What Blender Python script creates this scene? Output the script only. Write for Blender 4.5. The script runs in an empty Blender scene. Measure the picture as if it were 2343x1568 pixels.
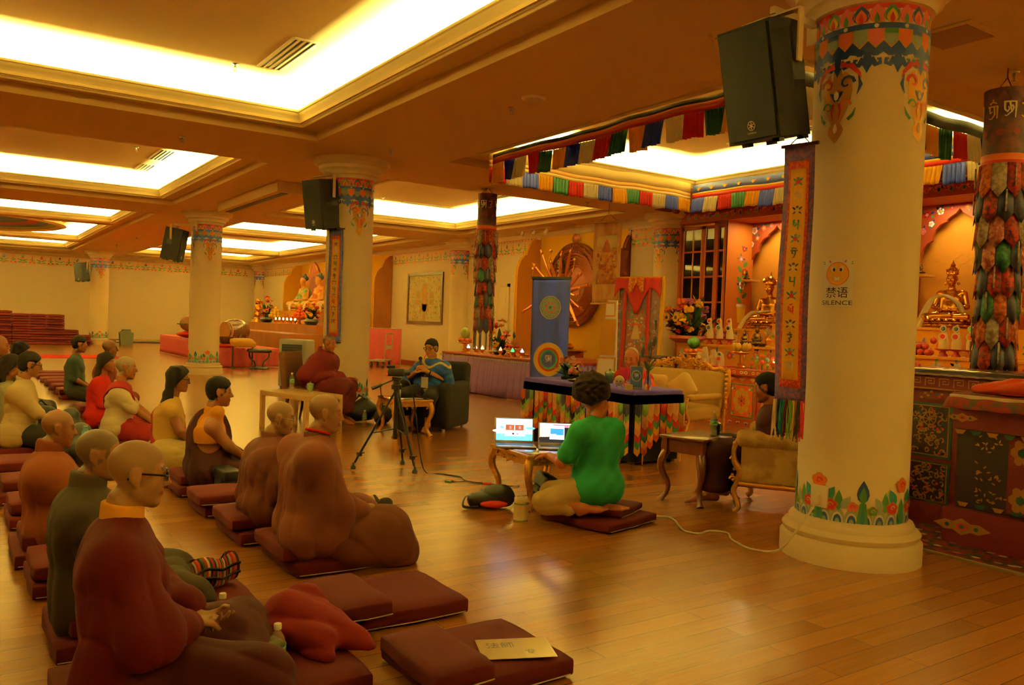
import bpy, bmesh, math, random
import numpy as np
from mathutils import Vector, Matrix
PI = math.pi
SC = bpy.context.scene
C = SC.collection
R = math.radians
rnd = random.Random(7)

# ------------------------------------------------------------- camera
CAM_Z, YAW, PITCH, ROLL, FPX = 1.45, R(34.065), R(-1.31), R(2.035), 1898.5
_f = Vector((math.sin(YAW)*math.cos(PITCH), math.cos(YAW)*math.cos(PITCH), math.sin(PITCH)))
_r = Vector((math.cos(YAW), -math.sin(YAW), 0)); _u = _r.cross(_f)
_r2 = _r*math.cos(ROLL)+_u*math.sin(ROLL); _u2 = -_r*math.sin(ROLL)+_u*math.cos(ROLL)
cam = bpy.data.objects.new('camera', bpy.data.cameras.new('camera')); C.objects.link(cam)
_m = Matrix((_r2, _u2, -_f)).transposed().to_4x4(); _m.translation = (0, 0, CAM_Z)
cam.matrix_world = _m
cam.data.sensor_width = 36; cam.data.sensor_fit = 'HORIZONTAL'; cam.data.lens = 36*FPX/2343
cam.data.clip_start = .05; cam.data.clip_end = 200
SC.camera = cam

# ------------------------------------------------------------- world, exposure
SC.view_settings.view_transform = 'Standard'; SC.view_settings.look = 'None'
SC.view_settings.exposure = 0.9; SC.view_settings.gamma = 1; SC.view_settings.use_curve_mapping = False
w = bpy.data.worlds.new('ambient_fill'); SC.world = w; w.use_nodes = True  # dim warm background, added as ambient fill for the hall
w.node_tree.nodes['Background'].inputs[0].default_value = (1, .62, .2, 1)
w.node_tree.nodes['Background'].inputs[1].default_value = .05
cy = SC.cycles
cy.use_denoising = True; cy.max_bounces = 8; cy.diffuse_bounces = 5; cy.glossy_bounces = 3; cy.transmission_bounces = 5
cy.transparent_max_bounces = 6; cy.sample_clamp_indirect = 4; cy.caustics_reflective = False; cy.caustics_refractive = False
cy.use_adaptive_sampling = True; cy.adaptive_threshold = .03
WARM = (.97, 1, .30)

def area(name, loc, sx, sy, power, rot=(0, 0, 0), col=WARM):
    l = bpy.data.lights.new(name, 'AREA'); l.shape = 'RECTANGLE'; l.size = sx; l.size_y = sy
    l.energy = power; l.color = col
    o = bpy.data.objects.new(name, l); o.location = loc; o.rotation_euler = rot; C.objects.link(o)
    return o

COVE_POWER = 66.0
# tray openings: x0, x1, y0, y1 of the cornice lip, ceiling height of the tray, lit sides
TRAYS = [(-3.0, 3.66, 4.45, 10.45), (-3.0, 3.68, 13.2, 19.2), (-3.0, 3.7, 21.95, 25.9), (-3.0, 3.75, 26.75, 33.7), (-3.0, 3.8, 34.6, 38.3),
         (6.45, 10.75, 4.9, 10.35), (6.45, 11.1, 13.2, 19.3), (6.45, 11.1, 21.95, 25.9), (6.45, 11.1, 26.75, 33.7), (6.45, 11.1, 34.6, 38.3),
         (-3.0, 3.66, -3.3, 2.0), (6.45, 11.1, -3.3, 2.2)]
TRAY_TOP = 4.36
for i, (x0, x1, y0, y1) in enumerate(TRAYS):
    zl = 4.0
    k = (.95, 1.3, 1.7, 1.7, 1.8, 1.45, 1.7, 1.8, 1.8, 1.8, .2, 1.0)[i]
    for (lx, ly, sx, sy) in (((x0+x1)/2, y0-.1, x1-x0, .1), ((x0+x1)/2, y1+.1, x1-x0, .1), (x0-.1, (y0+y1)/2, .1, y1-y0), (x1+.1, (y0+y1)/2, .1, y1-y0)):
        area('cove_lamp', (lx, ly, zl), sx, sy, COVE_POWER*max(sx, sy)*k, (PI, 0, 0))

# ------------------------------------------------------------- colour and materials
def lin(h):
    if not isinstance(h, str): return tuple(h)
    h = h.lstrip('#'); o = []
    for i in (0, 2, 4):
        c = int(h[i:i+2], 16)/255
        o.append(c/12.92 if c <= .04045 else ((c+.055)/1.055)**2.4)
    return tuple(o)
_mats = {}
def mat(name, col='#cccccc', rough=.6, metal=0, var=0, scale=8, bump=0, bscale=60, coat=0, emit=0, alpha=1, trans=0, ior=1.45, vcol=False, sheen=0, stretch=None, col2=None, glow=0):
    if name in _mats: return _mats[name]
    m = bpy.data.materials.new(name); m.use_nodes = True; nt = m.node_tree; b = nt.nodes['Principled BSDF']
    c = lin(col); I = b.inputs
    if rough > .8: I['Specular IOR Level'].default_value = .2
    I['Base Color'].default_value = (*c, 1); I['Roughness'].default_value = rough; I['Metallic'].default_value = metal
    I['Coat Weight'].default_value = coat; I['Coat Roughness'].default_value = .15
    I['Transmission Weight'].default_value = trans; I['IOR'].default_value = ior; I['Alpha'].default_value = alpha
    if sheen: I['Sheen Weight'].default_value = sheen
    if emit: I['Emission Color'].default_value = (*c, 1); I['Emission Strength'].default_value = emit
    N = nt.nodes.new; L = nt.links.new
    tc = N('ShaderNodeTexCoord'); mp = N('ShaderNodeMapping'); L(tc.outputs['Object'], mp.inputs[0])
    if stretch: mp.inputs['Scale'].default_value = stretch
    src = None
    if vcol:
        a = N('ShaderNodeVertexColor'); a.layer_name = 'Col'; src = a.outputs[0]
    if var or col2:
        n = N('ShaderNodeTexNoise'); n.inputs['Scale'].default_value = scale; n.inputs['Detail'].default_value = 4; L(mp.outputs[0], n.inputs[0])
        mx = N('ShaderNodeMix'); mx.data_type = 'RGBA'
        if col2:
            rp = N('ShaderNodeValToRGB'); rp.color_ramp.elements[0].position = .42; rp.color_ramp.elements[1].position = .58
            L(n.outputs[0], rp.inputs[0]); L(rp.outputs[0], mx.inputs[0])
            mx.inputs[6].default_value = (*c, 1); mx.inputs[7].default_value = (*lin(col2), 1); L(mx.outputs[2], I['Base Color'])
        else:
            mx.blend_type = 'MULTIPLY'; mx.inputs[0].default_value = var
            rp = N('ShaderNodeValToRGB'); rp.color_ramp.elements[0].position = .3; rp.color_ramp.elements[1].position = .7
            rp.color_ramp.elements[0].color = (.35, .35, .35, 1); L(n.outputs[0], rp.inputs[0])
            mx.inputs[6].default_value = (*c, 1); L(rp.outputs[0], mx.inputs[7])
            if src: L(src, mx.inputs[6])
            L(mx.outputs[2], I['Base Color'])
    elif src: L(src, I['Base Color'])
    if bump:
        n2 = N('ShaderNodeTexNoise'); n2.inputs['Scale'].default_value = bscale; n2.inputs['Detail'].default_value = 3; L(mp.outputs[0], n2.inputs[0])
        bp = N('ShaderNodeBump'); bp.inputs['Strength'].default_value = bump; bp.inputs['Distance'].default_value = .01
        L(n2.outputs[0], bp.inputs['Height']); L(bp.outputs[0], I['Normal'])
    if glow:                     # thin cloth that lets light through
        tr = N('ShaderNodeBsdfTranslucent'); tr.inputs[0].default_value = (*c, 1); ms = N('ShaderNodeMixShader'); ms.inputs[0].default_value = glow
        L(b.outputs[0], ms.inputs[1]); L(tr.outputs[0], ms.inputs[2]); L(ms.outputs[0], nt.nodes['Material Output'].inputs[0])
    _mats[name] = m
    return m

def pane_mat():
    m = bpy.data.materials.new('pane_glass'); m.use_nodes = True; nt = m.node_tree; N = nt.nodes.new; L = nt.links.new
    nt.nodes.remove(nt.nodes['Principled BSDF']); f = N('ShaderNodeFresnel'); f.inputs[0].default_value = 1.7
    a = N('ShaderNodeBsdfTransparent'); b = N('ShaderNodeBsdfGlossy'); b.inputs['Roughness'].default_value = .03; x = N('ShaderNodeMixShader')
    L(f.outputs[0], x.inputs[0]); L(a.outputs[0], x.inputs[1]); L(b.outputs[0], x.inputs[2]); L(x.outputs[0], nt.nodes['Material Output'].inputs[0]); return m
def wood_floor():
    m = bpy.data.materials.new('plank_floor'); m.use_nodes = True; nt = m.node_tree; b = nt.nodes['Principled BSDF']
    N = nt.nodes.new; L = nt.links.new
    tc = N('ShaderNodeTexCoord')
    br = N('ShaderNodeTexBrick'); br.inputs['Scale'].default_value = 1; br.inputs['Brick Width'].default_value = 1.2; br.inputs['Row Height'].default_value = .13
    br.inputs['Mortar Size'].default_value = .0015; br.offset = .37; br.inputs['Bias'].default_value = 0
    br.inputs['Color1'].default_value = (*lin('#bc8030'), 1); br.inputs['Color2'].default_value = (*lin('#a46c28'), 1); br.inputs['Mortar'].default_value = (*lin('#6e431a'), 1)
    L(tc.outputs['Object'], br.inputs[0])
    mp = N('ShaderNodeMapping'); mp.inputs['Scale'].default_value = (1.1, 34, 1); L(tc.outputs['Object'], mp.inputs[0])
    n = N('ShaderNodeTexNoise'); n.inputs['Scale'].default_value = 1.6; n.inputs['Detail'].default_value = 6; n.inputs['Roughness'].default_value = .65; L(mp.outputs[0], n.inputs[0])
    rp = N('ShaderNodeValToRGB'); rp.color_ramp.elements[0].position = .2; rp.color_ramp.elements[0].color = (.5, .42, .36, 1); rp.color_ramp.elements[1].position = .8; rp.color_ramp.elements[1].color = (1, 1, 1, 1)
    L(n.outputs[0], rp.inputs[0])
    mx = N('ShaderNodeMix'); mx.data_type = 'RGBA'; mx.blend_type = 'MULTIPLY'; mx.inputs[0].default_value = .45
    L(br.outputs[0], mx.inputs[6]); L(rp.outputs[0], mx.inputs[7]); L(mx.outputs[2], b.inputs['Base Color'])
    b.inputs['Roughness'].default_value = .27
    b.inputs['IOR'].default_value = 1.5; b.inputs['Coat Weight'].default_value = .35; b.inputs['Coat Roughness'].default_value = .22
    return m

CEIL = mat('ceiling_paint', '#d8bd8a', .9, bump=.02); COVEP = mat('cove_paint', '#e6cfa6', .9)
WALLP = mat('wall_paint', '#efe6d2', .85)
COLP = mat('pillar_paint', '#efe3c4', .55, var=.05, scale=3)
GOLD = mat('gilt', '#e0a53c', .28, .9, bump=.1, bscale=40)
GOLDP = mat('gold_paint', '#cf9820', .45, .3)
NAVY = mat('navy_paint', '#1f3f90', .5)
WHITE = mat('white_paint', '#f3efe6', .5)
ORANGE = mat('orange_paint', '#e8772e', .5)
PINK = mat('pink_paint', '#e8787a', .5)
GREEN = mat('green_paint', '#4c8a44', .5)
RED = mat('red_paint', '#c9302a', .5)
GREY = mat('sage_paint', '#9db0a0', .5)
YELLOW = mat('yellow_paint', '#edc02e', .55)
TEAL = mat('teal_paint', '#2e7a7e', .5)
BLACK = mat('black_plastic', '#090909', .5)
STEEL = mat('brushed_steel', '#b9b9b4', .3, .9)
GLASS = mat('clear_glass', '#ffffff', .02, trans=1)

# ------------------------------------------------------------- mesh builder
class G:
    def __init__(s): s.v = []; s.f = []; s.m = []; s.s = []; s.T = None
    def add(s, vs, fs, mi=0, sm=False):
        n = len(s.v)
        s.v += [tuple(s.T @ Vector(p)) for p in vs] if s.T is not None else [tuple(p) for p in vs]
        s.f += [[i+n for i in f] for f in fs]; s.m += [mi]*len(fs); s.s += [sm]*len(fs)
        return s
    def box(s, x0, x1, y0, y1, z0, z1, mi=0, bev=0, seg=2):
        if bev <= 0:
            return s.add([(x, y, z) for x in (x0, x1) for y in (y0, y1) for z in (z0, z1)],
                         [(0, 1, 3, 2), (4, 6, 7, 5), (0, 4, 5, 1), (2, 3, 7, 6), (0, 2, 6, 4), (1, 5, 7, 3)], mi)
        bm = bmesh.new(); bmesh.ops.create_cube(bm, size=1)
        for v in bm.verts: v.co = Vector((x0+(v.co.x+.5)*(x1-x0), y0+(v.co.y+.5)*(y1-y0), z0+(v.co.z+.5)*(z1-z0)))
        bmesh.ops.bevel(bm, geom=bm.edges[:], offset=bev, segments=seg, affect='EDGES', profile=.5)
        bm.verts.index_update()
        s.add([v.co[:] for v in bm.verts], [[v.index for v in f.verts] for f in bm.faces], mi, True); bm.free()
        return s
    def cbox(s, c, d, mi=0, bev=0, rz=0, seg=2):
        T = s.T
        s.T = (T if T is not None else Matrix()) @ Matrix.Translation(c) @ Matrix.Rotation(rz, 4, 'Z')
        s.box(-d[0]/2, d[0]/2, -d[1]/2, d[1]/2, -d[2]/2, d[2]/2, mi, bev, seg); s.T = T
        return s
    def prism(s, poly, ax, d0, d1, mi=0, sm=False):
        n = len(poly)
        def P(a, b, d): return (d, a, b) if ax == 'x' else (a, d, b) if ax == 'y' else (a, b, d)
        vs = [P(a, b, d0) for a, b in poly]+[P(a, b, d1) for a, b in poly]
        s.add(vs, [list(range(n))[::-1], list(range(n, 2*n))], mi)
        s.add(vs, [(i, (i+1) % n, (i+1) % n+n, i+n) for i in range(n)], mi, sm)
        return s
    def lathe(s, prof, n=24, c=(0, 0, 0), mi=0, sm=True, a0=0, a1=2*PI, sx=1, sy=1):
        full = abs(a1-a0-2*PI) < 1e-6; k = n if full else n+1
        vs = []
        for r, z in prof:
            for i in range(k):
                a = a0+(a1-a0)*i/n; vs.append((c[0]+r*math.cos(a)*sx, c[1]+r*math.sin(a)*sy, c[2]+z))
        fs = []
        for j in range(len(prof)-1):
            for i in range(n):
                i2 = (i+1) % k
                fs.append((j*k+i, j*k+i2, (j+1)*k+i2, (j+1)*k+i))
        s.add(vs, fs, mi, sm)
        return s
    def tube(s, pts, r, n=8, mi=0, cap=True, sm=True, flat=1):
        pts = [Vector(p) for p in pts]; rs = r if isinstance(r, (list, tuple)) else [r]*len(pts)
        vs = []; up = None
        for i, p in enumerate(pts):
            t = (pts[min(i+1, len(pts)-1)]-pts[max(i-1, 0)]).normalized()
            if up is None:
                up = Vector((0, 0, 1)) if abs(t.z) < .9 else Vector((1, 0, 0))
            a = t.cross(up); a = a.normalized() if a.length > 1e-6 else Vector((1, 0, 0)); b = a.cross(t).normalized(); up = b
            for k in range(n):
                q = 2*PI*k/n; vs.append(p+(a*math.cos(q)+b*math.sin(q)*flat)*rs[i])
        fs = [(i*n+k, i*n+(k+1) % n, (i+1)*n+(k+1) % n, (i+1)*n+k) for i in range(len(pts)-1) for k in range(n)]
        s.add(vs, fs, mi, sm)
        if cap:
            s.add(vs[:n], [list(range(n))[::-1]], mi); s.add(vs[-n:], [list(range(n))], mi)
        return s
    def ball(s, c, r, nu=14, nv=8, mi=0, sm=True):
        r = r if isinstance(r, (list, tuple)) else (r, r, r)
        vs = [(c[0], c[1], c[2]-r[2])]
        for j in range(1, nv):
            t = -PI/2+PI*j/nv
            for i in range(nu):
                a = 2*PI*i/nu; vs.append((c[0]+r[0]*math.cos(t)*math.cos(a), c[1]+r[1]*math.cos(t)*math.sin(a), c[2]+r[2]*math.sin(t)))
        vs.append((c[0], c[1], c[2]+r[2])); e = len(vs)-1
        fs = [(0, 1+(i+1) % nu, 1+i) for i in range(nu)]
        for j in range(nv-2):
            for i in range(nu):
                a = 1+j*nu; fs.append((a+i, a+(i+1) % nu, a+nu+(i+1) % nu, a+nu+i))
        a = 1+(nv-2)*nu
        fs += [(a+i, a+(i+1) % nu, e) for i in range(nu)]
        s.add(vs, fs, mi, sm)
        return s
    def sheet(s, fn, nu, nv, mi=0, sm=True):
        vs = [fn(i/nu, j/nv) for j in range(nv+1) for i in range(nu+1)]
        k = nu+1
        s.add(vs, [(j*k+i, j*k+i+1, (j+1)*k+i+1, (j+1)*k+i) for j in range(nv) for i in range(nu)], mi, sm)
        return s
    def paint(s, mp, pts, mi=0, lift=0, rings=1):
        """a flat painted shape: the outline PTS (u,v) filled as a fan and laid on the surface MP(u, v, lift)"""
        cu = sum(p[0] for p in pts)/len(pts); cv = sum(p[1] for p in pts)/len(pts); n = len(pts)
        vs = [mp(cu, cv, lift)]
        for k in range(1, rings+1):
            t = k/rings
            vs += [mp(cu+(u-cu)*t, cv+(v-cv)*t, lift) for u, v in pts]
        fs = [(0, 1+i, 1+(i+1) % n) for i in range(n)]
        for k in range(rings-1):
            a = 1+k*n; fs += [(a+i, a+n+i, a+n+(i+1) % n, a+(i+1) % n) for i in range(n)]
        s.add(vs, fs, mi)
        return s
    def build(s, name, mats, parent=None, sharp=40, loc=None, solid=0):
        me = bpy.data.meshes.new(name); me.from_pydata(s.v, [], s.f)
        for m in (mats if isinstance(mats, (list, tuple)) else [mats]): me.materials.append(m)
        if s.f:
            me.polygons.foreach_set('material_index', s.m); me.polygons.foreach_set('use_smooth', s.s)
            if any(s.s): me.set_sharp_from_angle(angle=R(sharp))
        me.update()
        o = bpy.data.objects.new(name, me); C.objects.link(o)
        if parent: o.parent = parent
        if loc: o.location = loc
        if solid:
            md = o.modifiers.new('cloth', 'SOLIDIFY'); md.thickness = solid; md.offset = 0
        return o

def tag(o, label, cat, group=None, kind=None):
    if label: o['label'] = label
    if cat: o['category'] = cat
    if group: o['group'] = group
    if kind: o['kind'] = kind
    return o
def thing(name, label, cat, loc=(0, 0, 0), rz=0, group=None):
    o = bpy.data.objects.new(name, None); C.objects.link(o); o.location = loc; o.rotation_euler = (0, 0, rz); o.empty_display_size = .1
    return tag(o, label, cat, group)
def struct(o): o['kind'] = 'structure'; return o
def copy_tree(o, loc=None, rz=None, label=None, parent=None):
    c = o.copy(); C.objects.link(c)
    if parent is not None: c.parent = parent
    if loc is not None: c.location = loc
    if rz is not None: c.rotation_euler = (0, 0, rz)
    if label: c['label'] = label
    for ch in list(o.children): copy_tree(ch, parent=c)
    return c

def circ(cu, cv, ru, rv=None, n=12, a0=0):
    rv = rv or ru
    return [(cu+ru*math.cos(a0+2*PI*i/n), cv+rv*math.sin(a0+2*PI*i/n)) for i in range(n)]
def petal(cu, cv, wd, h, a=0, n=5):
    """leaf outline with its root at (cu,cv), length h along angle a from up"""
    p = []
    for i in range(n+1):
        t = i/n; p.append((wd*math.sin(PI*t**.8)/2, h*t))
    p += [(-x, y) for x, y in p[::-1][1:-1]]
    ca, sa = math.cos(a), math.sin(a)
    return [(cu+x*ca-y*sa, cv+x*sa+y*ca) for x, y in p]
def stroke(pts, w):
    """brush stroke polygon strips: returns quads (u,v) along a polyline"""
    out = []; n = len(pts)
    L, Rr = [], []
    for i in range(n):
        a = pts[max(i-1, 0)]; b = pts[min(i+1, n-1)]
        d = math.hypot(b[0]-a[0], b[1]-a[1]) or 1; nx, ny = -(b[1]-a[1])/d, (b[0]-a[0])/d
        ww = w[i] if isinstance(w, (list, tuple)) else w
        L.append((pts[i][0]+nx*ww/2, pts[i][1]+ny*ww/2)); Rr.append((pts[i][0]-nx*ww/2, pts[i][1]-ny*ww/2))
    return [[L[i], L[i+1], Rr[i+1], Rr[i]] for i in range(n-1)]
def plane_map(o, du, dv, n):
    o, du, dv, n = Vector(o), Vector(du), Vector(dv), Vector(n)
    return lambda u, v, l=0: tuple(o+du*u+dv*v+n*l)
def cyl_map(c, rad, az0=0):
    return lambda u, v, l=0: (c[0]+(rad+l)*math.cos(az0+u/rad), c[1]+(rad+l)*math.sin(az0+u/rad), c[2]+v)
def text(body, size=1):
    """outline mesh of lettering, from the built-in typeface: centred verts and faces"""
    cu = bpy.data.curves.new('lettering', 'FONT'); cu.body = body; cu.align_x = 'CENTER'; cu.align_y = 'CENTER'; cu.resolution_u = 4
    o = bpy.data.objects.new('lettering', cu); C.objects.link(o)
    dg = bpy.context.evaluated_depsgraph_get(); me = bpy.data.meshes.new_from_object(o.evaluated_get(dg))
    vs = [(v.co.x*size, v.co.y*size) for v in me.vertices]; fs = [list(p.vertices) for p in me.polygons]
    bpy.data.objects.remove(o); bpy.data.meshes.remove(me)
    return vs, fs
def letter(g, mp, body, size, u, v, mi, lift, bold=1, rot=0):
    vs, fs = text(body, size); ca, sa = math.cos(rot), math.sin(rot)
    g.add([mp(u+(x*ca-y*sa)*bold, v+(x*sa+y*ca), lift) for x, y in vs], fs, mi)
# brush glyphs of a head-line script, drawn as strokes in a unit box
GLYPH = {
    'ah': [[(.0, 1), (1, 1)], [(.08, 1), (.1, .55), (.3, .38), (.42, .55), (.34, .72)], [(.45, .98), (.55, .55), (.62, .35)], [(.62, .8), (.75, .62), (.62, .4), (.45, .3), (.25, .15), (.1, .2)], [(.92, 1), (.92, .5), (.9, .02)]],
    'ma': [[(.1, .95), (.15, .5), (.4, .35), (.5, .6), (.2, .7)], [(.1, .95), (.3, .95)], [(.75, .98), (.75, .5), (.72, 0)], [(.5, .5), (.75, .5)]],
    'ni': [[(.0, .75), (.95, .75)], [(.25, .75), (.2, .5), (.4, .4)], [(.6, .75), (.62, .4), (.5, .1), (.3, .0)], [(.1, .95), (.4, 1.02), (.8, .92)]],
    'pa': [[(.1, .95), (.25, .95)], [(.18, .95), (.18, .5), (.75, .5)], [(.78, .98), (.78, .5), (.75, -.05)]],
    'me': [[(.2, .9), (.15, .5), (.45, .4), (.5, .65), (.2, .7)], [(.75, .9), (.75, .1)], [(.3, 1.0), (.7, 1.12)], [(.4, .3), (.75, .4)]],
    'hum': [[(.1, .9), (.8, .9)], [(.5, .9), (.7, .65), (.35, .5), (.55, .3), (.3, .1), (.1, .2)], [(.45, 1.02), (.5, 1.12), (.56, 1.02)]],
    'om': [[(.05, .8), (.9, .8)], [(.2, .8), (.25, .4), (.45, .5)], [(.6, .8), (.65, .3), (.4, .05), (.15, .1)], [(.85, .8), (.85, .05)], [(.2, .95), (.5, 1.08), (.8, .95)], [(.45, 1.15), (.55, 1.22)]],
}
def glyph(g, mp, key, u, v, s, mi, lift, w=.13, sx=1):
    for pl in GLYPH[key]:
        pts = []
        for i in range(len(pl)-1):
            for k in range(3): t = k/3; pts.append((pl[i][0]*(1-t)+pl[i+1][0]*t, pl[i][1]*(1-t)+pl[i+1][1]*t))
        pts.append(pl[-1])
        ws = [w*(1.15-.6*i/len(pts)) for i in range(len(pts))]
        for q in stroke([((x-.5)*sx, y-.5) for x, y in pts], ws):
            g.add([mp(u+a*s, v+b*s, lift) for a, b in q], [(0, 1, 2, 3)], mi)
# ============================================================= SHELL
H = 3.8
g = G(); g.box(-10, 14.6, -4, 40.3, -.2, 0); struct(g.build('floor', wood_floor()))
g = G(); g.box(-10, 14.6, 40.3, 40.6, 0, 4.6); FARW = struct(g.build('wall_far', WALLP))
g = G(); g.box(-10.3, -10, -4, 40.6, 0, 4.6); struct(g.build('wall_left', WALLP))
g = G(); g.box(-10.3, 14.6, -4.3, -4, 0, 4.6); struct(g.build('wall_back', WALLP))
g = G()
g.box(12.3, 12.6, 12.4, 34.36, 0, 4.6); g.box(12.3, 12.6, 34.36, 40.3, 0, 4.6)
struct(g.build('wall_altar', WALLP))
# ceiling soffit slab with recesses: x0,x1,y0,y1
REC = [(-3.4, 4.02, -3.7, 2.35), (6.04, 11.4, -3.7, 2.45), (-3.4, 4.02, 4.1, 10.78), (-3.4, 4.02, 12.84, 19.55), (-3.4, 4.05, 21.6, 38.65), (6.04, 11.35, 4.1, 10.8), (6.04, 11.4, 12.84, 19.65), (6.04, 11.4, 21.6, 38.65)]
def slab(g, x0, x1, y0, y1, holes, z0, z1, mi=0):
    """rectangular slab with rectangular holes, as boxes between the cut lines"""
    xs = sorted({x0, x1, *[h[0] for h in holes], *[h[1] for h in holes]}); ys = sorted({y0, y1, *[h[2] for h in holes], *[h[3] for h in holes]})
    for i in range(len(xs)-1):
        j = 0
        while j < len(ys)-1:
            cx = (xs[i]+xs[i+1])/2
            def solid(k): cyy = (ys[k]+ys[k+1])/2; return not any(h[0] < cx < h[1] and h[2] < cyy < h[3] for h in holes)
            if solid(j):
                k = j
                while k+1 < len(ys)-1 and solid(k+1): k += 1
                g.box(xs[i], xs[i+1], ys[j], ys[k+1], z0, z1, mi); j = k+1
            else: j += 1
g = G(); slab(g, -10, 14.6, -4, 40.3, REC, H, 3.92); struct(g.build('ceiling', CEIL))
# inner margin of each recess with the cove openings
g = G()
holes = [(x0, x1, y0, y1) for x0, x1, y0, y1 in TRAYS]
slab(g, -10, 14.6, -4, 40.3, holes, 3.92, 3.96); struct(g.build('ceiling_margin', CEIL))
g = G(); g.box(-10, 14.6, -4, 40.3, TRAY_TOP, TRAY_TOP+.1); struct(g.build('ceiling_tray', CEIL))
# cove walls at back of the hidden lamps
g = G(); slab(g, -10, 14.6, -4, 40.3, [(x0-.28, x1+.28, y0-.28, y1+.28) for x0, x1, y0, y1 in TRAYS], 3.96, TRAY_TOP); struct(g.build('ceiling_cove', COVEP))
# cornice mouldings round the openings: profile (out, z): out>0 is away from the opening centre
CORN = mat('cornice_paint', '#efe2b8', .7)
def ring(g, x0, x1, y0, y1, prof, mi=0):
    n = len(prof); vs = []
    for (sx, sy, cx, cy) in ((-1, -1, x0, y0), (1, -1, x1, y0), (1, 1, x1, y1), (-1, 1, x0, y1)):
        vs += [(cx+sx*o, cy+sy*o, z) for o, z in prof]
    fs = []
    for k in range(4):
        for j in range(n-1):
            a = k*n+j; b = ((k+1) % 4)*n+j
            fs.append((a, b, b+1, a+1))
    g.add(vs, fs, mi)
for i, (x0, x1, y0, y1) in enumerate(TRAYS):
    g = G()
    ring(g, x0, x1, y0, y1, [(.1, 3.92), (.1, 3.9), (.06, 3.885), (.05, 3.905), (.03, 3.91), (.022, 3.945), (.0, 3.955), (-.012, 3.99), (-.022, 4.0), (-.03, 4.04), (-.045, 4.05), (-.045, 4.075), (-.01, 4.075), (.05, 3.97)])
    if i in (0, 1):                 # bead course of the two nearest cornices
        for k in range(int((y1-y0)/.07)):
            yy = y0+.035+k*.07; g.ball((x1+.026, yy, 3.928), (.014, .025, .014), 6, 4)
        for k in range(int((x1-x0)/.07)):
            xx = x0+.035+k*.07; g.ball((xx, y1+.026, 3.928), (.025, .014, .014), 6, 4)
    struct(g.build('trim_cornice', CORN))
# dropped air duct box beside the pillar row
g = G(); g.box(4.66, 5.15, 14.35, 18.25, 3.61, 3.86); struct(g.build('ceiling_bulkhead', CEIL))
g = G(); g.box(4.78, 4.9, 14.5, 18.1, 3.602, 3.612); tag(g.build('slot_diffuser', BLACK), 'long black slot diffuser under the dropped ceiling box', 'air vent')
# crown cornice along the altar wall and far wall
pr = [(0, 3.64), (-.02, 3.645), (-.03, 3.67), (-.08, 3.71), (-.12, 3.74), (-.13, 3.785), (-.15, 3.8)]
g = G()
for (y0, y1) in ((12.5, 40.3),):
    vs = [(12.3+o, y, z+.0) for y in (y0, y1) for o, z in pr]; n = len(pr)
    g.add(vs, [(j, j+1, n+j+1, n+j) for j in range(n-1)], 0, True)
vs = [(x, 40.3+o, z) for x in (-10, 12.3) for o, z in pr]; n = len(pr)
g.add(vs, [(j, n+j, n+j+1, j+1) for j in range(n-1)], 0, True)
struct(g.build('trim_crown', WALLP))
REDB = mat('red_skirting', '#8a3520', .45)
g = G(); g.box(-10, 12.3, 40.26, 40.3, 0, .14); struct(g.build('baseboard_far', mat('dark_skirting', '#5a3418', .5)))
g = G(); g.box(12.26, 12.3, 17.2, 25.5, 0, .14); g.box(12.26, 12.3, 34.5, 40.3, 0, .14); struct(g.build('baseboard_altar', REDB))

# painted frieze bands (flower vases and lucky signs)
FR = [mat('frieze_ground', '#e6cfa0', .8), RED, GREEN, NAVY, YELLOW, PINK, ORANGE]
def motif(g, mp, u, k):
    a = (1, 4, 3, 6)[k % 4]
    for s in (-1, 1):
        g.paint(mp, petal(u, .13, .05, .14, s*1.0), 2, .004); g.paint(mp, petal(u, .08, .05, .16, s*1.5), 2, .004)
        g.paint(mp, circ(u+s*.13, .2, .022, n=7), 1, .005)
    g.paint(mp, circ(u, .07, .05, .03, 8), 5, .005); g.paint(mp, circ(u, .11, .028, n=7), 4, .006)
    g.paint(mp, circ(u, .26, .052, .04, 8), a, .005); g.paint(mp, petal(u, .27, .06, .09), (3, 2, 1)[k % 3], .006)
    for s in (-1, 0, 1): g.paint(mp, circ(u+.28+s*.06, .1-.02*abs(s), .036, n=7), (1, 4, 1)[s+1], .004)
    g.paint(mp, petal(u+.28, .1, .05, .1), 2, .005); g.paint(mp, circ(u+.28, .25, .03, n=7), 1, .004); g.paint(mp, petal(u+.28, .27, .035, .1), 6, .004)
    for s in (-1, 1): g.paint(mp, petal(u+.28, .2, .03, .09, s*1.9), 2, .004)
def frieze(name, mp, length):
    g = G(); g.paint(mp, [(0, 0), (length, 0), (length, .46), (0, .46)], 0, .001)
    g.paint(mp, [(0, .4), (length, .4), (length, .415), (0, .415)], 6, .003); g.paint(mp, [(0, .45), (length, .45), (length, .46), (0, .46)], 1, .003)
    n = int(length/.56)
    for k in range(n): motif(g, mp, .2+k*.56, k)
    for k in range(int(length/.14)): g.paint(mp, circ(.07+k*.14, .432, .03, .012, 6), (3, 1, 2)[k % 3], .004)
    return struct(g.build(name, FR))
frieze('wall_far_frieze', plane_map((-2.6, 40.3, 3.21), (1.22, 0, 0), (0, 0, 1.02), (0, -1, 0)), 12.1)
frieze('wall_altar_frieze', plane_map((12.3, 25.5, 3.24), (0, -1, 0), (0, 0, .87), (-1, 0, 0)), 8.3)
frieze('wall_altar_frieze', plane_map((12.3, 40.2, 3.21), (0, -1, 0), (0, 0, .85), (-1, 0, 0)), 5.7)
frieze('wall_altar_frieze', plane_map((12.3, 13.7, 3.2), (0, -1, 0), (0, 0, .85), (-1, 0, 0)), 1.3)

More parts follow.
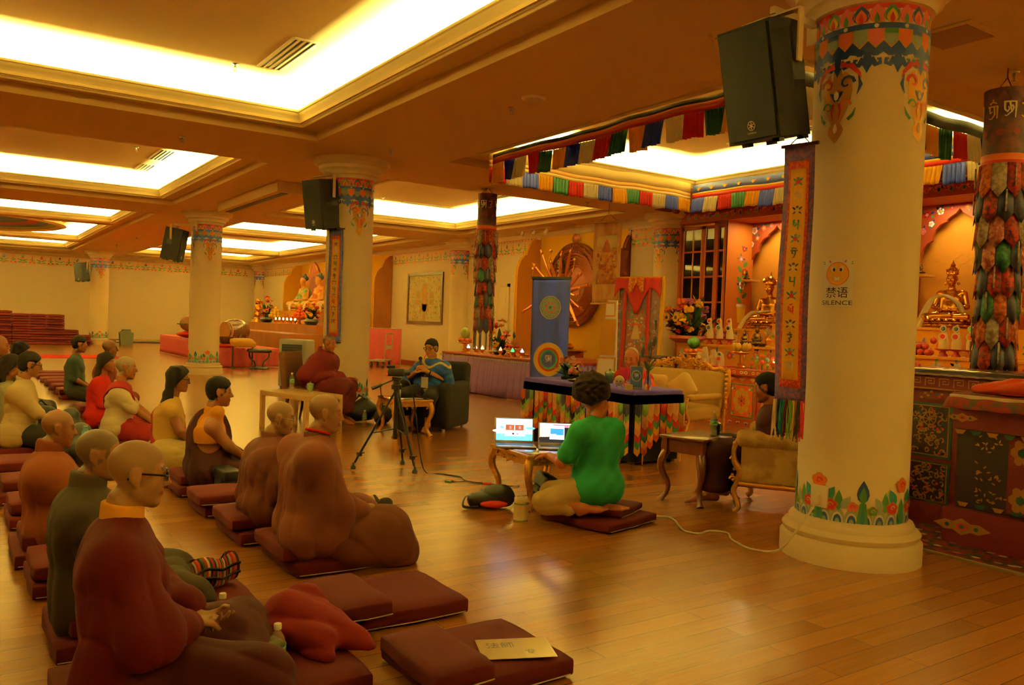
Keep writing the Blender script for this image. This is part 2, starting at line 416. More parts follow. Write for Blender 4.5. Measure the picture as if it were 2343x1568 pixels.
# ============================================================= PILLARS
PM = [COLP, NAVY, WHITE, ORANGE, PINK, GREEN, GOLDP, RED, GREY, YELLOW, TEAL]
RAD = .345
PROF = [(.44, 0), (.44, .13), (.425, .145), (.41, .15), (.425, .165), (.43, .185), (.415, .205), (.385, .212), (.39, .235), (.38, .255), (.352, .265), (RAD, .275), (RAD, 3.5), (.37, 3.505), (.375, 3.54), (.40, 3.56), (.42, 3.565), (.425, 3.61), (.46, 3.635), (.48, 3.64), (.485, 3.69), (.53, 3.72), (.555, 3.725), (.57, 3.76), (.575, 3.8)]
def swirl(g, mp, u, v, r, mi, lift, s=1):
    pts = [(u+s*r*(1-.085*i)*math.cos(i*.62), v+r*(1-.085*i)*math.sin(i*.62)) for i in range(10)]
    for q in stroke(pts, [r*.42*(1-.06*i) for i in range(10)]): g.paint(mp, q, mi, lift)
def face_ornament(g, mp, u):
    """hanging gilt leaf ornament painted under the top band"""
    z = 2.96
    g.paint(mp, [(u+s*(.14*math.sin(PI*min(1, (1-t)*1.05))**.6)*(.35+.65*t), z-.24+.42*t) for s, t in [(1, i/8) for i in range(9)]+[(-1, 1-i/8) for i in range(1, 8)]], 6, .0015, 2)
    for s in (-1, 1):
        for q in stroke([(u+s*.02, z+.19), (u+s*.09, z+.175), (u+s*.14, z+.12), (u+s*.15, z+.09)], [.04, .035, .02, .004]): g.paint(mp, q, 7, .003)
        for q in stroke([(u+s*.135, z+.11), (u+s*.15, z+.05), (u+s*.13, z-.01)], [.004, .024, .004]): g.paint(mp, q, 1, .003)
        swirl(g, mp, u+s*.065, z+.07, .05, 7 if s < 0 else 1, .0035, s); swirl(g, mp, u+s*.06, z-.07, .038, 5 if s < 0 else 3, .0035, s)
        for q in stroke([(u, z-.03), (u+s*.035, z+.015), (u+s*.045, z+.02)], [.03, .018, .004]): g.paint(mp, q, 1, .004)
        for q in stroke([(u+s*.02, z-.05), (u+s*.03, z-.1), (u+s*.02, z-.15)], [.018, .012, .004]): g.paint(mp, q, 7, .004)
        for q in stroke([(u+s*.08, z-.16), (u+s*.11, z-.13), (u+s*.125, z-.09)], [.022, .02, .004]): g.paint(mp, q, 5, .003)
    g.paint(mp, petal(u, z-.16, .11, -.14), 6, .002); g.paint(mp, petal(u, z-.24, .03, .07), 0, .004); g.paint(mp, circ(u, z+.0, .018, .03, 8), 0, .004)
def pillar_paint(g, half=False):
    c = (0, 0, 0); mp = cyl_map(c, RAD); L = 2*PI*RAD
    rng = (PI/2*RAD, 1.5*PI*RAD) if half else (0, L)
    def ok(u): return rng[0]-.03 <= u <= rng[1]+.03
    for i in range(48):
        u0, u1 = L*i/48, L*(i+1)/48
        if ok(u0):
            g.paint(mp, [(u0, 3.47), (u1, 3.47), (u1, 3.5), (u0, 3.5)], 7, .001); g.paint(mp, [(u0, 3.345), (u1, 3.345), (u1, 3.38), (u0, 3.38)], 1, .004)
            g.paint(mp, [(u0, 3.385), (u1, 3.385), (u1, 3.47), (u0, 3.47)], 4 if i % 2 else 0, .0005)
    n = 24
    for i in range(n):
        u = L*(i+.5)/n
        if not ok(u): continue
        g.paint(mp, petal(u, 3.375, .105, .12), 1 if i % 4 == 1 else 5 if i % 4 == 3 else 4, .0015); g.paint(mp, petal(u, 3.375, .07, .095), 9 if i % 4 == 3 else 3 if i % 2 else 4, .0025); g.paint(mp, petal(u, 3.375, .03, .07), 7 if i % 2 else 5, .0035)
        wd = L/n
        k = (3, 8, 4, 5, 3, 1)[i % 6]
        g.paint(mp, [(u-wd/2, 3.345), (u-wd/2, 3.27), (u, 3.225), (u+wd/2, 3.27), (u+wd/2, 3.345)], 6, .001)
        g.paint(mp, [(u-wd*.44, 3.345), (u-wd*.44, 3.275), (u, 3.236), (u+wd*.44, 3.275), (u+wd*.44, 3.345)], (3, 8, 4, 8, 3, 8)[i % 6], .002)
        g.paint(mp, [(u-wd*.44, 3.345), (u-wd*.44, 3.315), (u+wd*.44, 3.315), (u+wd*.44, 3.345)], k, .003)
        g.paint(mp, [(u, 3.225), (u+wd/2, 3.272), (u+wd, 3.225), (u+wd, 3.18), (u, 3.18)], 1, .0012)
        if i % 2 == 0: g.paint(mp, circ(u, 3.362, .014, n=8), 2, .006)
    n = 12
    for i in range(n):
        u = L*(i)/n
        if not ok(u): continue
        g.paint(mp, [(u-.02, 3.2), (u-.03, 3.13), (u-.018, 3.11), (u, 3.075), (u+.018, 3.11), (u+.03, 3.13), (u+.02, 3.2)], 1, .002)
        for s in (-1, 1):
            for q in stroke([(u+s*.02, 3.165), (u+s*.05, 3.125), (u+s*.075, 3.135), (u+s*.072, 3.16), (u+s*.055, 3.16)], [.04, .03, .026, .022, .01]): g.paint(mp, q, 1, .002)
    for k in range(4):
        u = PI*RAD*(1+.5*k)-(0 if k < 3 else L)
        if ok(u): face_ornament(g, mp, u)
    # waves and flowers at the foot
    n = 26
    for i in range(n):
        u = L*(i+.5)/n
        if not ok(u): continue
        for r_, mi, l in ((.047, 8, .001), (.034, 2, .002), (.026, 1, .003), (.014, 8, .004)):
            g.paint(mp, [(u+r_*math.cos(a), .277+r_*1.9*math.sin(a)) for a in [PI*j/8 for j in range(9)]], mi, l)
    for k in range(8):
        u = PI*RAD*(1+.25*k); u = u-L if u > L-.05 else u
        if not ok(u): continue
        big = k % 2 == 0
        h = .2 if big else .1
        g.paint(mp, [(u-.035, .28), (u-.02, .4), (u, .4+h*.2), (u+.02, .4), (u+.035, .28)], 5, .005); g.paint(mp, [(u-.016, .28), (u, .42), (u+.016, .28)], 10, .0065)
        def flower(x, z, r_, a, b):
            for j in range(5): g.paint(mp, circ(x+r_*.55*math.cos(j*1.2566+.3), z+r_*.5*math.sin(j*1.2566+.3), r_*.6, r_*.5, 8), 6, .004)
            for j in range(5): g.paint(mp, circ(x+r_*.5*math.cos(j*1.2566+.3), z+r_*.45*math.sin(j*1.2566+.3), r_*.48, r_*.4, 8), a, .006)
            swirl(g, mp, x, z, r_*.45, b, .0075)
        if big:
            flower(u, .52, .052, 3, 7); flower(u-.08, .38, .042, 7, 2); flower(u+.08, .38, .042, 7, 9)
            for s in (-1, 1):
                g.paint(mp, petal(u+s*.05, .4, .06, .11, -s*.5), 10, .004); g.paint(mp, petal(u+s*.13, .35, .05, .13, 0), 5, .003)
                g.paint(mp, petal(u+s*.15, .36, .05, .1, -s*.5), 8, .0045)
        else:
            g.paint(mp, petal(u, .4, .075, .15), 1, .004); g.paint(mp, petal(u, .4, .045, .11), 5, .005); flower(u-.06, .38, .034, 4, 7); flower(u+.06, .36, .034, 5, 9)
g = G(); g.lathe(PROF, 56); pillar_paint(g)
PILLAR = struct(g.build('pillar', PM, sharp=50)); PILLAR.location = (4.96, 3.26, 0)
for y in (11.81, 20.35, 37.4):
    o = PILLAR.copy(); C.objects.link(o); o.location = (4.96, y, 0)
g = G(); g.lathe(PROF, 28, a0=PI/2, a1=1.5*PI); pillar_paint(g, True)
P0 = struct(g.build('pillar_half', PM, sharp=50)); P0.location = (12.3, 20.9, 0)
for y in (12.45, 39.8):
    o = P0.copy(); C.objects.link(o); o.location = (12.3, y, 0)
# ============================================================= PEOPLE
F32 = np.float32
def sdist(prims, P):
    d = np.full(len(P), 1.0, F32)
    for p in prims:
        k = p[-1]
        if p[0] == 'c':
            a, b = np.array(p[1], F32), np.array(p[2], F32); ra, rb = p[3], p[4]
            c0 = (a+b)/2; rad = np.linalg.norm(b-a)/2+max(ra, rb)
        else:
            c0 = np.array(p[1], F32); r = np.array(p[2], F32)*np.ones(3, F32); rad = float(r.max())
        q = P-c0
        m = (np.abs(q) < rad+.09).all(1)
        idx = np.nonzero(m)[0]
        if not len(idx): continue
        X = P[idx]
        if p[0] == 'c':
            ba = b-a; pa = X-a; h = np.clip(pa @ ba/max(float(ba @ ba), 1e-9), 0, 1)
            dd = np.linalg.norm(pa-h[:, None]*ba, axis=1)-(ra+(rb-ra)*h)
        else:
            X = X-c0
            if len(p) > 4: X = X @ np.array(p[3], F32)
            k0 = np.linalg.norm(X/r, axis=1); k1 = np.linalg.norm(X/(r*r), axis=1)
            dd = k0*(k0-1)/np.maximum(k1, 1e-6)
        e = d[idx]
        if p[0] == 's':
            hh = np.maximum(k-np.abs(e+dd), 0)/k; d[idx] = np.maximum(e, -dd)+hh*hh*k/4
        else:
            hh = np.maximum(k-np.abs(e-dd), 0)/k; d[idx] = np.minimum(e, dd)-hh*hh*k/4
    return d
def isosurf(fn, lo, hi, h, pad=.02):
    """blocky-sparse surface nets of the field FN over the box LO..HI at spacing H"""
    lo = np.array(lo)-3*h; n = [max(2, int(math.ceil((b-a+3*h)/(4*h)))) for a, b in zip(lo, hi)]
    cs = np.stack(np.meshgrid(*[lo[i]+(np.arange(n[i])*4+1.5)*h for i in range(3)], indexing='ij'), -1).reshape(-1, 3).astype(F32)
    dc = fn(cs).reshape(n)
    act = np.abs(dc) < 2.7*h+pad
    D = np.repeat(np.repeat(np.repeat(np.where(dc < 0, -1, 1).astype(F32), 4, 0), 4, 1), 4, 2)
    b = np.argwhere(act)
    o = np.stack(np.meshgrid(*[np.arange(4)]*3, indexing='ij'), -1).reshape(-1, 3)
    P = (lo+(b[:, None, :]*4+o[None]).reshape(-1, 3)*h).astype(F32)
    v = np.concatenate([fn(P[i:i+400000]) for i in range(0, len(P), 400000)]).reshape(-1, 4, 4, 4)
    D.reshape(n[0], 4, n[1], 4, n[2], 4)[b[:, 0], :, b[:, 1], :, b[:, 2], :] = v
    S = D < 0
    cnt = sum(S[i:S.shape[0]-1+i, j:S.shape[1]-1+j, k:S.shape[2]-1+k].astype(np.int8) for i in (0, 1) for j in (0, 1) for k in (0, 1))
    A = np.argwhere((cnt > 0) & (cnt < 8)); id_ = np.full(cnt.shape, -1, np.int32); id_[A[:, 0], A[:, 1], A[:, 2]] = np.arange(len(A))
    acc = np.zeros((len(A), 3)); num = np.zeros(len(A))
    for ax in range(3):
        for u in (0, 1):
            for w_ in (0, 1):
                o0 = [0, 0, 0]; o0[(ax+1) % 3] = u; o0[(ax+2) % 3] = w_; o1 = list(o0); o1[ax] = 1
                d0 = D[tuple((A+o0).T)]; d1 = D[tuple((A+o1).T)]; m = (d0 < 0) != (d1 < 0)
                t = np.where(m, d0/np.where(m, d0-d1, 1), 0)
                pos = np.tile(np.array(o0, float), (len(A), 1)); pos[:, ax] = t
                acc += pos*m[:, None]; num += m
    V = lo+(A+acc/num[:, None])*h
    Fs = []
    for ax in range(3):
        a1, a2 = (ax+1) % 3, (ax+2) % 3
        sl0 = [slice(None)]*3; sl1 = [slice(None)]*3; sl0[ax] = slice(0, -1); sl1[ax] = slice(1, None)
        E = np.argwhere(S[tuple(sl0)] != S[tuple(sl1)])
        E = E[(E[:, a1] > 0) & (E[:, a2] > 0) & (E[:, a1] < S.shape[a1]-1) & (E[:, a2] < S.shape[a2]-1)]
        q = []
        for (i, j) in ((-1, -1), (0, -1), (0, 0), (-1, 0)):
            c = E.copy(); c[:, a1] += i; c[:, a2] += j; q.append(id_[tuple(c.T)])
        q = np.stack(q, 1); ins = S[tuple(E.T)]
        q[~ins] = q[~ins][:, ::-1]
        Fs.append(q[(q >= 0).all(1)])
    return V, np.concatenate(Fs)
def np_mesh(name, V, Fq, m, parent, col=None):
    me = bpy.data.meshes.new(name); me.vertices.add(len(V)); me.vertices.foreach_set('co', np.asarray(V, F32).ravel())
    me.loops.add(Fq.size); me.polygons.add(len(Fq)); me.loops.foreach_set('vertex_index', Fq.ravel().astype(np.int32))
    me.polygons.foreach_set('loop_start', np.arange(0, Fq.size, 4, dtype=np.int32))
    me.polygons.foreach_set('use_smooth', np.ones(len(Fq), bool)); me.materials.append(m)
    if col is not None:
        a = me.attributes.new('Col', 'FLOAT_COLOR', 'POINT'); a.data.foreach_set('color', np.hstack([col, np.ones((len(col), 1))]).astype(F32).ravel())
    me.update(); me.validate()
    o = bpy.data.objects.new(name, me); C.objects.link(o)
    if parent: o.parent = parent
    return o
def bounds(prims):
    lo, hi = np.full(3, 9.), np.full(3, -9.)
    for p in prims:
        if p[0] == 's': continue
        if p[0] == 'c':
            for q, r in ((p[1], p[3]), (p[2], p[4])): lo = np.minimum(lo, np.array(q)-r); hi = np.maximum(hi, np.array(q)+r)
        else:
            r = np.max(np.array(p[2])*np.ones(3)) if len(p) > 4 else np.array(p[2])*np.ones(3)
            lo = np.minimum(lo, np.array(p[1])-r); hi = np.maximum(hi, np.array(p[1])+r)
    return lo, hi
SKIN = mat('skin', '#c98f60', .5, vcol=True)
def V3(*a): return np.array(a, float)
def hand(w, f, nrm, side, curl=.4, s=1.0, fat=1.0):
    """palm and five fingers: wrist W, pointing F, palm facing NRM; SIDE = +1 when the thumb lies on NRM x F"""
    f = np.array(f, float); f /= np.linalg.norm(f); nrm = np.array(nrm, float); nrm -= f*(nrm @ f); nrm /= np.linalg.norm(nrm)
    l = np.cross(nrm, f)*side; w = np.array(w, float); out = []
    for i in range(4):
        u = (.030-.02*i)*s
        kn = w+f*(.082-.004*abs(i-1.3))*s+l*u*1.05
        out.append(('c', w+l*u*.6, kn, .014*s*fat, .0105*s*fat, .012))
        L = (.040, .045, .042, .032)[i]*s; q = kn; ang = curl*(.8+.1*i)
        for j in range(3):
            ang2 = ang*(j+1)*.75
            dr = f*math.cos(ang2)+nrm*math.sin(ang2)+l*(.10-.065*i)*(1-curl*.5)
            e = q+dr/np.linalg.norm(dr)*L*(1, .72, .55)[j]
            out.append(('c', q, e, (.0092-.0008*j)*s*fat, (.0086-.0010*j)*s*fat, .004)); q = e
    t0 = w+f*.018*s+l*.022*s; t1 = t0+(f*.55+l*.75+nrm*.25)*.045*s; t2 = t1+(f*.85+l*.25+nrm*.45*(1+curl))*.036*s/1.1; t3 = t2+(f*.95+nrm*.5*curl-l*.1)*.026*s
    out += [('c', t0, t1, .015*s*fat, .0115*s*fat, .01), ('c', t1, t2, .0105*s*fat, .0095*s*fat, .004), ('c', t2, t3, .0095*s*fat, .0075*s*fat, .004)]
    return out
def foot(a, toe, up=(0, 0, 1), s=1.0):
    a, toe, up = np.array(a, float), np.array(toe, float), np.array(up, float); f = toe-a; L = np.linalg.norm(f); f /= L; l = np.cross(up, f); up = np.cross(f, l)
    out = [('c', a, a-f*.035*s-up*.03*s, .036*s, .032*s, .02), ('c', a, a+f*L*.6, .036*s, .026*s, .03), ('c', a+f*L*.4+l*.02*s, toe-f*.03+l*.025*s, .024*s, .018*s, .02), ('c', a+f*L*.4-l*.02*s, toe-f*.035-l*.025*s, .024*s, .016*s, .02)]
    for i in range(5):
        b = toe-f*(.03+.007*i)*s+l*(.036-.018*i)*s; out.append(('c', b, b+f*.03*s, (.0125-.0012*i)*s, (.0105-.001*i)*s, .004))
    return out
def head_prims(M, s):
    def T(p): return np.array(M @ Vector([c*s for c in p]))
    Rm = np.array(M.to_3x3())
    def e(c, r, k, t='e'): return (t, T(c), np.array(r)*s*np.ones(3), Rm, k)
    def c(a, b, ra, rb, k): return ('c', T(a), T(b), ra*s, rb*s, k)
    o = [e((-.012, 0, .035), (.096, .077, .086), .03), e((.026, 0, -.035), (.064, .059, .083), .03)]
    for y in (-1, 1):
        o += [c((-.005, y*.048, -.055), (.06, y*.014, -.098), .021, .017, .025), e((.05, y*.036, -.028), .029, .025)]
    o += [c((.072, -.038, .024), (.072, .038, .024), .012, .012, .015)]
    for y in (-1, 1): o.append(e((.096, y*.032, .004), (.016, .017, .011), .012, 's'))
    for y in (-1, 1): o.append(e((.072, y*.031, .003), .0125, .003))
    o += [c((.088, 0, .014), (.109, 0, -.030), .007, .0115, .012)]
    for y in (-1, 1): o.append(e((.095, y*.012, -.034), .0085, .006))
    o += [e((.089, 0, -.0605), (.009, .022, .0055), .006), e((.087, 0, -.071), (.009, .019, .0065), .006), e((.069, 0, -.1), .019, .02)]
    for y in (-1, 1):
        o += [e((-.012, y*.083, .002), (.023, .012, .034), .005), e((-.006, y*.079, -.030), (.011, .010, .014), .005)]
        o.append(e((-.006, y*.099, .004), (.013, .010, .021), .005, 's'))
    return o
def mixc(a, b, t): return tuple(x*(1-t)+y*t for x, y in zip(a, b))
def folds(kind, A, seed, c=(0, 0)):
    r = random.Random(seed); ph = [r.uniform(0, 6.28) for _ in range(10)]
    def rg(u): return np.abs(np.sin(u*.5))**.8-.6
    def f(P):
        x, y, z = P[:, 0], P[:, 1], P[:, 2]
        wv = .5*np.sin(z*9+ph[0]+3*y)+.7*np.sin(z*4+ph[1]-2*x)
        th = np.arctan2(y-c[1], x-c[0])
        m1 = .55+.45*np.sin(z*7+2*th+ph[2]); m2 = .5+.5*np.sin(x*9-y*8+z*6+ph[3])
        o = 0
        if 'h' in kind: o = o+rg(th*15+wv*1.8+ph[2])*(.35+.65*m1)+rg(th*8-wv*2+ph[3])*.8*m2
        if 'd' in kind: o = o+rg(x*26+y*18+z*36+2.4*wv+ph[4])*m2+rg(y*34-z*26+x*12+2*wv+ph[5])*.7*(1-m2)
        if 'w' in kind: o = o+rg(z*62+10*y+2.2*wv+ph[6])*m1+rg(z*38-x*16+2*wv+ph[7])*.7*m2
        o = o+.2*np.sin(x*50+ph[8])*np.sin(y*46+ph[9])*np.sin(z*40)
        return (-2.6*A*o).astype(F32)
    return f
CLOTHS = {}
def cloth_mat(col, var=.25):
    if col not in CLOTHS: CLOTHS[col] = mat('cloth_'+col.strip('#'), col, .85, var=var, scale=6, bump=.12, bscale=260)
    return CLOTHS[col]
def person(label, seat, rz, head, hy=0, hp=0, hr=0, s=0.1, j=None, skin='#a5764f', hair='bald', hcol='#16110e', garments=(), h=.008, hs=1.0, hands=None, feet=None, glasses=None, hc=.008, group=None):
    """seat: x,y of the hips; rz heading in degrees from +X; head: world position of the middle of the head; s: seat height"""
    root = thing('person', label, 'person', (seat[0], seat[1], 0), R(rz), group)
    W2L = (Matrix.Translation((seat[0], seat[1], 0)) @ Matrix.Rotation(R(rz), 4, 'Z')).inverted()
    hd = W2L @ Vector(head)
    M = Matrix.Translation(hd) @ Matrix.Rotation(R(hy), 4, 'Z') @ Matrix.Rotation(R(hp), 4, 'Y') @ Matrix.Rotation(R(hr), 4, 'X')
    H0 = np.array(hd)
    nk = np.array(M @ Vector((-.035, 0, -.10))); N = H0+V3(-.05, 0, -.205); J = dict(pel=V3(0, 0, s+.10), N=N)
    lean = (N-J['pel'])
    J['chest'] = J['pel']+lean*.70+V3(-.01, 0, 0); J['waist'] = J['pel']+lean*.35
    for sd, n in ((1, 'L'), (-1, 'R')):
        J['sh'+n] = N+V3(-.01, sd*.165, -.06); J['el'+n] = V3(.05, sd*.25, s+.22); J['wr'+n] = V3(.22, sd*.09, s+.11)
        J['hip'+n] = V3(.02, sd*.09, s+.07); J['kn'+n] = V3(.36, sd*.28, max(.09, s-.0)); J['an'+n] = V3(.36, -sd*.06, max(.07, s-.02))
    for k, v in (j or {}).items(): J[k] = V3(*v)
    Pt = {}
    pel, ch, wa = J['pel'], J['chest'], J['waist']; Y = V3(0, 1, 0)
    Pt['torso'] = [('c', pel+Y*t*.07, wa+Y*t*.06, .115, .10, .04) for t in (1, -1)]+[('c', wa+Y*t*.06, ch+Y*t*.075, .10, .102, .04) for t in (1, -1)]
    Pt['torso'] += [('c', ch+Y*t*.075, N+V3(-.01, t*.06, -.075), .102, .07, .05) for t in (1, -1)]
    Pt['sh'] = [('c', N+V3(0, t*.03, -.01), J['sh'+n], .05, .062, .04) for t, n in ((1, 'L'), (-1, 'R'))]
    for n in 'LR':
        Pt['up'+n] = [('c', J['sh'+n], J['el'+n], .054, .042, .03)]; Pt['fo'+n] = [('c', J['el'+n], J['wr'+n], .042, .027, .02)]
        Pt['th'+n] = [('c', J['hip'+n], J['kn'+n], .092, .062, .04)]; Pt['ca'+n] = [('c', J['kn'+n], J['an'+n], .060, .036, .03)]
    Pt['neck'] = [('c', N, nk, .058, .054, .03)]
    Pt['head'] = head_prims(M, hs)
    if hands is None: hands = {'L': ((1, -.6, -.1), (0, -.2, 1), 1, .5), 'R': ((1, .6, -.1), (0, .2, 1), -1, .5)}
    Pt['hand'] = []
    for n, a in hands.items():
        if a: Pt['hand'] += hand(J['wr'+n], *a[:2], a[2], a[3], fat=1.0 if h < .0075 else 1.18)
    Pt['feet'] = []
    for n, a in (feet or {}).items(): Pt['feet'] += foot(J['an'+n], a[0], s=a[1])
    order = ['torso', 'sh', 'upL', 'upR', 'foL', 'foR', 'thL', 'thR', 'caL', 'caR', 'neck', 'head', 'hand', 'feet']
    pr = [p for k in order for p in Pt[k]]
    lo, hi = bounds(pr)
    Vb, Fb = isosurf(lambda P: sdist(pr, P), lo, hi, h)
    # skin colour by region of the head
    sk = np.array(lin(skin)); col = np.tile(sk, (len(Vb), 1))
    Mi = np.array(M.inverted()); q = (Vb @ Mi[:3, :3].T+Mi[:3, 3])/hs
    x, y, z = q[:, 0], q[:, 1], q[:, 2]
    inh = (z > -.13) & (np.abs(y) < .1) & (np.abs(x) < .13)
    cap = inh & ((x*.72-z*.62) < .012+.02*(np.abs(y) > .06)) & (z > -.075+.02*np.sin(y*30)) & ~((np.abs(y) > .068) & (z < .035) & (x > -.03))
    if hair == 'bald': col[cap] = col[cap]*.72+np.array(lin('#77705f'))*.18
    if hair in ('stubble', 'short'): col[cap] = np.array(lin(hcol))*.8+sk*.25*(hair == 'stubble')
    lip = inh & (x > .078) & (np.abs(y) < .024) & (np.abs(z+.066) < .010); col[lip] = col[lip]*np.array((.9, .55, .5))
    br = inh & (x > .055) & (np.abs(y) > .012) & (np.abs(y) < .05) & (np.abs(z-.030+.05*(np.abs(y)-.03)) < .0048); col[br] = col[br]*.25
    ey = inh & (x > .06) & (np.abs(np.abs(y)-.031) < .0135) & (np.abs(z-.003) < .0038); col[ey] = col[ey]*.12
    np_mesh('body', Vb, Fb, SKIN, root, col)
    def Tm(p): return np.array(M @ Vector([c*hs for c in p]))
    Rm = np.array(M.to_3x3())
    # hair
    if hair in ('short', 'long', 'curly', 'thin', 'bun'):
        th = {'short': .012, 'long': .016, 'curly': .066, 'thin': .004, 'bun': .012}[hair]
        hpz = [('e', Tm((-.014, 0, .04)), np.array((.098+th, .079+th, .087+th))*hs, Rm, .02)]
        if hair == 'curly': hpz.append(('e', Tm((-.06, 0, -.02)), np.array((.07, .09, .08))*hs, Rm, .04))
        else: hpz.append(('e', Tm((-.05, 0, -.02)), np.array((.052, .068+th*.4, .06))*hs, Rm, .03))
        if hair == 'long':
            for t in (1, -1):
                a0, a1, a2 = np.array(hd)+V3(-.04, t*.045, -.01), np.array(hd)+V3(-.085, t*.055, -.22), np.array(hd)+V3(-.125, t*.05, -.44)
                hpz += [('c', a0, a1, .058, .055, .03), ('c', a1, a2, .055, .03, .03)]
        fr = {'short': (.72, -.62, .018), 'long': (.72, -.62, .018), 'curly': (.6, -.55, .055), 'thin': (.85, -.3, -.018), 'bun': (.72, -.62, .018)}[hair]
        rr = random.Random(int(seat[0]*100)); q1 = [rr.uniform(0, 6) for _ in range(6)]
        amp, fq = {'curly': (.017, 62), 'long': (.007, 55)}.get(hair, (.0035, 110))
        longcut = hair == 'long'
        def hf(P, M3=Rm.T/hs, o=np.array(hd)):
            d = sdist(hpz, P); L = (P-o) @ M3.T
            cut = (L[:, 0]*fr[0]+L[:, 2]*fr[1]-fr[2])*hs
            if longcut: cut = np.where(L[:, 2] > -.08, cut, (L[:, 0]+.035)*hs)
            side = np.where((np.abs(L[:, 1]) > .066) & (L[:, 0] > -.028) & (hair != 'long') & (hair != 'curly'), .04-L[:, 2], -1)
            base = -.085-L[:, 2] if hair not in ('long',) else np.full(len(P), -1.)
            w_ = np.sin(P[:, 0]*fq+q1[0]+2*np.sin(P[:, 2]*fq*.6))*np.sin(P[:, 1]*fq+q1[1])*np.sin(P[:, 2]*fq*(.25 if hair == 'long' else 1)+q1[2])
            return np.maximum(np.maximum(d+amp*w_, cut), np.maximum(side, base)*.8).astype(F32)
        lo, hi = bounds(hpz)
        Vh, Fh = isosurf(hf, lo-.02, hi+.02, min(h, .007), pad=.03)
        np_mesh('hair', Vh, Fh, mat('hair_'+hcol.strip('#'), hcol, .85, bump=.8, bscale=220), root)
    for gm in garments:
        name, colr, keys, infl = gm[:4]; o = gm[4] if len(gm) > 4 else {}
        k = o.get('k', .05); gp = []
        for kk in keys:
            fi = infl
            for p in Pt[kk]:
                if p[0] == 'c': gp.append(('c', p[1], p[2], p[3]+fi*o.get('t0', 1), p[4]+fi*o.get('t1', 1), max(k, p[5])))
        for p in o.get('add', ()):
            if len(p) == 4: gp.append(('c', np.array(J[p[0]] if isinstance(p[0], str) else V3(*p[0])), np.array(J[p[1]] if isinstance(p[1], str) else V3(*p[1])), p[2], p[3], k))
            else: gp.append(('e', V3(*p[0]), np.array(p[1]), k))
        fo = folds(o.get('f', 'd'), o.get('A', .004), len(label)*7+len(name), (J['waist'][0]*.5, 0))
        cuts = [(np.array(c_[0], F32), c_[1]) for c_ in o.get('cut', ())]
        floor_z = o.get('z0', .004)
        def gf(P):
            d = sdist(gp, P)+fo(P)*np.clip((N[2]-.03-P[:, 2])/.12, .12, 1).astype(F32)
            for n_, c_ in cuts: d = np.maximum(d, P @ n_-c_)
            return np.maximum(d, floor_z-P[:, 2]).astype(F32)
        lo, hi = bounds(gp)
        Vg, Fg = isosurf(gf, lo-.05, hi+.05, o.get('h', hc), pad=.035)
        cols = o.get('cols')
        if cols: np_mesh(name, Vg, Fg, mat('dyed_cloth', '#ffffff', .85, vcol=True, bump=.15, bscale=200), root, cols(Vg))
        else: np_mesh(name, Vg, Fg, cloth_mat(colr), root)
    if glasses:
        g = G(); g.T = M @ Matrix.Scale(hs, 4)
        for y in (-1, 1):
            g.tube([(.099-.008*abs(math.cos(a))*0, y*.034+.025*math.cos(a), .002+.017*math.sin(a)) for a in [i*PI/8 for i in range(17)]], .0032 if glasses != 'wire' else .0014, 6, cap=False)
            g.tube([(.098, y*.059, .006), (.09, y*.072, .009), (.01, y*.083, .012), (-.022, y*.082, .004), (-.036, y*.08, -.012)], .0042 if glasses != 'wire' else .0016, 6)
        g.tube([(.099, -.009, .006), (.104, 0, .009), (.099, .009, .006)], .0018, 6)
        g.build('glasses', BLACK if glasses != 'wire' else STEEL, root)
    return root, J, M

BROWN1, BROWN2, MAROON, DKMAR, GREYB = '#6e3c28', '#582c1a', '#500c09', '#2a0b0a', '#352b19'
def robe_add(s, back=-.06, side=.26):
    """draped skirt of a sitting robe: hem ring round the hips and over the folded legs"""
    return [((back+.03, .12, s+.06), (back+.03, -.12, s+.06), .11, .11), ((.0, side-.08, s+.06), (.36, side+.03, s+.02), .13, .10), ((.0, -side+.08, s+.06), (.36, -side-.03, s+.02), .13, .10), ((.30, .18, s+.02), (.30, -.18, s+.02), .11, .11)]
def sleeve(n, sd, s): return [('sh'+n, 'el'+n, .085, .105), ('el'+n, 'wr'+n, .10, .065)]
HID = {'L': None, 'R': None}
CLASP = {'L': ((.6, -.9, 0), (-.3, 0, 1), 1, .9), 'R': ((.6, .9, .1), (-.2, 0, -1), 1, .9)}
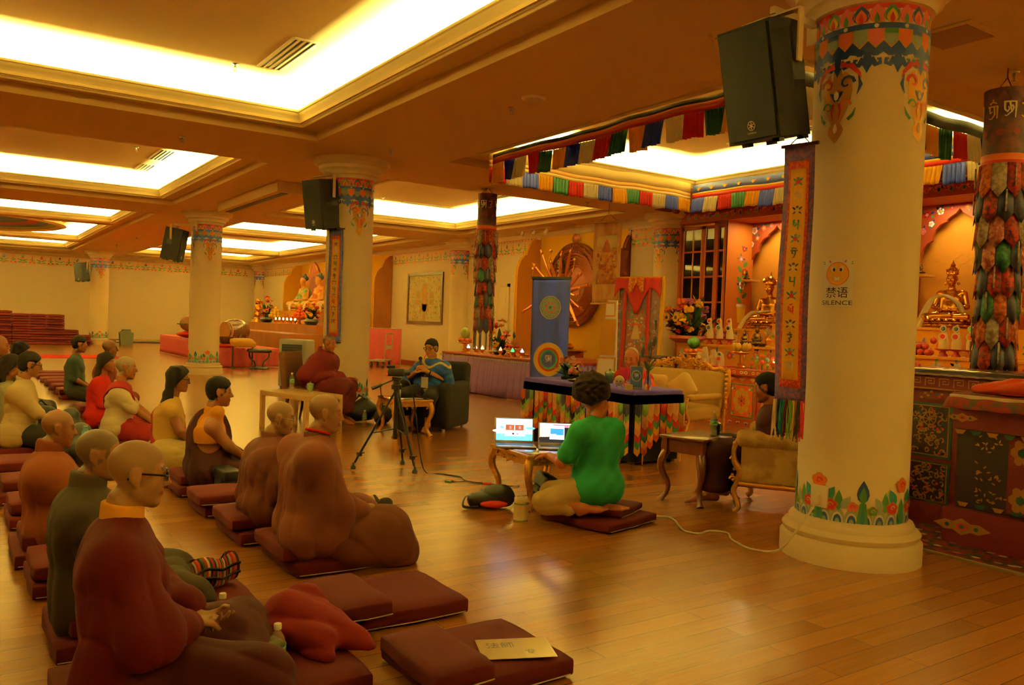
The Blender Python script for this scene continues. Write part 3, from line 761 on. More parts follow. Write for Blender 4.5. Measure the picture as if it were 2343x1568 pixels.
# the five robed nuns and monks nearest to the camera
person('person with shaved head, dark glasses, crimson robe and yellow collar, hands clasped in lap', (.53, 3.10), -8, (.55, 3.12, .88), hy=0, hp=6, s=.16, h=.0062, hc=.0075, hs=.95, glasses='dark', skin='#9f7650',
       j=dict(elL=(.06, .27, .40), elR=(.05, -.26, .40), wrL=(.235, .085, .325), wrR=(.20, -.065, .355), knL=(.40, .27, .19), knR=(.40, -.25, .19), anL=(.40, -.08, .1), anR=(.36, .08, .1)),
       hands={'L': ((.5, -.85, .0), (-.1, 0, 1), 1, .45), 'R': ((.45, .85, -.1), (.1, .1, -1), 1, .6)},
       garments=[('robe', MAROON, ['torso', 'sh'], .032, dict(k=.055, A=.0045, f='hd', add=robe_add(.16, side=.22)[:1]+[('shL', 'elL', .078, .095), ('shR', 'elR', .078, .10), ('elL', (.19, .12, .36), .09, .07), ('elR', (.17, -.10, .355), .095, .065), ((-.06, -.16, .5), (-.12, -.20, .16), .06, .08)])),
                 ('skirt', '#3c100e', ['thL', 'thR', 'caL', 'caR'], .045, dict(k=.08, A=.006, f='d', add=[((0, .15, .14), (0, -.15, .14), .14, .14), ((.32, .2, .16), (.46, .16, .10), .10, .08), ((.30, -.22, .15), (.48, -.18, .08), .11, .08)])),
                 ('collar', '#e8a93c', ['neck'], .016, dict(k=.03, A=.001, h=.006, cut=[((.15, 0, 1), .775)])),
                 ])
person('person with cropped grey hair in a drab olive brown robe with darker sleeve', (.55, 4.02), -4, (.55, 4.02, .81), hy=-12, hp=4, s=.16, h=.0068, hc=.009, hair='stubble', hcol='#4e473c', skin='#976841', hs=.92, hands=HID,
       j=dict(knR=(.28, -.22, .16), knL=(.32, .26, .16), wrR=(.18, -.05, .3), wrL=(.18, .05, .3)),
       garments=[('robe', GREYB, ['torso', 'sh'], .04, dict(k=.06, A=.0045, f='h', add=robe_add(.16, side=.2, back=-.08)+[('shL', 'elL', .085, .11), ((-.05, .1, .45), (-.07, .12, .15), .10, .11), ((-.05, -.1, .45), (-.07, -.12, .15), .10, .11)])),
                 ('sleeve', '#3a3026', ['upR', 'foR'], .05, dict(k=.08, A=.004, f='d')), ('collar', '#4c402c', ['neck'], .022, dict(k=.03, A=.001, cut=[((.25, 0, 1), .70+.02)]))])
person('shaved person in a rust brown robe, sitting beyond the olive robe', (.53, 5.48), -6, (.53, 5.48, .745), hy=4, hp=6, s=.14, h=.0075, hc=.009, skin='#905b30', hs=.87, hands=HID,
       j=dict(elR=(.12, -.20, .36), wrR=(.30, -.06, .30), elL=(.1, .2, .36), wrL=(.3, .05, .3)),
       garments=[('robe', '#743a1a', ['torso', 'sh'], .03, dict(k=.08, A=.005, f='hd', add=robe_add(.12, side=.2, back=-.07)+[('shR', 'elR', .075, .10), ('elR', 'wrR', .10, .07), ('shL', 'elL', .075, .1)])),
                 ('collar', '#743a1a', ['neck'], .018, dict(k=.03, A=.001, cut=[((.25, 0, 1), .665)]))])
person('person with shaved head and thin glasses in a brown robe, second from the tripod', (1.73, 5.37), -2, (1.81, 5.36, .775), hy=-22, hp=8, s=.17, h=.0075, hc=.009, skin='#a0764b', glasses='wire', hs=.90, hands=HID,
       garments=[('robe', BROWN2, ['torso', 'sh'], .04, dict(k=.07, A=.006, f='hd', add=robe_add(.16, side=.22, back=-.07)+[('shL', 'elL', .085, .12), ('shR', 'elR', .085, .12), ('elL', 'wrL', .1, .08), ('elR', 'wrR', .1, .08)])),
                 ('collar', '#5e3420', ['neck'], .022, dict(k=.03, A=.002, cut=[((.2, 0, 1), .685)]))])
person('shaved person in a large dusty brown robe with red neck cord, one knee raised', (1.73, 4.64), -4, (1.83, 4.63, .885), hy=-14, hp=5, s=.17, h=.0065, hc=.0078, skin='#a0744d', hs=.93, hands=HID,
       j=dict(shL=(-.02, .19, .635), shR=(-.02, -.19, .635), knR=(.42, -.17, .20), anR=(.50, -.10, .08), elR=(.16, -.22, .34), wrR=(.34, -.16, .34), knL=(.42, .28, .2), elL=(.08, .27, .36)),
       garments=[('robe', BROWN1, ['torso', 'sh'], .038, dict(k=.07, A=.0055, f='h', add=robe_add(.16, side=.21, back=-.06)[:2]+[('shL', 'elL', .082, .10), ('shR', (.10, -.22, .38), .082, .10), ('elL', 'wrL', .1, .08), ((.06, -.2, .36), (.26, -.18, .33), .10, .07), ((-.05, -.15, .2), (.1, -.19, .22), .13, .12)])),
                 ('skirt', '#5e321e', ['thL', 'thR', 'caL', 'caR'], .05, dict(k=.11, A=.0045, f='d', add=[((.1, -.12, .2), (.44, -.17, .19), .12, .095), ((.44, -.17, .19), (.54, -.15, .04), .10, .08), ((.2, -.2, .14), (.52, -.2, .07), .11, .08)])),
                 ('collar', '#5a3322', ['neck'], .024, dict(k=.03, A=.002, cut=[((.2, 0, 1), .775)])), ('neck_cord', '#c4201c', ['neck'], .018, dict(k=.02, A=0, h=.006, cut=[((.25, .1, 1), .80), ((-.25, -.1, -1), -.785)]))])
# second row of listeners
person('person with short black hair, bare right arm, yellow vest and dark maroon shawl', (1.72, 6.86), -8, (1.8, 6.84, .815), hy=-4, hp=4, s=.14, h=.008, hair='short', skin='#8d5931', hs=.93,
       j=dict(elR=(.14, -.21, .40), wrR=(.33, -.12, .25), wrL=(.3, .05, .25)), hands={'R': ((1, .4, -.3), (0, .3, -1), 1, .5), 'L': None},
       garments=[('vest', '#e3a038', ['torso'], .012, dict(k=.05, A=.002, f='d', add=[('N', 'shL', .06, .07), ('N', (.06, -.10, .66), .06, .055)], cut=[((0, 0, -1), -.42)])), ('collar', '#e3a038', ['neck'], .014, dict(k=.03, A=.001, cut=[((.2, 0, 1), .70)])),
                 ('shawl', DKMAR, ['torso', 'upL', 'foL'], .035, dict(k=.09, A=.005, f='hd', add=robe_add(.12, side=.2)+[('N', 'shL', .07, .085)], cut=[((-.1, -.75, .66), .36)]))])
person('person with long straight black hair and glasses, cream sleeveless top and maroon sash', (1.62, 7.87), -10, (1.7, 7.85, .84), hy=0, hp=3, s=.12, h=.008, hair='long', skin='#905b35', hs=.9, glasses='dark',
       j=dict(elR=(.1, -.22, .4)), hands=HID,
       garments=[('top', '#d8b765', ['torso', 'sh'], .02, dict(k=.05, A=.003, f='d', z0=.30)), ('skirt', '#d8c58c', ['thL', 'thR', 'caL', 'caR'], .05, dict(k=.09, A=.005, f='dw', add=robe_add(.12))), ('sash', '#7c1d1c', ['torso', 'sh'], .034, dict(k=.05, A=.003, f='d', cut=[((.1, -.66, .75), .32), ((-.1, .66, -.75), -.2)]))])
person('older person with cropped grey hair and glasses, white shirt with crimson sash across back', (1.49, 9.61), -10, (1.55, 9.6, .835), hy=0, hp=4, s=.12, h=.009, hair='stubble', hcol='#8d8678', glasses='wire', skin='#996336',
       j=dict(elR=(.14, -.24, .42), wrR=(.40, -.2, .22), wrL=(.4, .2, .22), elL=(.14, .24, .42)), hands={'R': ((1, .1, -.4), (0, 0, -1), 1, .4), 'L': None},
       garments=[('shirt', '#e9e0c6', ['torso', 'sh', 'upL', 'upR'], .018, dict(k=.06, A=.004, f='dw', add=[((-.03, .1, .2), (-.03, -.1, .2), .15, .15)])), ('trousers', '#7c1a17', ['thL', 'thR', 'caL', 'caR'], .05, dict(k=.09, A=.004)),
                 ('collar', '#efe6cc', ['neck'], .014, dict(k=.03, A=0, cut=[((.4, 0, 1), .69)])), ('sash', '#861f1e', ['torso', 'sh'], .042, dict(k=.05, A=.003, f='d', cut=[((.1, .60, .78), .50), ((-.1, -.60, -.78), -.36)]))])
person('person with long wavy dark hair in a bright red top', (1.50, 11.12), -12, (1.57, 11.1, .80), hy=-14, hp=3, s=.10, h=.0095, hair='long', hcol='#1d130e', skin='#8c5933', hs=.9, hands=HID,
       garments=[('top', '#c22a20', ['torso', 'sh', 'upL', 'upR'], .018, dict(k=.07, A=.004, f='dw', add=robe_add(.1, side=.2)))])
person('person with short dark hair, dark green shirt and yellow cord round the neck', (1.56, 14.12), -14, (1.62, 14.1, .90), hy=8, hp=6, s=.12, h=.011, hc=.012, hair='short', skin='#8c5933', hands={'R': ((1, .1, -.5), (0, 0, -1), 1, .4), 'L': None}, j=dict(elR=(.02, -.22, .40), wrR=(.24, -.16, .24)),
       garments=[('shirt', '#2a3630', ['torso', 'sh', 'upL', 'upR'], .018, dict(k=.06, A=.004)), ('trousers', '#22211f', ['thL', 'thR', 'caL', 'caR'], .04, dict()), ('neck_cord', '#d8b43c', ['neck'], .014, dict(k=.02, A=0, cut=[((.3, 0, 1), .73), ((-.3, 0, -1), -.71)]))])
person('person with shaved head half hidden behind the wavy haired person in red', (1.84, 13.16), -12, (1.9, 13.15, .89), hp=4, s=.12, h=.011, hc=.014, skin='#805228', hands=HID,
       garments=[('robe', '#6a2b1c', ['torso', 'sh', 'upL', 'upR'], .04, dict(add=robe_add(.12)))])
person('young person with short black hair and glasses in a short sleeved cream shirt, dark trousers', (.58, 9.43), -8, (.65, 9.42, .875), hy=6, hp=8, s=.13, h=.0085, hair='short', glasses='dark', skin='#9e693d', hs=.97,
       j=dict(elR=(.16, -.24, .42), wrR=(.38, -.12, .26), wrL=(.38, .1, .25), shR=(-.02, -.19, .61), shL=(-.02, .19, .61)), hands={'R': ((1, .3, -.2), (0, 0, -1), 1, .4), 'L': None},
       garments=[('shirt', '#d2c29a', ['torso', 'sh', 'upL', 'upR'], .022, dict(k=.07, A=.004, f='dw', add=[((-.06, .12, .2), (-.06, -.12, .2), .14, .14)])), ('collar', '#d8c9a2', ['neck'], .016, dict(k=.03, A=0, cut=[((.5, 0, 1), .75)])), ('trousers', '#191715', ['thL', 'thR', 'caL', 'caR'], .035, dict())])
person('person with long dark hair and glasses in a grey cardigan behind the cream shirt', (.47, 10.27), -8, (.54, 10.25, .80), hy=0, hp=6, s=.1, h=.010, hair='long', hcol='#1a110c', glasses='dark', skin='#905c33', hands=HID,
       garments=[('cardigan', '#8b8468', ['torso', 'sh', 'upL', 'upR', 'foR', 'foL'], .03, dict(add=robe_add(.1)))])
person('balding person in dark clothes at the left end of the rows', (.40, 11.26), -10, (.46, 11.25, .985), hy=4, hp=4, s=.14, h=.011, hc=.014, skin='#995b30', hands=HID, garments=[('shirt', '#1c1b1d', ['torso', 'sh', 'upL', 'upR', 'foR', 'foL'], .03, dict(add=robe_add(.14)))])
person('person with dark bobbed hair, head only showing behind the cream shirt', (.68, 12.3), -10, (.74, 12.3, .86), hp=10, s=.1, h=.011, hc=.014, hair='long', skin='#905c33', hands=HID,
       garments=[('shirt', '#26221f', ['torso', 'sh', 'upL', 'upR'], .03, dict(add=robe_add(.1)))])
# ============================================================= MATS
MATM = mat('mat_cloth', '#4a100b', .9, var=.15, scale=5, bump=.2, bscale=300)
ZIP = mat('pale_zip', '#a89a78', .4)
def cushion_mesh(g, lx, ly, lz, bev=.022, dome=.008, mi=0):
    bm = bmesh.new(); bmesh.ops.create_cube(bm, size=1)
    bmesh.ops.subdivide_edges(bm, edges=bm.edges[:], cuts=5, use_grid_fill=True)
    for v in bm.verts:
        x, y, z = v.co*2
        r_ = [abs(x), abs(y)]
        # rounded box: clamp to inner core and push out
        h = Vector((lx/2, ly/2, lz/2)); p = Vector((x*h.x, y*h.y, z*h.z)); core = Vector([max(-(h[i]-bev), min(h[i]-bev, p[i])) for i in range(3)])
        d = p-core
        if d.length > 1e-6: p = core+d.normalized()*min(bev, d.length)
        p.z += dome*(1-x*x)*(1-y*y)*(1 if z > 0 else -.2)
        p.x += .004*math.sin(y*5+lx*40); p.y += .004*math.sin(x*5+ly*30)
        v.co = p
    n0 = [v.co[:] for v in bm.verts]; bm.verts.index_update(); f0 = [[v.index for v in f.verts] for f in bm.faces]; bm.free()
    g.add(n0, f0, mi, True)
def floor_mat(name, label, x0, x1, y0, y1, z0, z1, rz=0, zipper=True, group='maroon meditation mats', cat='mat'):
    lx, ly, lz = x1-x0, y1-y0, z1-z0
    g = G(); cushion_mesh(g, lx, ly, lz); o = g.build(name, MATM, loc=((x0+x1)/2, (y0+y1)/2, (z0+z1)/2), sharp=60)
    o.rotation_euler.z = rz; tag(o, label, cat, group)
    if zipper:
        g = G(); k = -lz*.28
        g.tube([(-lx*.46, -ly/2-.002, k), (0, -ly/2-.005, k-.004), (lx*.46, -ly/2-.002, k)], .003, 5)
        z = g.build('zipper', ZIP, o)
    return o
S1, S2 = .004, .088
mats = [  # x0,x1,y0,y1, mat label, (cushion x0,x1,y0,y1), cushion label
    (1.53, 2.15, 2.63, 3.18, 'maroon floor mat with the white laminated sign, nearest the camera', (1.46, 1.73, 2.58, 3.05), 'square maroon cushion on the mat with the laminated sign'),
    (1.54, 2.15, 3.47, 4.02, 'empty maroon floor mat just behind the mat with the laminated sign', (1.43, 1.70, 3.39, 3.88), 'square maroon cushion on the empty mat behind the laminated sign'),
    (1.58, 2.22, 4.37, 4.98, 'maroon mat under the dusty brown robe with one raised knee', (1.52, 1.86, 4.42, 4.95), 'cushion sat on by the person with a raised knee'),
    (1.50, 2.10, 5.14, 5.73, 'maroon mat under the person in brown robe with thin glasses', (1.46, 1.80, 5.2, 5.68), 'cushion sat on by the person in brown with thin glasses'),
    (1.49, 2.08, 5.97, 6.5, 'empty mat between the brown robe and the yellow vest', (1.45, 1.82, 5.95, 6.38), 'cushion on the empty mat beside the small black bag'),
    (1.48, 2.08, 6.72, 7.3, 'mat under the person with the bare arm and yellow vest', (1.5, 1.86, 6.76, 7.2), 'cushion sat on by the person in the yellow vest'),
    (1.48, 2.08, 7.62, 8.2, 'mat under the long haired person in the cream top', (1.5, 1.86, 7.7, 8.15), 'cushion sat on by the long haired person in cream'),
    (1.46, 2.06, 8.5, 9.05, 'empty mat between the cream top and the white shirt with sash', None, ''),
    (1.42, 2.02, 9.32, 9.9, 'mat under the older person in white shirt and sash', (1.4, 1.75, 9.4, 9.85), 'cushion sat on by the older person in white'),
    (1.45, 2.05, 10.8, 11.4, 'mat under the person with wavy hair in red', (1.45, 1.8, 10.9, 11.3), 'cushion sat on by the person in red'),
    (.30, .92, 2.78, 3.38, 'mat under the nearest person in crimson robe', (.3, .74, 2.84, 3.34), 'cushion sat on by the nearest person in crimson'),
    (.96, 1.38, 2.9, 3.5, 'mat holding the crimson shawl and black bag', None, ''),
    (.36, .70, 3.72, 4.3, 'mat under the person in drab olive robe', (.42, .78, 3.76, 4.25), 'cushion sat on by the person in drab olive'),
    (.74, 1.25, 3.88, 4.42, 'mat with the striped woven bag on it', None, ''),
    (.34, .96, 4.62, 5.14, 'empty mat between the olive robe and the rust robe', (.35, .7, 4.64, 5.1), 'cushion on the empty mat between olive and rust robes'),
    (.30, .90, 5.22, 5.8, 'mat under the person in rust brown robe', (.34, .72, 5.27, 5.75), 'cushion sat on by the person in rust brown'),
    (.32, .94, 6.15, 6.7, 'first empty mat beyond the rust brown robe at the left', (.33, .66, 6.2, 6.66), 'cushion on the first empty mat beyond the rust robe'),
    (.30, .92, 6.95, 7.5, 'second empty mat beyond the rust brown robe at the left', (.32, .64, 7.0, 7.45), 'cushion on the second empty mat beyond the rust robe'),
    (.28, .9, 7.8, 8.4, 'third empty mat beyond the rust brown robe at the left', (.3, .62, 7.85, 8.35), 'cushion on the third empty mat beyond the rust robe'),
    (.30, .95, 9.2, 9.85, 'mat under the person in the cream short sleeved shirt', None, ''),
]
for i, m_ in enumerate(mats):
    floor_mat('floor_mat', m_[4], *m_[:4], S1, S2)
    if m_[5]: floor_mat('cushion', m_[6], *m_[5], S2+.002, .172, zipper=i in (0, 1, 4), cat='cushion', group='square maroon cushions')
floor_mat('floor_mat', 'large maroon mat under the kneeling person in the green shirt', 3.72, 4.34, 4.41, 5.03, S1, .075, rz=R(14))
floor_mat('cushion', 'maroon cushion between the green shirted person and his mat', 3.88, 4.32, 4.50, 4.86, .078, .135, rz=R(26), cat='cushion', group='square maroon cushions')
# empty mats in rows far left
k = 0
for y in [12.1+.86*i for i in range(10)]:
    for x in (1.45, .35):
        if (x > 1 and 12.6 < y < 14.3): continue
        floor_mat('floor_mat', 'empty maroon mat in the far rows, left of the dark green shirt', x, x+.62, y, y+.56, S1, S2, zipper=False, group='empty mats in the far rows')
        if y < 17: floor_mat('cushion', 'maroon cushion on an empty mat in the far rows', x-.04, x+.26, y+.03, y+.5, S2+.002, .17, zipper=False, cat='cushion', group='cushions on far empty mats')
# stacked mats against the far wall
base = None
heights = [(.3, 13), (.95, 13), (1.6, 13), (2.2, 12), (2.78, 12), (3.36, 12), (3.86, 6), (4.3, 4)]
for si, (x, n) in enumerate(heights):
    for q in range(n):
        if base is None:
            g = G(); cushion_mesh(g, .6, .6, .096); base = g.build('floor_mat', MATM, sharp=60); o = base
        else:
            o = base.copy(); C.objects.link(o)
        o.location = (x, 36.9+.03*math.sin(q*3.1+si), .05+q*.0975); o.rotation_euler.z = .02*math.sin(q*5+si)
        where = ('at the left end', 'second from the left end', 'third from the left end', 'fourth from the left end', 'fifth from the left end', 'tallest on the right', 'low, next to the tall ones', 'lowest at the right end')[si]
        tag(o, 'maroon mat in the stack %s by the far wall' % where, 'mat', 'mats stacked by the far wall, stack %s' % where)

# ============================================================= SMALL PROPS
PET = mat('bottle_plastic', '#e8e4d0', .08, alpha=.3, coat=1)
LBL = mat('green_label', '#7fae4a', .4); LBL2 = mat('blue_label', '#2c5a86', .4)
def bottle(loc, label, sc=1.0):
    t = thing('water_bottle', label, 'bottle', loc, rnd.uniform(0, 6), 'water bottles')
    g = G()
    pf = [(.001, .0), (.024, .001), (.030, .008)]
    for i in range(6): pf += [(.0305, .014+i*.012), (.0285, .020+i*.012)]
    pf += [(.031, .09), (.031, .145), (.030, .152), (.026, .168), (.014, .188), (.0115, .194), (.0115, .2)]
    g.lathe([(r_*sc, z*sc) for r_, z in pf], 20); g.build('bottle_body', PET, t)
    g = G(); g.lathe([(.0317*sc, .10*sc), (.0322*sc, .101*sc), (.0322*sc, .144*sc), (.0317*sc, .145*sc)], 20)
    mp = cyl_map((0, 0, 0), .0324*sc)
    for a in range(3):
        u0 = a*.068*sc
        for q in stroke([(u0, .11*sc), (u0+.02*sc, .122*sc), (u0+.035*sc, .116*sc), (u0+.045*sc, .13*sc)], [.012*sc, .02*sc, .014*sc, .002*sc]): g.paint(mp, q, 1, .0003)
        for k in range(8): g.paint(mp, [(u0+k*.009*sc, .138*sc), (u0+k*.009*sc+.009*sc, .138*sc), (u0+k*.009*sc+.009*sc, .145*sc), (u0+k*.009*sc, .145*sc)], 1, .0002)
    g.build('label_wrap', [LBL, LBL2], t)
    g = G(); g.lathe([(.0135*sc, .198*sc), (.0145*sc, .199*sc), (.0145*sc, .216*sc), (.013*sc, .219*sc), (.001, .2195*sc)], 20); g.build('bottle_cap', WHITE, t)
    return t
bottle((1.0, 3.66, 0), 'water bottle standing behind the crimson lap, beside the striped bag', 1.05)
bottle((1.02, 2.99, .09), 'water bottle at the bottom edge of the photo by the crimson shawl', 1.0)
# laminated sign on the nearest mat
g = G(); mp = plane_map((1.965, 2.80, .1015), (.92, -.38, 0), (.38, .92, 0), (0, 0, 1))
g.paint(mp, [(-.155, -.105), (.155, -.105), (.155, .105), (-.155, .105)], 0, 0)
g.paint(mp, [(-.15, -.1), (.15, -.1), (.15, .1), (-.15, .1)], 1, .0006)
letter(g, mp, '法師', .062, -.06, .03, 2, .0012); letter(g, mp, '专', .05, .055, -.045, 2, .0012)
tag(g.build('laminated_sign', [mat('laminate', '#e9e4cf', .06, coat=1), mat('laminate_paper', '#dcd3b0', .08, coat=1), mat('ink', '#2a1f16', .3, coat=1)], solid=.001), 'white laminated sign with handwritten characters lying on the nearest mat', 'sign')
# striped woven bag
STR = [mat('weave_'+c, c, .9, bump=.3, bscale=200) for c in ('#9a2b22', '#2b231e', '#8f8a78', '#b5542c', '#46603c', '#c9b37a')]
def striped_bag():
    t = thing('striped_bag', 'small striped woven bag in red, black and grey on a mat', 'bag', (1.09, 4.18, .095), R(20))
    g = G()
    def fn(u, v, side):
        x = -.13+.26*u; wz = math.sin(PI*v)**.5
        return (x, side*(.05*wz*(.75+.25*math.sin(u*7)))+.02*math.sin(u*9), .145*v-.0+.012*math.sin(u*8+side))
    for sd in (-1, 1):
        for k in range(26):
            g.sheet(lambda u, v, k=k, sd=sd: fn((k+u)/26, v, sd), 1, 10, (0, 1, 2, 0, 3, 1, 4, 0, 5, 1)[k % 10])
    g.build('pouch', STR, t, sharp=180)
    for z in (.045, .09):
        g = G(); g.sheet(lambda u, v: (-.132+.264*u, -.055*math.sin(PI*(z+.006)/.145)**.5*(.75+.25*math.sin(u*7))+.02*math.sin(u*9)-.004, z+.014*v+.012*math.sin(u*8-1)), 30, 1, 0); g.build('band', BLACK, t, solid=.003)
    g = G(); g.tube([(-.12, 0, .12), (-.2, .03, .06), (-.24, .0, .01), (-.2, -.06, .006), (-.14, -.07, .008)], .008, 6, flat=.4); g.build('strap', BLACK, t)
striped_bag()
# soft heaps: bags and shawls from smooth blended lumps
def lump(name, prims, fold, mt, parent, h=.008, k=.05, A=.004, z0=.002, cut=(), seed=1):
    pr = list(prims)
    fo = folds(fold, A, seed)
    def fn(P):
        d = sdist(pr, P)+fo(P)
        for n_, c_ in cut: d = np.maximum(d, P @ np.array(n_, F32)-c_)
        return np.maximum(d, z0-P[:, 2]).astype(F32)
    lo, hi = bounds(pr); V, Fq = isosurf(fn, lo-.03, hi+.03, h, pad=.035)
    return np_mesh(name, V, Fq, mt, parent)
CRIM = cloth_mat('#6a1410'); DKB = mat('dark_nylon', '#100e0c', .7, bump=.3, bscale=150); OLV = mat('olive_canvas', '#241c12', .85, bump=.3, bscale=200)
t = thing('shawl', 'crumpled crimson shawl heaped on the mat beside the nearest person', 'shawl', (1.24, 3.28, .09), R(10))
lump('shawl_cloth', [('c', (-.14, .08, .06), (.06, .14, .10), .07, .09, .06), ('c', (.06, .14, .10), (.16, -.12, .02), .085, .05, .06), ('c', (-.02, .1, .11), (.0, -.12, .05), .09, .06, .06), ('c', (.06, 0, .07), (.17, -.2, .0), .08, .03, .05), ('c', (-.05, 0, .05), (-.02, -.2, .02), .07, .035, .05)], 'd', CRIM, t, A=.008, h=.0075)
t = thing('black_bag', 'small black soft bag lying against the crimson shawl', 'bag', (1.02, 3.26, .09), R(30))
lump('bag_body', [('c', (0, -.09, .05), (.0, .06, .09), .045, .055, .04), ('c', (-.03, .06, .08), (.02, .1, .03), .04, .03, .04)], 'd', BLACK, t, A=.006)
g = G(); g.tube([(0, .06, .13), (-.05, .1, .17), (-.07, .0, .15), (-.04, -.1, .07)], .008, 6, flat=.4); g.build('strap', BLACK, t)
t = thing('shoulder_bag', 'slouched dark olive cloth bag in front of the raised knee', 'bag', (2.33, 4.85, 0), R(-35))
lump('bag_body', [('c', (0, .16, .09), (0, -.12, .11), .09, .12, .06), ('c', (0, .18, .18), (.0, .02, .24), .05, .05, .06), ('c', (0, -.12, .13), (0, -.2, .06), .1, .06, .06)], 'dw', OLV, t, A=.006, h=.0085)
g = G(); g.tube([(-.05, .05, .26), (-.08, .1, .29), (-.06, .2, .22)], .012, 6, flat=.4); g.build('strap', OLV, t)
t = thing('document_bag', 'small black bag with a metal buckle on the floor by the bare armed person', 'bag', (1.78, 6.48, 0), R(5))
g = G(); g.box(-.06, .06, -.13, .13, 0, .26, 0, .02, 3); g.build('bag_body', DKB, t)
g = G(); g.box(-.066, .066, -.134, .134, .17, .262, 0, .02, 3); g.build('flap', BLACK, t)
g = G(); g.tube([(-.07, -.08, .2), (-.09, -.09, .1), (-.085, -.09, .03)], .007, 6); g.cbox((-.075, -.085, .14), (.01, .03, .03), 1); g.build('buckle_strap', [BLACK, STEEL], t)
t = thing('backpack', 'black backpack with red trim beside the cream shirted person', 'bag', (1.02, 9.5, 0), R(20))
lump('bag_body', [('c', (0, -.08, .16), (0, .08, .2), .12, .12, .06), ('c', (0, 0, .12), (0, 0, .34), .13, .09, .06)], 'd', BLACK, t, h=.012, A=.005)
g = G(); g.tube([(-.1, -.14, .36), (-.14, -.05, .42), (-.13, .12, .38)], .03, 8, flat=.4); g.tube([(-.14, .1, .1), (-.16, .08, .3)], .03, 8, flat=.4); g.build('red_trim', RED, t)
t = thing('bag', 'black bag with a blue flask pocket behind the rust robed person', 'bag', (1.0, 8.5, 0), R(10))
lump('bag_body', [('c', (0, -.1, .14), (0, .1, .16), .13, .12, .06), ('c', (0, 0, .16), (0, 0, .3), .12, .1, .05)], 'd', BLACK, t, h=.012, A=.005)
g = G(); g.lathe([(.03, .12), (.032, .13), (.032, .34), (.02, .36), (.02, .39), (.001, .39)], 14, c=(-.02, -.2, 0)); g.build('flask', mat('blue_flask', '#5c86a8', .3), t)
# far-left low folding seats among the rows
for i, (x, y) in enumerate(((1.75, 12.0), (2.05, 10.3), (.95, 11.9))):
    t = thing('black_bag', ('black bag on the floor between the red top and the dark green shirt', 'dark bag on the floor in front of the white shirt with sash', 'dark bag on the floor behind the cream shirt')[i], 'bag', (x, y, 0), i)
    lump('bag_body', [('c', (0, -.1, .1), (0, .12, .12), .1, .11, .05)], 'd', DKB, t, h=.014, A=.005)
    g = G(); g.tube([(0, -.1, .18), (0, 0, .28), (0, .12, .2)], .012, 6); g.build('strap', BLACK, t)

# ============================================================= SPEAKERS AND PILLAR BANNERS
SPK = mat('speaker_shell', '#14100d', .75, bump=.3, bscale=300); GRILLE = mat('speaker_mesh', '#0d0c0b', .6, bump=.8, bscale=900)
def loudspeaker(loc, az, tilt, label, s=1.0, ang=R(0)):
    """front face looks along +x locally, tilted downwards; hung from an arm that reaches the pillar"""
    t = thing('loudspeaker', label, 'speaker', loc, az, 'loudspeakers on the pillars')
    Tm = Matrix.Rotation(tilt, 4, 'Y')
    g = G(); g.T = Tm
    W, Hh, D = .40*s, .70*s, .40*s
    pl = [(D/2, -W/2), (D/2, W/2), (D*.05, W/2), (-D/2, W*.30), (-D/2, -W*.30), (D*.05, -W/2)]
    g.prism(pl, 'z', -Hh/2, Hh/2, 0); g.build('cabinet', SPK, t)
    g = G(); g.T = Tm; g.box(D/2, D/2+.012*s, -W/2+.015*s, W/2-.015*s, -Hh/2+.015*s, Hh/2-.015*s, 0, .006); gr = g.build('front_mesh', GRILLE, t)
    g = G(); g.T = Tm; mp = plane_map((D/2+.013*s, 0, -Hh*.36), (0, 1, 0), (0, 0, 1), (1, 0, 0))
    for i in range(20):
        a, b = 2*PI*i/20, 2*PI*(i+1)/20
        g.paint(mp, [(.03*s*math.cos(a), .03*s*math.sin(a)), (.03*s*math.cos(b), .03*s*math.sin(b)), (.025*s*math.cos(b), .025*s*math.sin(b)), (.025*s*math.cos(a), .025*s*math.sin(a))], 0, .001)
    for k in range(3):
        a = PI/2+k*PI/3; g.paint(mp, [(.022*s*math.cos(a)+.003*s*math.sin(a), .022*s*math.sin(a)-.003*s*math.cos(a)), (.022*s*math.cos(a)-.003*s*math.sin(a), .022*s*math.sin(a)+.003*s*math.cos(a)), (-.022*s*math.cos(a)-.003*s*math.sin(a), -.022*s*math.sin(a)+.003*s*math.cos(a)), (-.022*s*math.cos(a)+.003*s*math.sin(a), -.022*s*math.sin(a)-.003*s*math.cos(a))], 0, .001)
    letter(g, mp, 'YAMAHA', .017*s, 0, -.045*s, 0, .001); g.build('badge', WHITE, gr)
    g = G(); g.T = Tm
    for sy in (-1, 1): g.box(-.10*s, .02*s, sy*W*.42-.03*s, sy*W*.42+.03*s, -.02*s, .10*s)
    g.build('side_handle', BLACK, t)
    g = G(); g.T = Tm
    for px in (-.3, .3):
        for py in (-.3, .3): g.cbox((px*D, py*W, -Hh/2-.012*s), (.05*s, .05*s, .024*s))
    g.build('rubber_foot', BLACK, t)
    g = G(); yk = W/2+.012*s
    for sy in (-1, 1): g.cbox((0, sy*(yk+.008), Hh*.36), (.045*s, .012*s, Hh*.46))
    g.cbox((0, 0, Hh*.59), (.05*s, 2*yk+.03*s, .012*s)); g.build('yoke', COLP, t)
    return t
def wall_arm(t, length, z):
    g = G(); g.box(-length, .0, -.018, .018, z, z+.045); g.box(-length-.01, -length+.01, -.06, .06, z-.1, z+.12); g.build('wall_arm', COLP, t)
A0 = R(197)
t = loudspeaker((4.27, 3.51, 3.03), R(180), R(13), 'black loudspeaker hung on the nearest pillar, logo on its grille', 1.0); wall_arm(t, .44, .44)
t = loudspeaker((4.47, 11.65, 3.09), R(200), R(8), 'black loudspeaker on the second pillar, above the small blue banner', 1.0); wall_arm(t, .24, .44)
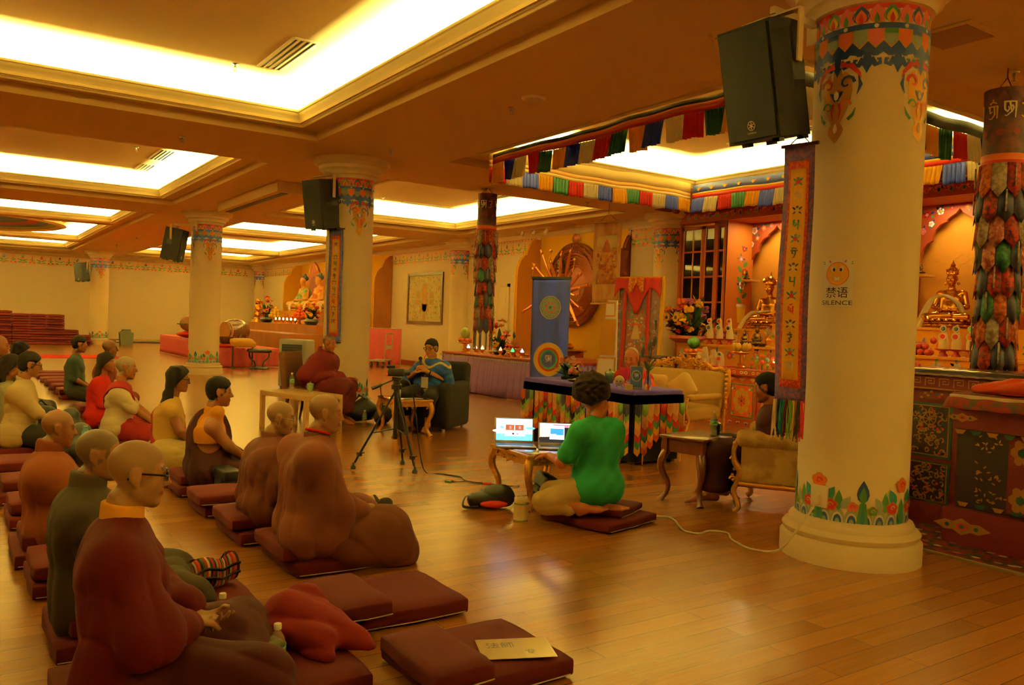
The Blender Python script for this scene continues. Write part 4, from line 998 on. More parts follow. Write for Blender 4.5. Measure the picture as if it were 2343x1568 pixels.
t = loudspeaker((4.22, 20.3, 3.0), R(330), R(10), 'black loudspeaker on the third pillar, its back turned to the camera', 1.05); wall_arm(t, -.5, .44)
t = loudspeaker((4.30, 37.1, 2.9), R(215), R(8), 'black loudspeaker on the farthest pillar near the stacked mats', 1.05); wall_arm(t, .45, .44)

BRO1 = mat('violet_brocade', '#4a3a8a', .7, col2='#7a4a78', scale=40); BRO2 = mat('red_brocade', '#b8301c', .7, col2='#d8622a', scale=60); YSILK = mat('yellow_silk', '#e8b020', .5, var=.1, scale=5, bump=.05)
GOLDTH = mat('gold_thread', '#c99a3c', .5)
def pillar_banner(loc, az, w, h, label, fringe=True, blue=False):
    t = thing('mantra_banner', label, 'banner', loc, az, 'long yellow banners on the pillars')
    mp = plane_map((0, 0, 0), (0, 1, 0), (0, 0, 1), (1, 0, 0))   # faces +x, u to the viewer's right is +y
    def wavy(u, v, l): return (l+.012*math.sin(v*5)+.006*math.sin(u*14+v*3), u, v)
    def band(g, u0, u1, v0, v1, l):
        g.sheet(lambda a, b: wavy(u0+(u1-u0)*a, v0+(v1-v0)*b, l), 4, 30, 0)
    g = G(); band(g, -w/2, w/2, -h, 0, 0); g.build('border', BRO1 if not blue else mat('blue_brocade', '#2e3a8a', .7, col2='#565a9a', scale=40), t, solid=.006)
    g = G(); band(g, -w*.34, w*.34, -h+.09, -.09, .006); g.build('inner_border', BRO2, t, solid=.002)
    g = G(); band(g, -w*.26, w*.26, -h+.14, -.14, .010); y = g.build('yellow_panel', YSILK, t, solid=.002)
    cols = [mat('stitch_dark', '#3a3a2e', .7), mat('stitch_green', '#2f6a3a', .7), mat('stitch_red', '#c0301e', .7), mat('stitch_pale', '#d9c98a', .7), TEAL]
    g = G(); n = 14; keys = ['om', 'ma', 'ni', 'pa', 'me', 'hum', 'ah']
    for k in range(n):
        v = -.22-(h-.44)*k/(n-1); mpw = lambda a, b, l: wavy(a, b, .0125+l)
        if k % 2:
            glyph(g, mpw, keys[(k//2) % 7], 0, v, w*.30, (3, 1, 0, 1, 2, 0, 3)[(k//2) % 7], .001, .16, .8)
        else:
            ci = 4 if k % 4 == 0 else 0
            g.paint(mpw, circ(0, v, w*.075, n=8), 3 if k % 4 else 2, .001); g.paint(mpw, circ(0, v+w*.10, w*.05, n=6), ci, .001)
            for s in (-1, 1):
                g.paint(mpw, petal(s*w*.05, v+w*.02, w*.06, w*.15, -s*.9), ci, .001); g.paint(mpw, petal(s*w*.05, v-w*.04, w*.05, w*.12, -s*2.2), ci, .001)
    g.build('embroidery', cols, y)
    if fringe:
        fc = ['#e8d8b0', '#1e2a5a', '#1e7a80', '#6a1c1c', '#7aa83a', '#d8b83a', '#4a3a22', '#d83a5a']
        for i, c_ in enumerate(fc):
            g = G(); u0 = -w/2+w*(i+.5)/8
            for q in range(16):
                uu = u0+w/8*(rnd.random()-.5)*1.0; L = .19+.03*math.sin(q*2+i); g.tube([(rnd.uniform(-.01, .012), uu, -h+.01), (rnd.uniform(-.015, .015), uu+rnd.uniform(-.006, .006), -h-L*.5), (rnd.uniform(-.02, .02), uu+rnd.uniform(-.012, .012), -h-L-rnd.uniform(0, .03))], .0035, 4)
            g.build('tassel', mat('tassel_'+c_[1:], c_, .8), t)
    g = G(); g.tube([(-.005, -w/2-.02, .01), (-.005, w/2+.02, .01)], .012, 8); g.tube([(0, -.06, .02), (-.02, 0, .08), (0, .06, .02)], .004, 5); g.build('rod', mat('dark_wood', '#3a1c10', .5), t)
    return t
pillar_banner((4.37, 3.335, 2.62), R(190), .205, 1.6, 'long yellow banner with violet border and coloured fringe on the nearest pillar')
pillar_banner((4.66, 11.60, 2.74), R(217), .235, 1.66, 'long yellow banner with blue border on the second pillar behind the seated monk', False, True)
# SILENCE notices on the pillars
FACEY = mat('smiley_yellow', '#f0b81c', .35); PAPER = mat('notice_paper', '#f4f2ee', .25, coat=.5)
def notice(y, az, z, label, near):
    o = thing('silence_notice', label, 'sign', (4.96, y, 0), 0, 'notices on the pillars')
    g = G(); mp0 = cyl_map((0, 0, 0), RAD+.003, az)
    mp = lambda u, v, l=0: mp0(u, v+z, l)
    for i in range(8):
        a, b = -.1+.2*i/8, -.1+.2*(i+1)/8; g.paint(mp, [(a, -.15), (b, -.15), (b, .15), (a, .15)], 0, 0)
    if near:
        g.paint(mp, circ(0, .062, .073, n=24), 3, .0008, 4); g.paint(mp, circ(0, .062, .069, n=24), 1, .0014, 4)
        for s in (-1, 1):
            g.paint(mp, circ(s*.025, .09, .016, .022, 12), 4, .002); g.paint(mp, circ(s*.022, .086, .008, .011, 10), 2, .0026)
            for q in stroke([(s*.055, .145), (s*.045, .132)], .008): g.paint(mp, q, 3, .0026)
            for d in (0, .6):
                for q in stroke([(s*.085, .12+d*.02), (s*.096, .128+d*.02)], .004): g.paint(mp, q, 5, .002)
        for a in (-.5, .5):
            for q in stroke([(-.02*math.cos(a), .028-.02*math.sin(a)), (.02*math.cos(a), .028+.02*math.sin(a))], .013): g.paint(mp, q, 4, .0022+.0004*(a > 0))
        letter(g, mp, '禁语', .073, 0, -.062, 2, .001); letter(g, mp, 'SILENCE', .04, 0, -.123, 2, .001, 1.35)
    else:
        g.paint(mp, circ(0, .06, .07, n=16), 1, .001, 2); g.paint(mp, [(-.07, -.1), (.07, -.1), (.07, -.03), (-.07, -.03)], 4, .001)
        letter(g, mp, '禁语', .06, 0, -.065, 2, .002); letter(g, mp, 'SILENCE', .035, 0, -.123, 2, .002, 1.35)
    g.build('notice_sheet', [PAPER, FACEY, mat('ink_black', '#181512', .4), mat('smiley_edge', '#d84a28', .4), WHITE, GREEN], o)
    return o
notice(3.26, R(190), 1.775, 'SILENCE notice with yellow smiley taped to the nearest pillar', True)
notice(20.35, R(223-72), 1.8, 'small SILENCE notice on the third pillar', False)
notice(37.4, R(223-75), 1.8, 'small SILENCE notice on the farthest pillar', False)
# socket and white cable at the nearest pillar
t = thing('wall_socket', 'white double socket low on the nearest pillar', 'socket', (4.96, 3.26, 0), R(181))
g = G(); g.T = Matrix.Translation((RAD, 0, .42)); g.box(-.02, .012, -.06, .06, -.07, .07, 0, .004); g.build('socket_plate', WHITE, t)
g = G(); g.T = Matrix.Translation((RAD+.012, -.01, .40)); g.box(0, .035, -.028, .028, -.03, .03, 0, .008); g.build('plug', WHITE, t)
CABLE = mat('cable_white', '#e6e0cc', .5)
g = G()
pts = [(4.585, 3.26, .385), (4.54, 3.26, .33), (4.48, 3.3, .22), (4.42, 3.4, .06), (4.43, 3.62, .008), (4.5, 3.85, .008), (4.62, 4.0, .008), (4.55, 4.1, .008), (4.42, 4.08, .008), (4.38, 4.18, .008), (4.46, 4.32, .008), (4.55, 4.45, .008), (4.58, 4.56, .008), (4.5, 4.62, .008)]
def smooth(pts, n=6):
    out = []; P = [Vector(p) for p in pts]
    for i in range(len(P)-1):
        a, b, c_, d = P[max(i-1, 0)], P[i], P[i+1], P[min(i+2, len(P)-1)]
        for k in range(n):
            t_ = k/n; out.append(.5*((2*b)+(c_-a)*t_+(2*a-5*b+4*c_-d)*t_*t_+(3*b-a-3*c_+d)*t_**3))
    return out+[P[-1]]
g.tube(smooth(pts), .0075, 6); tag(g.build('power_cable', CABLE), 'white power cable snaking over the floor from the pillar socket', 'cable')

# ============================================================= TRIPOD AND VIDEO CAMERA
t = thing('tripod', 'black camera tripod standing in the open floor', 'tripod', (3.55, 7.2, 0))
top = Vector((0, 0, .78))
for a_, fx in (('a', (-.33, .21)), ('b', (.11, -.22)), ('c', (.23, .28))):
    e = Vector((fx[0], fx[1], .04)); g = G()
    for s in (-1, 1):
        n_ = Vector((-fx[1], fx[0], 0)).normalized()*.018*s
        g.tube([top+n_, top.lerp(e, .58)+n_], .010, 6)
    g.tube([top.lerp(e, .5), top.lerp(e, .97)], .012, 8); L = g.build('leg', mat('black_metal', '#1a1a18', .35, .4), t)
    g = G(); g.lathe([(.014, 0), (.026, 0), (.026, .022), (.012, .04), (.01, .06)], 12, c=(fx[0], fx[1], 0)); g.build('rubber_foot', BLACK, L)
    g = G(); q = top.lerp(e, .86); g.cbox(q, (.04, .04, .035)); g.tube([q, q+Vector((.04, -.03, .02))], .008, 6); g.build('clamp', BLACK, L)
g = G()
for fx in ((-.33, .21), (.11, -.22), (.23, .28)): g.tube([(0, 0, .40), top.lerp(Vector((fx[0], fx[1], .04)), .58)], .007, 6)
g.build('spreader', BLACK, t)
g = G(); g.lathe([(.02, .3), (.02, .78), (.05, .78), (.05, .82), (.035, .83), (.035, .86), (.045, .87), (.045, .9), (.0, .9)], 16); g.build('head', BLACK, t)
g = G(); g.tube([(-.02, .02, .87), (-.20, .05, .80)], [.008, .009], 8); g.tube([(-.14, .04, .825), (-.23, .055, .785)], .017, 10); g.build('pan_handle', BLACK, t)
t = thing('video_camera', 'small black video camera mounted on the tripod', 'camera', (3.55, 7.2, .905), R(-25))
g = G(); g.box(-.09, .07, -.035, .035, .0, .075, 0, .012); g.build('camera_body', BLACK, t)
g = G(); g.T = Matrix.Translation((.07, 0, .038)) @ Matrix.Rotation(PI/2, 4, 'Y'); g.lathe([(.03, 0), (.032, .01), (.032, .05), (.026, .055), (.0, .045)], 16); g.build('lens', BLACK, t)
g = G(); g.box(-.06, .02, .036, .046, .01, .065); g.box(-.10, -.02, -.02, .02, .078, .105, 0, .006); g.build('viewfinder', BLACK, t)
g = G(); g.ball((-.092, -.02, .02), .006, 8, 5); g.build('record_lamp', mat('red_led', '#ff2010', .4, emit=2), t)
g = G(); g.tube(smooth([(3.5, 7.17, .9), (3.62, 7.08, .86), (3.68, 7.05, .6), (3.7, 7.0, .3), (3.75, 6.95, .02), (3.86, 6.82, .007), (3.95, 6.62, .007), (3.9, 6.42, .007), (4.02, 6.22, .007), (4.12, 6.08, .007), (4.17, 6.02, .012)]), .006, 6)
g.tube(smooth([(3.9, 6.42, .007), (3.8, 6.42, .007), (3.76, 6.5, .007)]), .004, 5); c0 = g.build('camera_cable', BLACK); tag(c0, 'black camera cable on the floor ending in coloured plugs', 'cable')
for i, (p, q, mt_) in enumerate((((3.74, 6.53, .009), (3.79, 6.47, .009), RED), ((3.72, 6.50, .009), (3.75, 6.44, .009), GREEN), ((3.98, 6.27, .009), (4.03, 6.2, .009), RED), ((4.13, 6.07, .011), (4.19, 6.0, .011), WHITE))):
    g = G(); g.tube([p, q], .009, 7); g.build('plug', mt_, c0)

# ============================================================= GILT TABLES
GILT2 = mat('carved_gilt', '#e6b04c', .32, .85, var=.3, scale=30, bump=.5, bscale=70); TOPW = mat('dark_table_top', '#5a3a1c', .2, coat=.6)
def scroll_carving(g, c, du, dv, n, w, h, seed, mi=0, dens=14):
    """raised acanthus relief: curling stems with beads over a U x V patch"""
    r = random.Random(seed); c, du, dv, n = Vector(c), Vector(du), Vector(dv), Vector(n)
    for k in range(dens):
        u, v = r.uniform(-w/2, w/2), r.uniform(-h/2, h/2); s = r.uniform(.45, 1)*min(w, h)*.28; a0 = r.uniform(0, 6); sg = r.choice((-1, 1))
        g.tube([c+du*(u+s*(1-.11*i)*math.cos(a0+sg*i*.75))+dv*(v+s*(1-.11*i)*math.sin(a0+sg*i*.75))+n*(.004+.002*i) for i in range(8)], [s*.22*(1-.09*i)+.0015 for i in range(8)], 5)
        g.ball(c+du*u+dv*v+n*.012, s*.26, 7, 5)
def cabriole(g, top, foot, out, r0=.034, r1=.016):
    top, foot, out = Vector(top), Vector(foot), Vector(out); L = top.z-foot.z
    pts = []; rs = []
    for i in range(15):
        t_ = i/14; z = top.z-L*t_; b = .9*math.sin(PI*min(1, t_*1.9))*(t_ < .53)*.55-(.32*math.sin(PI*(t_-.5)/.42) if .5 < t_ < .92 else 0)+(max(0, t_-.88)*3.2)
        pts.append((top.x+out.x*b*.06, top.y+out.y*b*.06, z)); rs.append(r0*(1.1-.9*min(1, t_*1.25))+r1*min(1, t_*1.25)+(r0*.35 if t_ > .93 else 0))
    g.tube(pts, rs, 10); return pts
def gilt_table(name, label, loc, rz, w, d, h, glass=False, seed=3):
    t = thing(name, label, 'table', loc, rz, 'gilt carved low tables')
    g = G(); g.box(-w/2, w/2, -d/2, d/2, h-.03, h, 0, .008); g.build('table_rim', GILT2, t)
    g = G(); g.box(-w/2+.03, w/2-.03, -d/2+.03, d/2-.03, h-.008, h+.003, 0, .002); g.build('table_top', TOPW if not glass else mat('dark_glass', '#26282a', .04, coat=1), t)
    g = G(); a = .05
    for sx in (-1, 1):
        g.box(sx*(w/2-.03)-.01, sx*(w/2-.03)+.01, -d/2+.04, d/2-.04, h-.085, h-.03); scroll_carving(g, (sx*(w/2-.02), 0, h-.068), (0, 1, 0), (0, 0, 1), (sx, 0, 0), d*.72, .07, seed+sx, dens=16)
    for sy in (-1, 1):
        g.box(-w/2+.04, w/2-.04, sy*(d/2-.03)-.01, sy*(d/2-.03)+.01, h-.085, h-.03); scroll_carving(g, (0, sy*(d/2-.02), h-.068), (1, 0, 0), (0, 0, 1), (0, sy, 0), w*.72, .07, seed+7+sy, dens=18)
    g.build('carved_apron', GILT2, t)
    for sx in (-1, 1):
        for sy in (-1, 1):
            g = G(); p0 = (sx*(w/2-.045), sy*(d/2-.045), h-.03); cabriole(g, p0, (p0[0], p0[1], 0), (sx, sy, 0))
            scroll_carving(g, (p0[0]+sx*.02, p0[1]+sy*.02, h-.10), (sy*.7, -sx*.7, 0), (0, 0, 1), (sx*.7, sy*.7, 0), .04, .09, seed+sx*3+sy, dens=7); g.build('leg', GILT2, t)
    return t
gilt_table('gilt_table', 'small gilt carved table holding two laptops', (4.0, 5.46, 0), R(-6), .58, .66, .44)
gilt_table('gilt_table', 'small gilt carved table with glass top in front of the man with a microphone', (4.80, 9.48, 0), R(-8), .52, .68, .46, True, 9)
SILV = mat('laptop_shell', '#b8b2a4', .35, .6); KEYS = mat('keyboard', '#2a2826', .5)
def laptop(loc, rz, label, kind, w=.33, d=.225, h=.215, ang=R(108)):
    t = thing('laptop', label, 'laptop', loc, rz, 'open laptops')      # screen faces -x locally, hinge at x=+d/2
    g = G(); g.box(-d/2, d/2, -w/2, w/2, 0, .014, 0, .005); b = g.build('base', SILV, t)
    g = G(); g.box(-d*.12, d*.38, -w*.44, w*.44, .0145, .0165); g.build('keyboard', KEYS, b)
    g = G(); g.box(-d*.44, -d*.17, -w*.14, w*.14, .0143, .0152); g.build('trackpad', mat('trackpad', '#a39d90', .3), b)
    tl = ang-PI/2
    T = Matrix.Translation((d/2, 0, .012)) @ Matrix.Rotation(tl, 4, 'Y')
    g = G(); g.T = T; g.box(-.003, .006, -w/2, w/2, 0, h, 0, .003); l = g.build('lid', SILV, t)
    mp0 = lambda u, v, q=0: tuple(T @ Vector((-.0036-q, -u, v)))
    EM = lambda n, c, e=1.0: mat('screen_'+n, c, .3, emit=e)
    S = [EM('sky', '#58b8f0', 1.5), EM('white', '#f4f8ff', 1.6), EM('dark', '#20242c', .6), EM('blue', '#2a78d8', 1.3), EM('rust', '#9a5030', 1.0), EM('pink', '#f0c0a8', 1.3), EM('paleblue', '#a8dcf8', 1.5), EM('violet', '#b07888', 1.1)]
    g = G(); x0, x1, y0, y1 = -w*.46, w*.46, h*.10, h*.95
    def q(a, b, c, e, mi, l): g.paint(mp0, [(x0+(x1-x0)*a, y0+(y1-y0)*b), (x0+(x1-x0)*c, y0+(y1-y0)*b), (x0+(x1-x0)*c, y0+(y1-y0)*e), (x0+(x1-x0)*a, y0+(y1-y0)*e)], mi, l)
    r = random.Random(5)
    if kind == 'sky':
        q(0, 0, 1, .3, 0, .0002); q(0, .3, 1, 1, 6, .0002)
        for i in range(9): g.paint(mp0, circ(x0+(x1-x0)*r.random(), y0+(y1-y0)*(.2+.5*r.random()), w*.09*(r.random()+.4), h*.05, 10), 0 if i % 2 else 1, .0003+i*.00002)
        for i in range(26): g.paint(mp0, circ(x0+(x1-x0)*(.04+.92*r.random()), y0+(y1-y0)*(.03+.93*r.random()), .004, .004, 4), r.choice((3, 3, 4, 1, 2)), .0006)
        q(.24, .2, .8, .78, 1, .0008); q(.26, .46, .50, .72, 4, .001); q(.52, .46, .76, .72, 4, .001); q(.36, .52, .42, .66, 7, .0012); q(.62, .52, .68, .66, 7, .0012); q(.44, .26, .5, .34, 2, .001); q(.56, .26, .62, .33, 7, .001)
    else:
        q(0, 0, 1, 1, 5, .0002); q(.4, .55, 1, 1, 7, .0003); q(0, 0, 1, .2, 2, .0004)
        for i in range(12): g.paint(mp0, circ(x0+(x1-x0)*(.05+.9*i/11), y0+(y1-y0)*(.18+.25*(i/11)**2), .022, .02, 7), 2, .0005)
        q(.74, .15, 1, .8, 2, .0006); q(.3, .18, .74, .88, 1, .001); q(.32, .45, .72, .74, 3, .0013); q(.5, .40, .72, .47, 3, .0013); q(.36, .24, .7, .32, 6, .0013)
        for i in range(6): q(.87, .2+i*.12, .93, .27+i*.12, 6 if i % 2 else 3, .0012)
        q(0, .96, 1, 1, 1, .0012)
    g.build('screen', S, l)
    return t
laptop((3.84, 5.58, .445), R(60), 'larger laptop with a blue desktop and two small pictures', 'sky')
laptop((4.10, 5.36, .445), R(56), 'smaller laptop with a dark rocky desktop beside the green shirt', 'rock', .30, .2, .19)
# things on the floor round the laptop table
t = thing('sling_bag', 'black and red sling bag on the floor left of the laptop table', 'bag', (3.52, 5.42, 0), R(-30))
lump('bag_body', [('c', (-.13, 0, .06), (.1, .02, .09), .06, .085, .05), ('c', (-.02, .02, .1), (.08, 0, .13), .07, .06, .04)], 'd', BLACK, t, A=.004)
g = G(); g.ball((.02, -.062, .045), (.11, .03, .03), 14, 7); g.build('red_pocket', mat('red_nylon', '#c92a1c', .6), t)
g = G(); g.tube(smooth([(-.14, 0, .1), (-.2, -.02, .09), (-.22, -.05, .03), (-.18, -.06, .015), (-.1, -.05, .02)]), .012, 6, flat=.4); g.build('strap', BLACK, t)
t = thing('flask', 'cream ribbed flask with green bands in front of the laptop table', 'flask', (3.50, 4.98, 0))
g = G(); pf = [(.0, 0), (.05, .0), (.053, .006)]+[(.053, .01+.0*i) for i in range(1)]+[(.053, .125)]
for i in range(28): g.tube([(.052*math.cos(i*PI/14), .052*math.sin(i*PI/14), .012), (.052*math.cos(i*PI/14), .052*math.sin(i*PI/14), .122)], .0035, 5)
g.lathe(pf, 28); g.build('flask_body', mat('cream_plastic', '#e6dcae', .4), t)
g = G(); g.lathe([(.054, .125), (.056, .128), (.056, .136), (.054, .139)], 28); g.build('green_band', mat('green_rubber', '#8a9a3a', .5), t)
g = G(); g.lathe([(.053, .002), (.055, .003), (.055, .01), (.053, .012)], 28); g.build('green_band', mat('green_rubber', '#8a9a3a', .5), t)
g = G(); g.lathe([(.052, .139), (.052, .165), (.048, .175), (.03, .178), (.03, .172), (.0, .172)], 28); g.build('lid', mat('cream_plastic', '#e6dcae', .4), t)
bottle((3.82, 5.27, 0), 'small water bottle under the laptop table behind the cream flask', .95)
t = thing('camera_case', 'black padded case leaning under the laptop table by the knees', 'bag', (4.0, 5.42, 0), R(-20))
g = G(); g.T = Matrix.Rotation(R(12), 4, 'Y'); g.box(-.06, .06, -.16, .16, .01, .24, 0, .03, 3); g.build('case_body', BLACK, t)
g = G(); g.T = Matrix.Rotation(R(12), 4, 'Y'); g.box(-.075, -.055, -.11, .11, .05, .14, 0, .008); g.build('front_pocket', DKB, t)
# things on the glass table
t = thing('thermos_mug', 'white lidded mug with green rim on the glass topped gilt table', 'mug', (4.66, 9.45, .463)); g = G(); g.lathe([(.0, 0), (.05, 0), (.055, .01), (.058, .15), (.06, .155)], 20); g.build('mug_body', WHITE, t); g = G(); g.lathe([(.061, .155), (.062, .16), (.062, .172), (.05, .18), (.0, .182)], 20); g.build('lid', mat('pale_green', '#b8c890', .4), t)
g = G(); g.lathe([(.0, 0), (.03, 0), (.034, .004), (.036, .075), (.034, .075), (.031, .008), (.0, .006)], 18); o = g.build('drinking_glass', GLASS, loc=(4.92, 9.36, .463)); tag(o, 'square clear drinking glass on the glass topped gilt table', 'glass')
t = thing('desk_microphone', 'small black microphone on a stub stand on the gilt table', 'microphone', (4.50, 9.55, .463)); g = G(); g.lathe([(.0, 0), (.03, 0), (.03, .012), (.012, .03), (.0, .03)], 14); g.build('base', BLACK, t); g = G(); g.tube([(0, 0, .02), (-.02, .0, .16)], [.006, .008], 8); g.build('stem', BLACK, t)
g = G(); g.box(-.1, .1, -.07, .07, 0, .006); o = g.build('paper_sheet', PAPER, loc=(4.82, 9.28, .4635)); o.rotation_euler.z = .3; tag(o, 'sheet of paper lying on the glass topped gilt table', 'paper')
# ============================================================= SEATED SPEAKERS AND THEIR FURNITURE
DKWOOD = mat('dark_leg_wood', '#2a160c', .4); BROWNF = mat('brown_velvet', '#5e3a1c', .9, var=.2, bump=.1, bscale=200); BLKF = mat('black_chair_cover', '#191614', .9, bump=.2, bscale=250)
PALEW = mat('pale_birch', '#d9bd84', .4, var=.1, scale=4, stretch=(1, 12, 1)); CHERRY = mat('cherry_wood', '#6b3517', .3, var=.3, scale=3, stretch=(2, 14, 2), coat=.4)
t = thing('chair', 'brown high backed armless chair under the seated crimson monk', 'chair', (4.12, 11.02, 0), R(-50))
g = G(); g.box(-.24, .26, -.25, .25, .36, .47, 0, .03, 3); g.build('seat', BROWNF, t)
g = G(); g.T = Matrix.Translation((-.25, 0, .36)) @ Matrix.Rotation(R(-7), 4, 'Y'); g.box(-.05, .04, -.25, .25, 0, .60, 0, .03, 3); g.build('backrest', BROWNF, t)
for sx, sy in ((1, 1), (1, -1), (-1, 1), (-1, -1)):
    g = G(); g.tube([(sx*.21, sy*.21, .37), (sx*.23+(-.05 if sx < 0 else 0), sy*.22, 0)], [.026, .016], 8); g.build('leg', DKWOOD, t)
person('monk wrapped in a crimson shawl, seated on the brown chair by the second pillar', (4.16, 10.98), -50, (4.30, 10.84, 1.09), hy=2, hp=10, s=.47, h=.009, hc=.0095, hair='stubble', hcol='#140e0a', skin='#a86634', hs=.95, hands=HID,
       j=dict(knL=(.45, .14, .50), knR=(.45, -.14, .50), anL=(.42, .08, .10), anR=(.46, -.10, .08), elR=(.02, -.27, .66), elL=(.05, .27, .66), wrR=(.3, -.1, .62), wrL=(.3, .1, .62)), feet={'R': ((.66, -.12, .02), .95), 'L': ((.60, .06, .02), .95)},
       garments=[('shawl', '#5a100c', ['torso', 'sh', 'upL', 'upR', 'foL', 'foR', 'neck'], .05, dict(k=.07, A=.0065, f='d', cut=[((.5, 0, 1), 1.075)], add=[('shR', 'elR', .09, .10), ('shL', 'elL', .09, .1), ((.1, -.2, .62), (.34, .1, .60), .09, .09)])),
                 ('skirt', '#4c0e0b', ['thL', 'thR'], .05, dict(k=.07, A=.0065, f='dh', z0=.16, add=[('knL', (.44, .10, .22), .11, .12), ('knR', (.46, -.10, .2), .11, .12), ((.1, 0, .5), (.42, 0, .5), .13, .12)]))])
# black covered armchair and the man with the microphone
t = thing('armchair', 'armchair in a black stretch cover under the man with the microphone', 'chair', (5.42, 9.92, 0), R(216))
g = G(); g.box(-.36, .30, -.26, .26, .03, .44, 0, .05, 3); g.build('seat', BLKF, t)
g = G(); g.T = Matrix.Translation((-.36, 0, .3)) @ Matrix.Rotation(R(-8), 4, 'Y'); g.box(-.10, .08, -.37, .37, 0, .60, 0, .08, 4); g.build('backrest', BLKF, t)
for sy in (-1, 1):
    g = G(); g.box(-.40, .36, sy*.32-.09, sy*.32+.09, .03, .64, 0, .07, 4); g.build('armrest', BLKF, t)
for sx in (-1, 1):
    for sy in (-1, 1): g = G(); g.lathe([(.02, 0), (.025, .035)], 10, c=(sx*.3, sy*.33, 0)); g.build('foot', STEEL, t)
def tiedye(V):
    z = V[:, 2]; w_ = z+.03*np.sin(V[:, 1]*22)+.02*np.sin(V[:, 0]*31+V[:, 1]*9)
    c = np.tile(np.array(lin('#24489c')), (len(V), 1)); c *= (.8+.3*np.sin(V[:, 1]*40+3*np.sin(z*30)))[:, None]
    m = (np.abs(w_-.885) < .016) | (np.abs(w_-1.0) < .013) | (z < .545+.01*np.sin(V[:, 1]*60)); c[m] = np.array(lin('#d9c48e')); return c
P17, J17, M17 = person('man in blue tie dyed t-shirt and glasses speaking into a microphone', (5.38, 9.86), 216, (5.27, 9.70, 1.085), hy=-6, hp=6, s=.44, h=.0075, hc=.009, hair='short', glasses='dark', skin='#c08450', hs=.95,
       j=dict(knL=(.44, .19, .46), knR=(.46, -.2, .47), anL=(.42, .16, .09), anR=(.40, -.14, .09), elL=(.10, .30, .66), elR=(.10, -.31, .66), wrL=(.28, .06, .78), wrR=(.30, -.10, .76)),
       hands={'L': ((.25, -.55, .7), (-.2, -1, -.3), -1, .9), 'R': ((.15, .6, .7), (-.2, 1, -.3), 1, 1.0)}, feet={'L': ((.62, .2, .02), .95), 'R': ((.60, -.18, .02), .95)},
       garments=[('t_shirt', '', ['torso', 'sh', 'upL', 'upR'], .035, dict(k=.05, A=.003, f='d', cols=tiedye, add=[((.05, .08, .58), (.05, -.08, .58), .14, .14)])), ('trousers', '#1d1815', ['thL', 'thR', 'caL', 'caR'], .025, dict(k=.04, A=.003, z0=.2))])
g = G(); w_ = [J17['wrL'], J17['wrR']]; mc = (np.array(w_[0])+np.array(w_[1]))/2
t = thing('microphone', 'black hand microphone held at the chin of the man in blue', 'microphone', (5.38, 9.86, 0), R(216))
g = G(); g.tube([(.31, -.03, .78), (.29, -.035, .92)], [.012, .016], 10); g.build('mic_handle', BLACK, t); g = G(); g.ball((.288, -.036, .945), .027, 12, 8); g.build('mic_head', GRILLE, t)
t = thing('name_badge', 'white badge on a red lanyard worn by the man in blue', 'badge', (5.38, 9.86, 0), R(216))
g = G(); g.box(.222, .226, -.045, .055, .56, .70); g.build('badge_card', PAPER, t)
g = G()
for s in (-1, 1): g.tube(smooth([(.02, s*.075, 1.0), (.12, s*.07, .93), (.19, s*.045, .85), (.225, .004, .71)]), .006, 5, flat=.4)
g.build('lanyard', mat('lanyard_red', '#c42a20', .6), t)
t = thing('watch', 'gold watch on the wrist of the man in blue', 'watch', (5.38, 9.86, 0), R(216))
g = G(); g.T = Matrix.Translation(Vector(J17['wrL'])*.88+Vector(J17['elL'])*.12) @ Vector(Vector(J17['wrL'])-Vector(J17['elL'])).to_track_quat('Z', 'Y').to_matrix().to_4x4(); g.lathe([(.034, -.009), (.036, 0), (.034, .009)], 16); g.build('strap', BLACK, t)
g = G(); g.T = Matrix.Translation(Vector(J17['wrL'])*.88+Vector(J17['elL'])*.12+Vector((.03, 0, .015))); g.ball((0, 0, 0), (.012, .016, .016), 10, 6); g.build('watch_face', GOLD, t)
# kneeling man in green
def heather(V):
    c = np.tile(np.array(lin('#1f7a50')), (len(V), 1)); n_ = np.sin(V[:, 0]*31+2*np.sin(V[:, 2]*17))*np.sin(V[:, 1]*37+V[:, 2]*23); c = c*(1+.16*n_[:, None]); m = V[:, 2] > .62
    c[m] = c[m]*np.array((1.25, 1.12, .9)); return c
person('man with curly dark hair in a green t-shirt kneeling at the laptops, seen from behind', (3.94, 4.67), 98, (4.0, 4.82, .93), hy=22, hp=30, s=.235, h=.0065, hc=.008, hair='curly', hcol='#241812', skin='#a8622f', hs=.92, glasses='wire',
       j=dict(pel=(.0, 0, .30), knL=(.16, .36, .17), knR=(.36, .10, .17), anL=(-.06, .17, .145), anR=(-.10, -.01, .13), hipL=(.0, .1, .27), hipR=(.0, -.1, .27), shL=(.0, .18, .685), shR=(.0, -.18, .685), elL=(.10, .26, .46), elR=(.06, -.28, .45), wrL=(.32, .17, .47), wrR=(.31, -.18, .47)),
       hands={'L': ((1, -.2, 0), (0, 0, -1), -1, .5), 'R': ((1, .2, 0), (0, 0, -1), 1, .5)}, feet={'L': ((-.19, .08, .145), 1.0), 'R': ((-.25, -.07, .145), 1.0)},
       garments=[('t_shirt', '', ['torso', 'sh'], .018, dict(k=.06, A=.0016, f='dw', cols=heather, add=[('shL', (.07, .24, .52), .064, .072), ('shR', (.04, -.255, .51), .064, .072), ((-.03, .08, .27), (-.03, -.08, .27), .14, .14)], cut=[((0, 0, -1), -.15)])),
                 ('trousers', '#b39a66', ['thL', 'thR'], .02, dict(k=.04, A=.004, f='dw', add=[('knL', (.04, .24, .145), .075, .062), ('knR', (.12, .08, .145), .075, .062)], cut=[((-1, 0, 0), .06)]))])
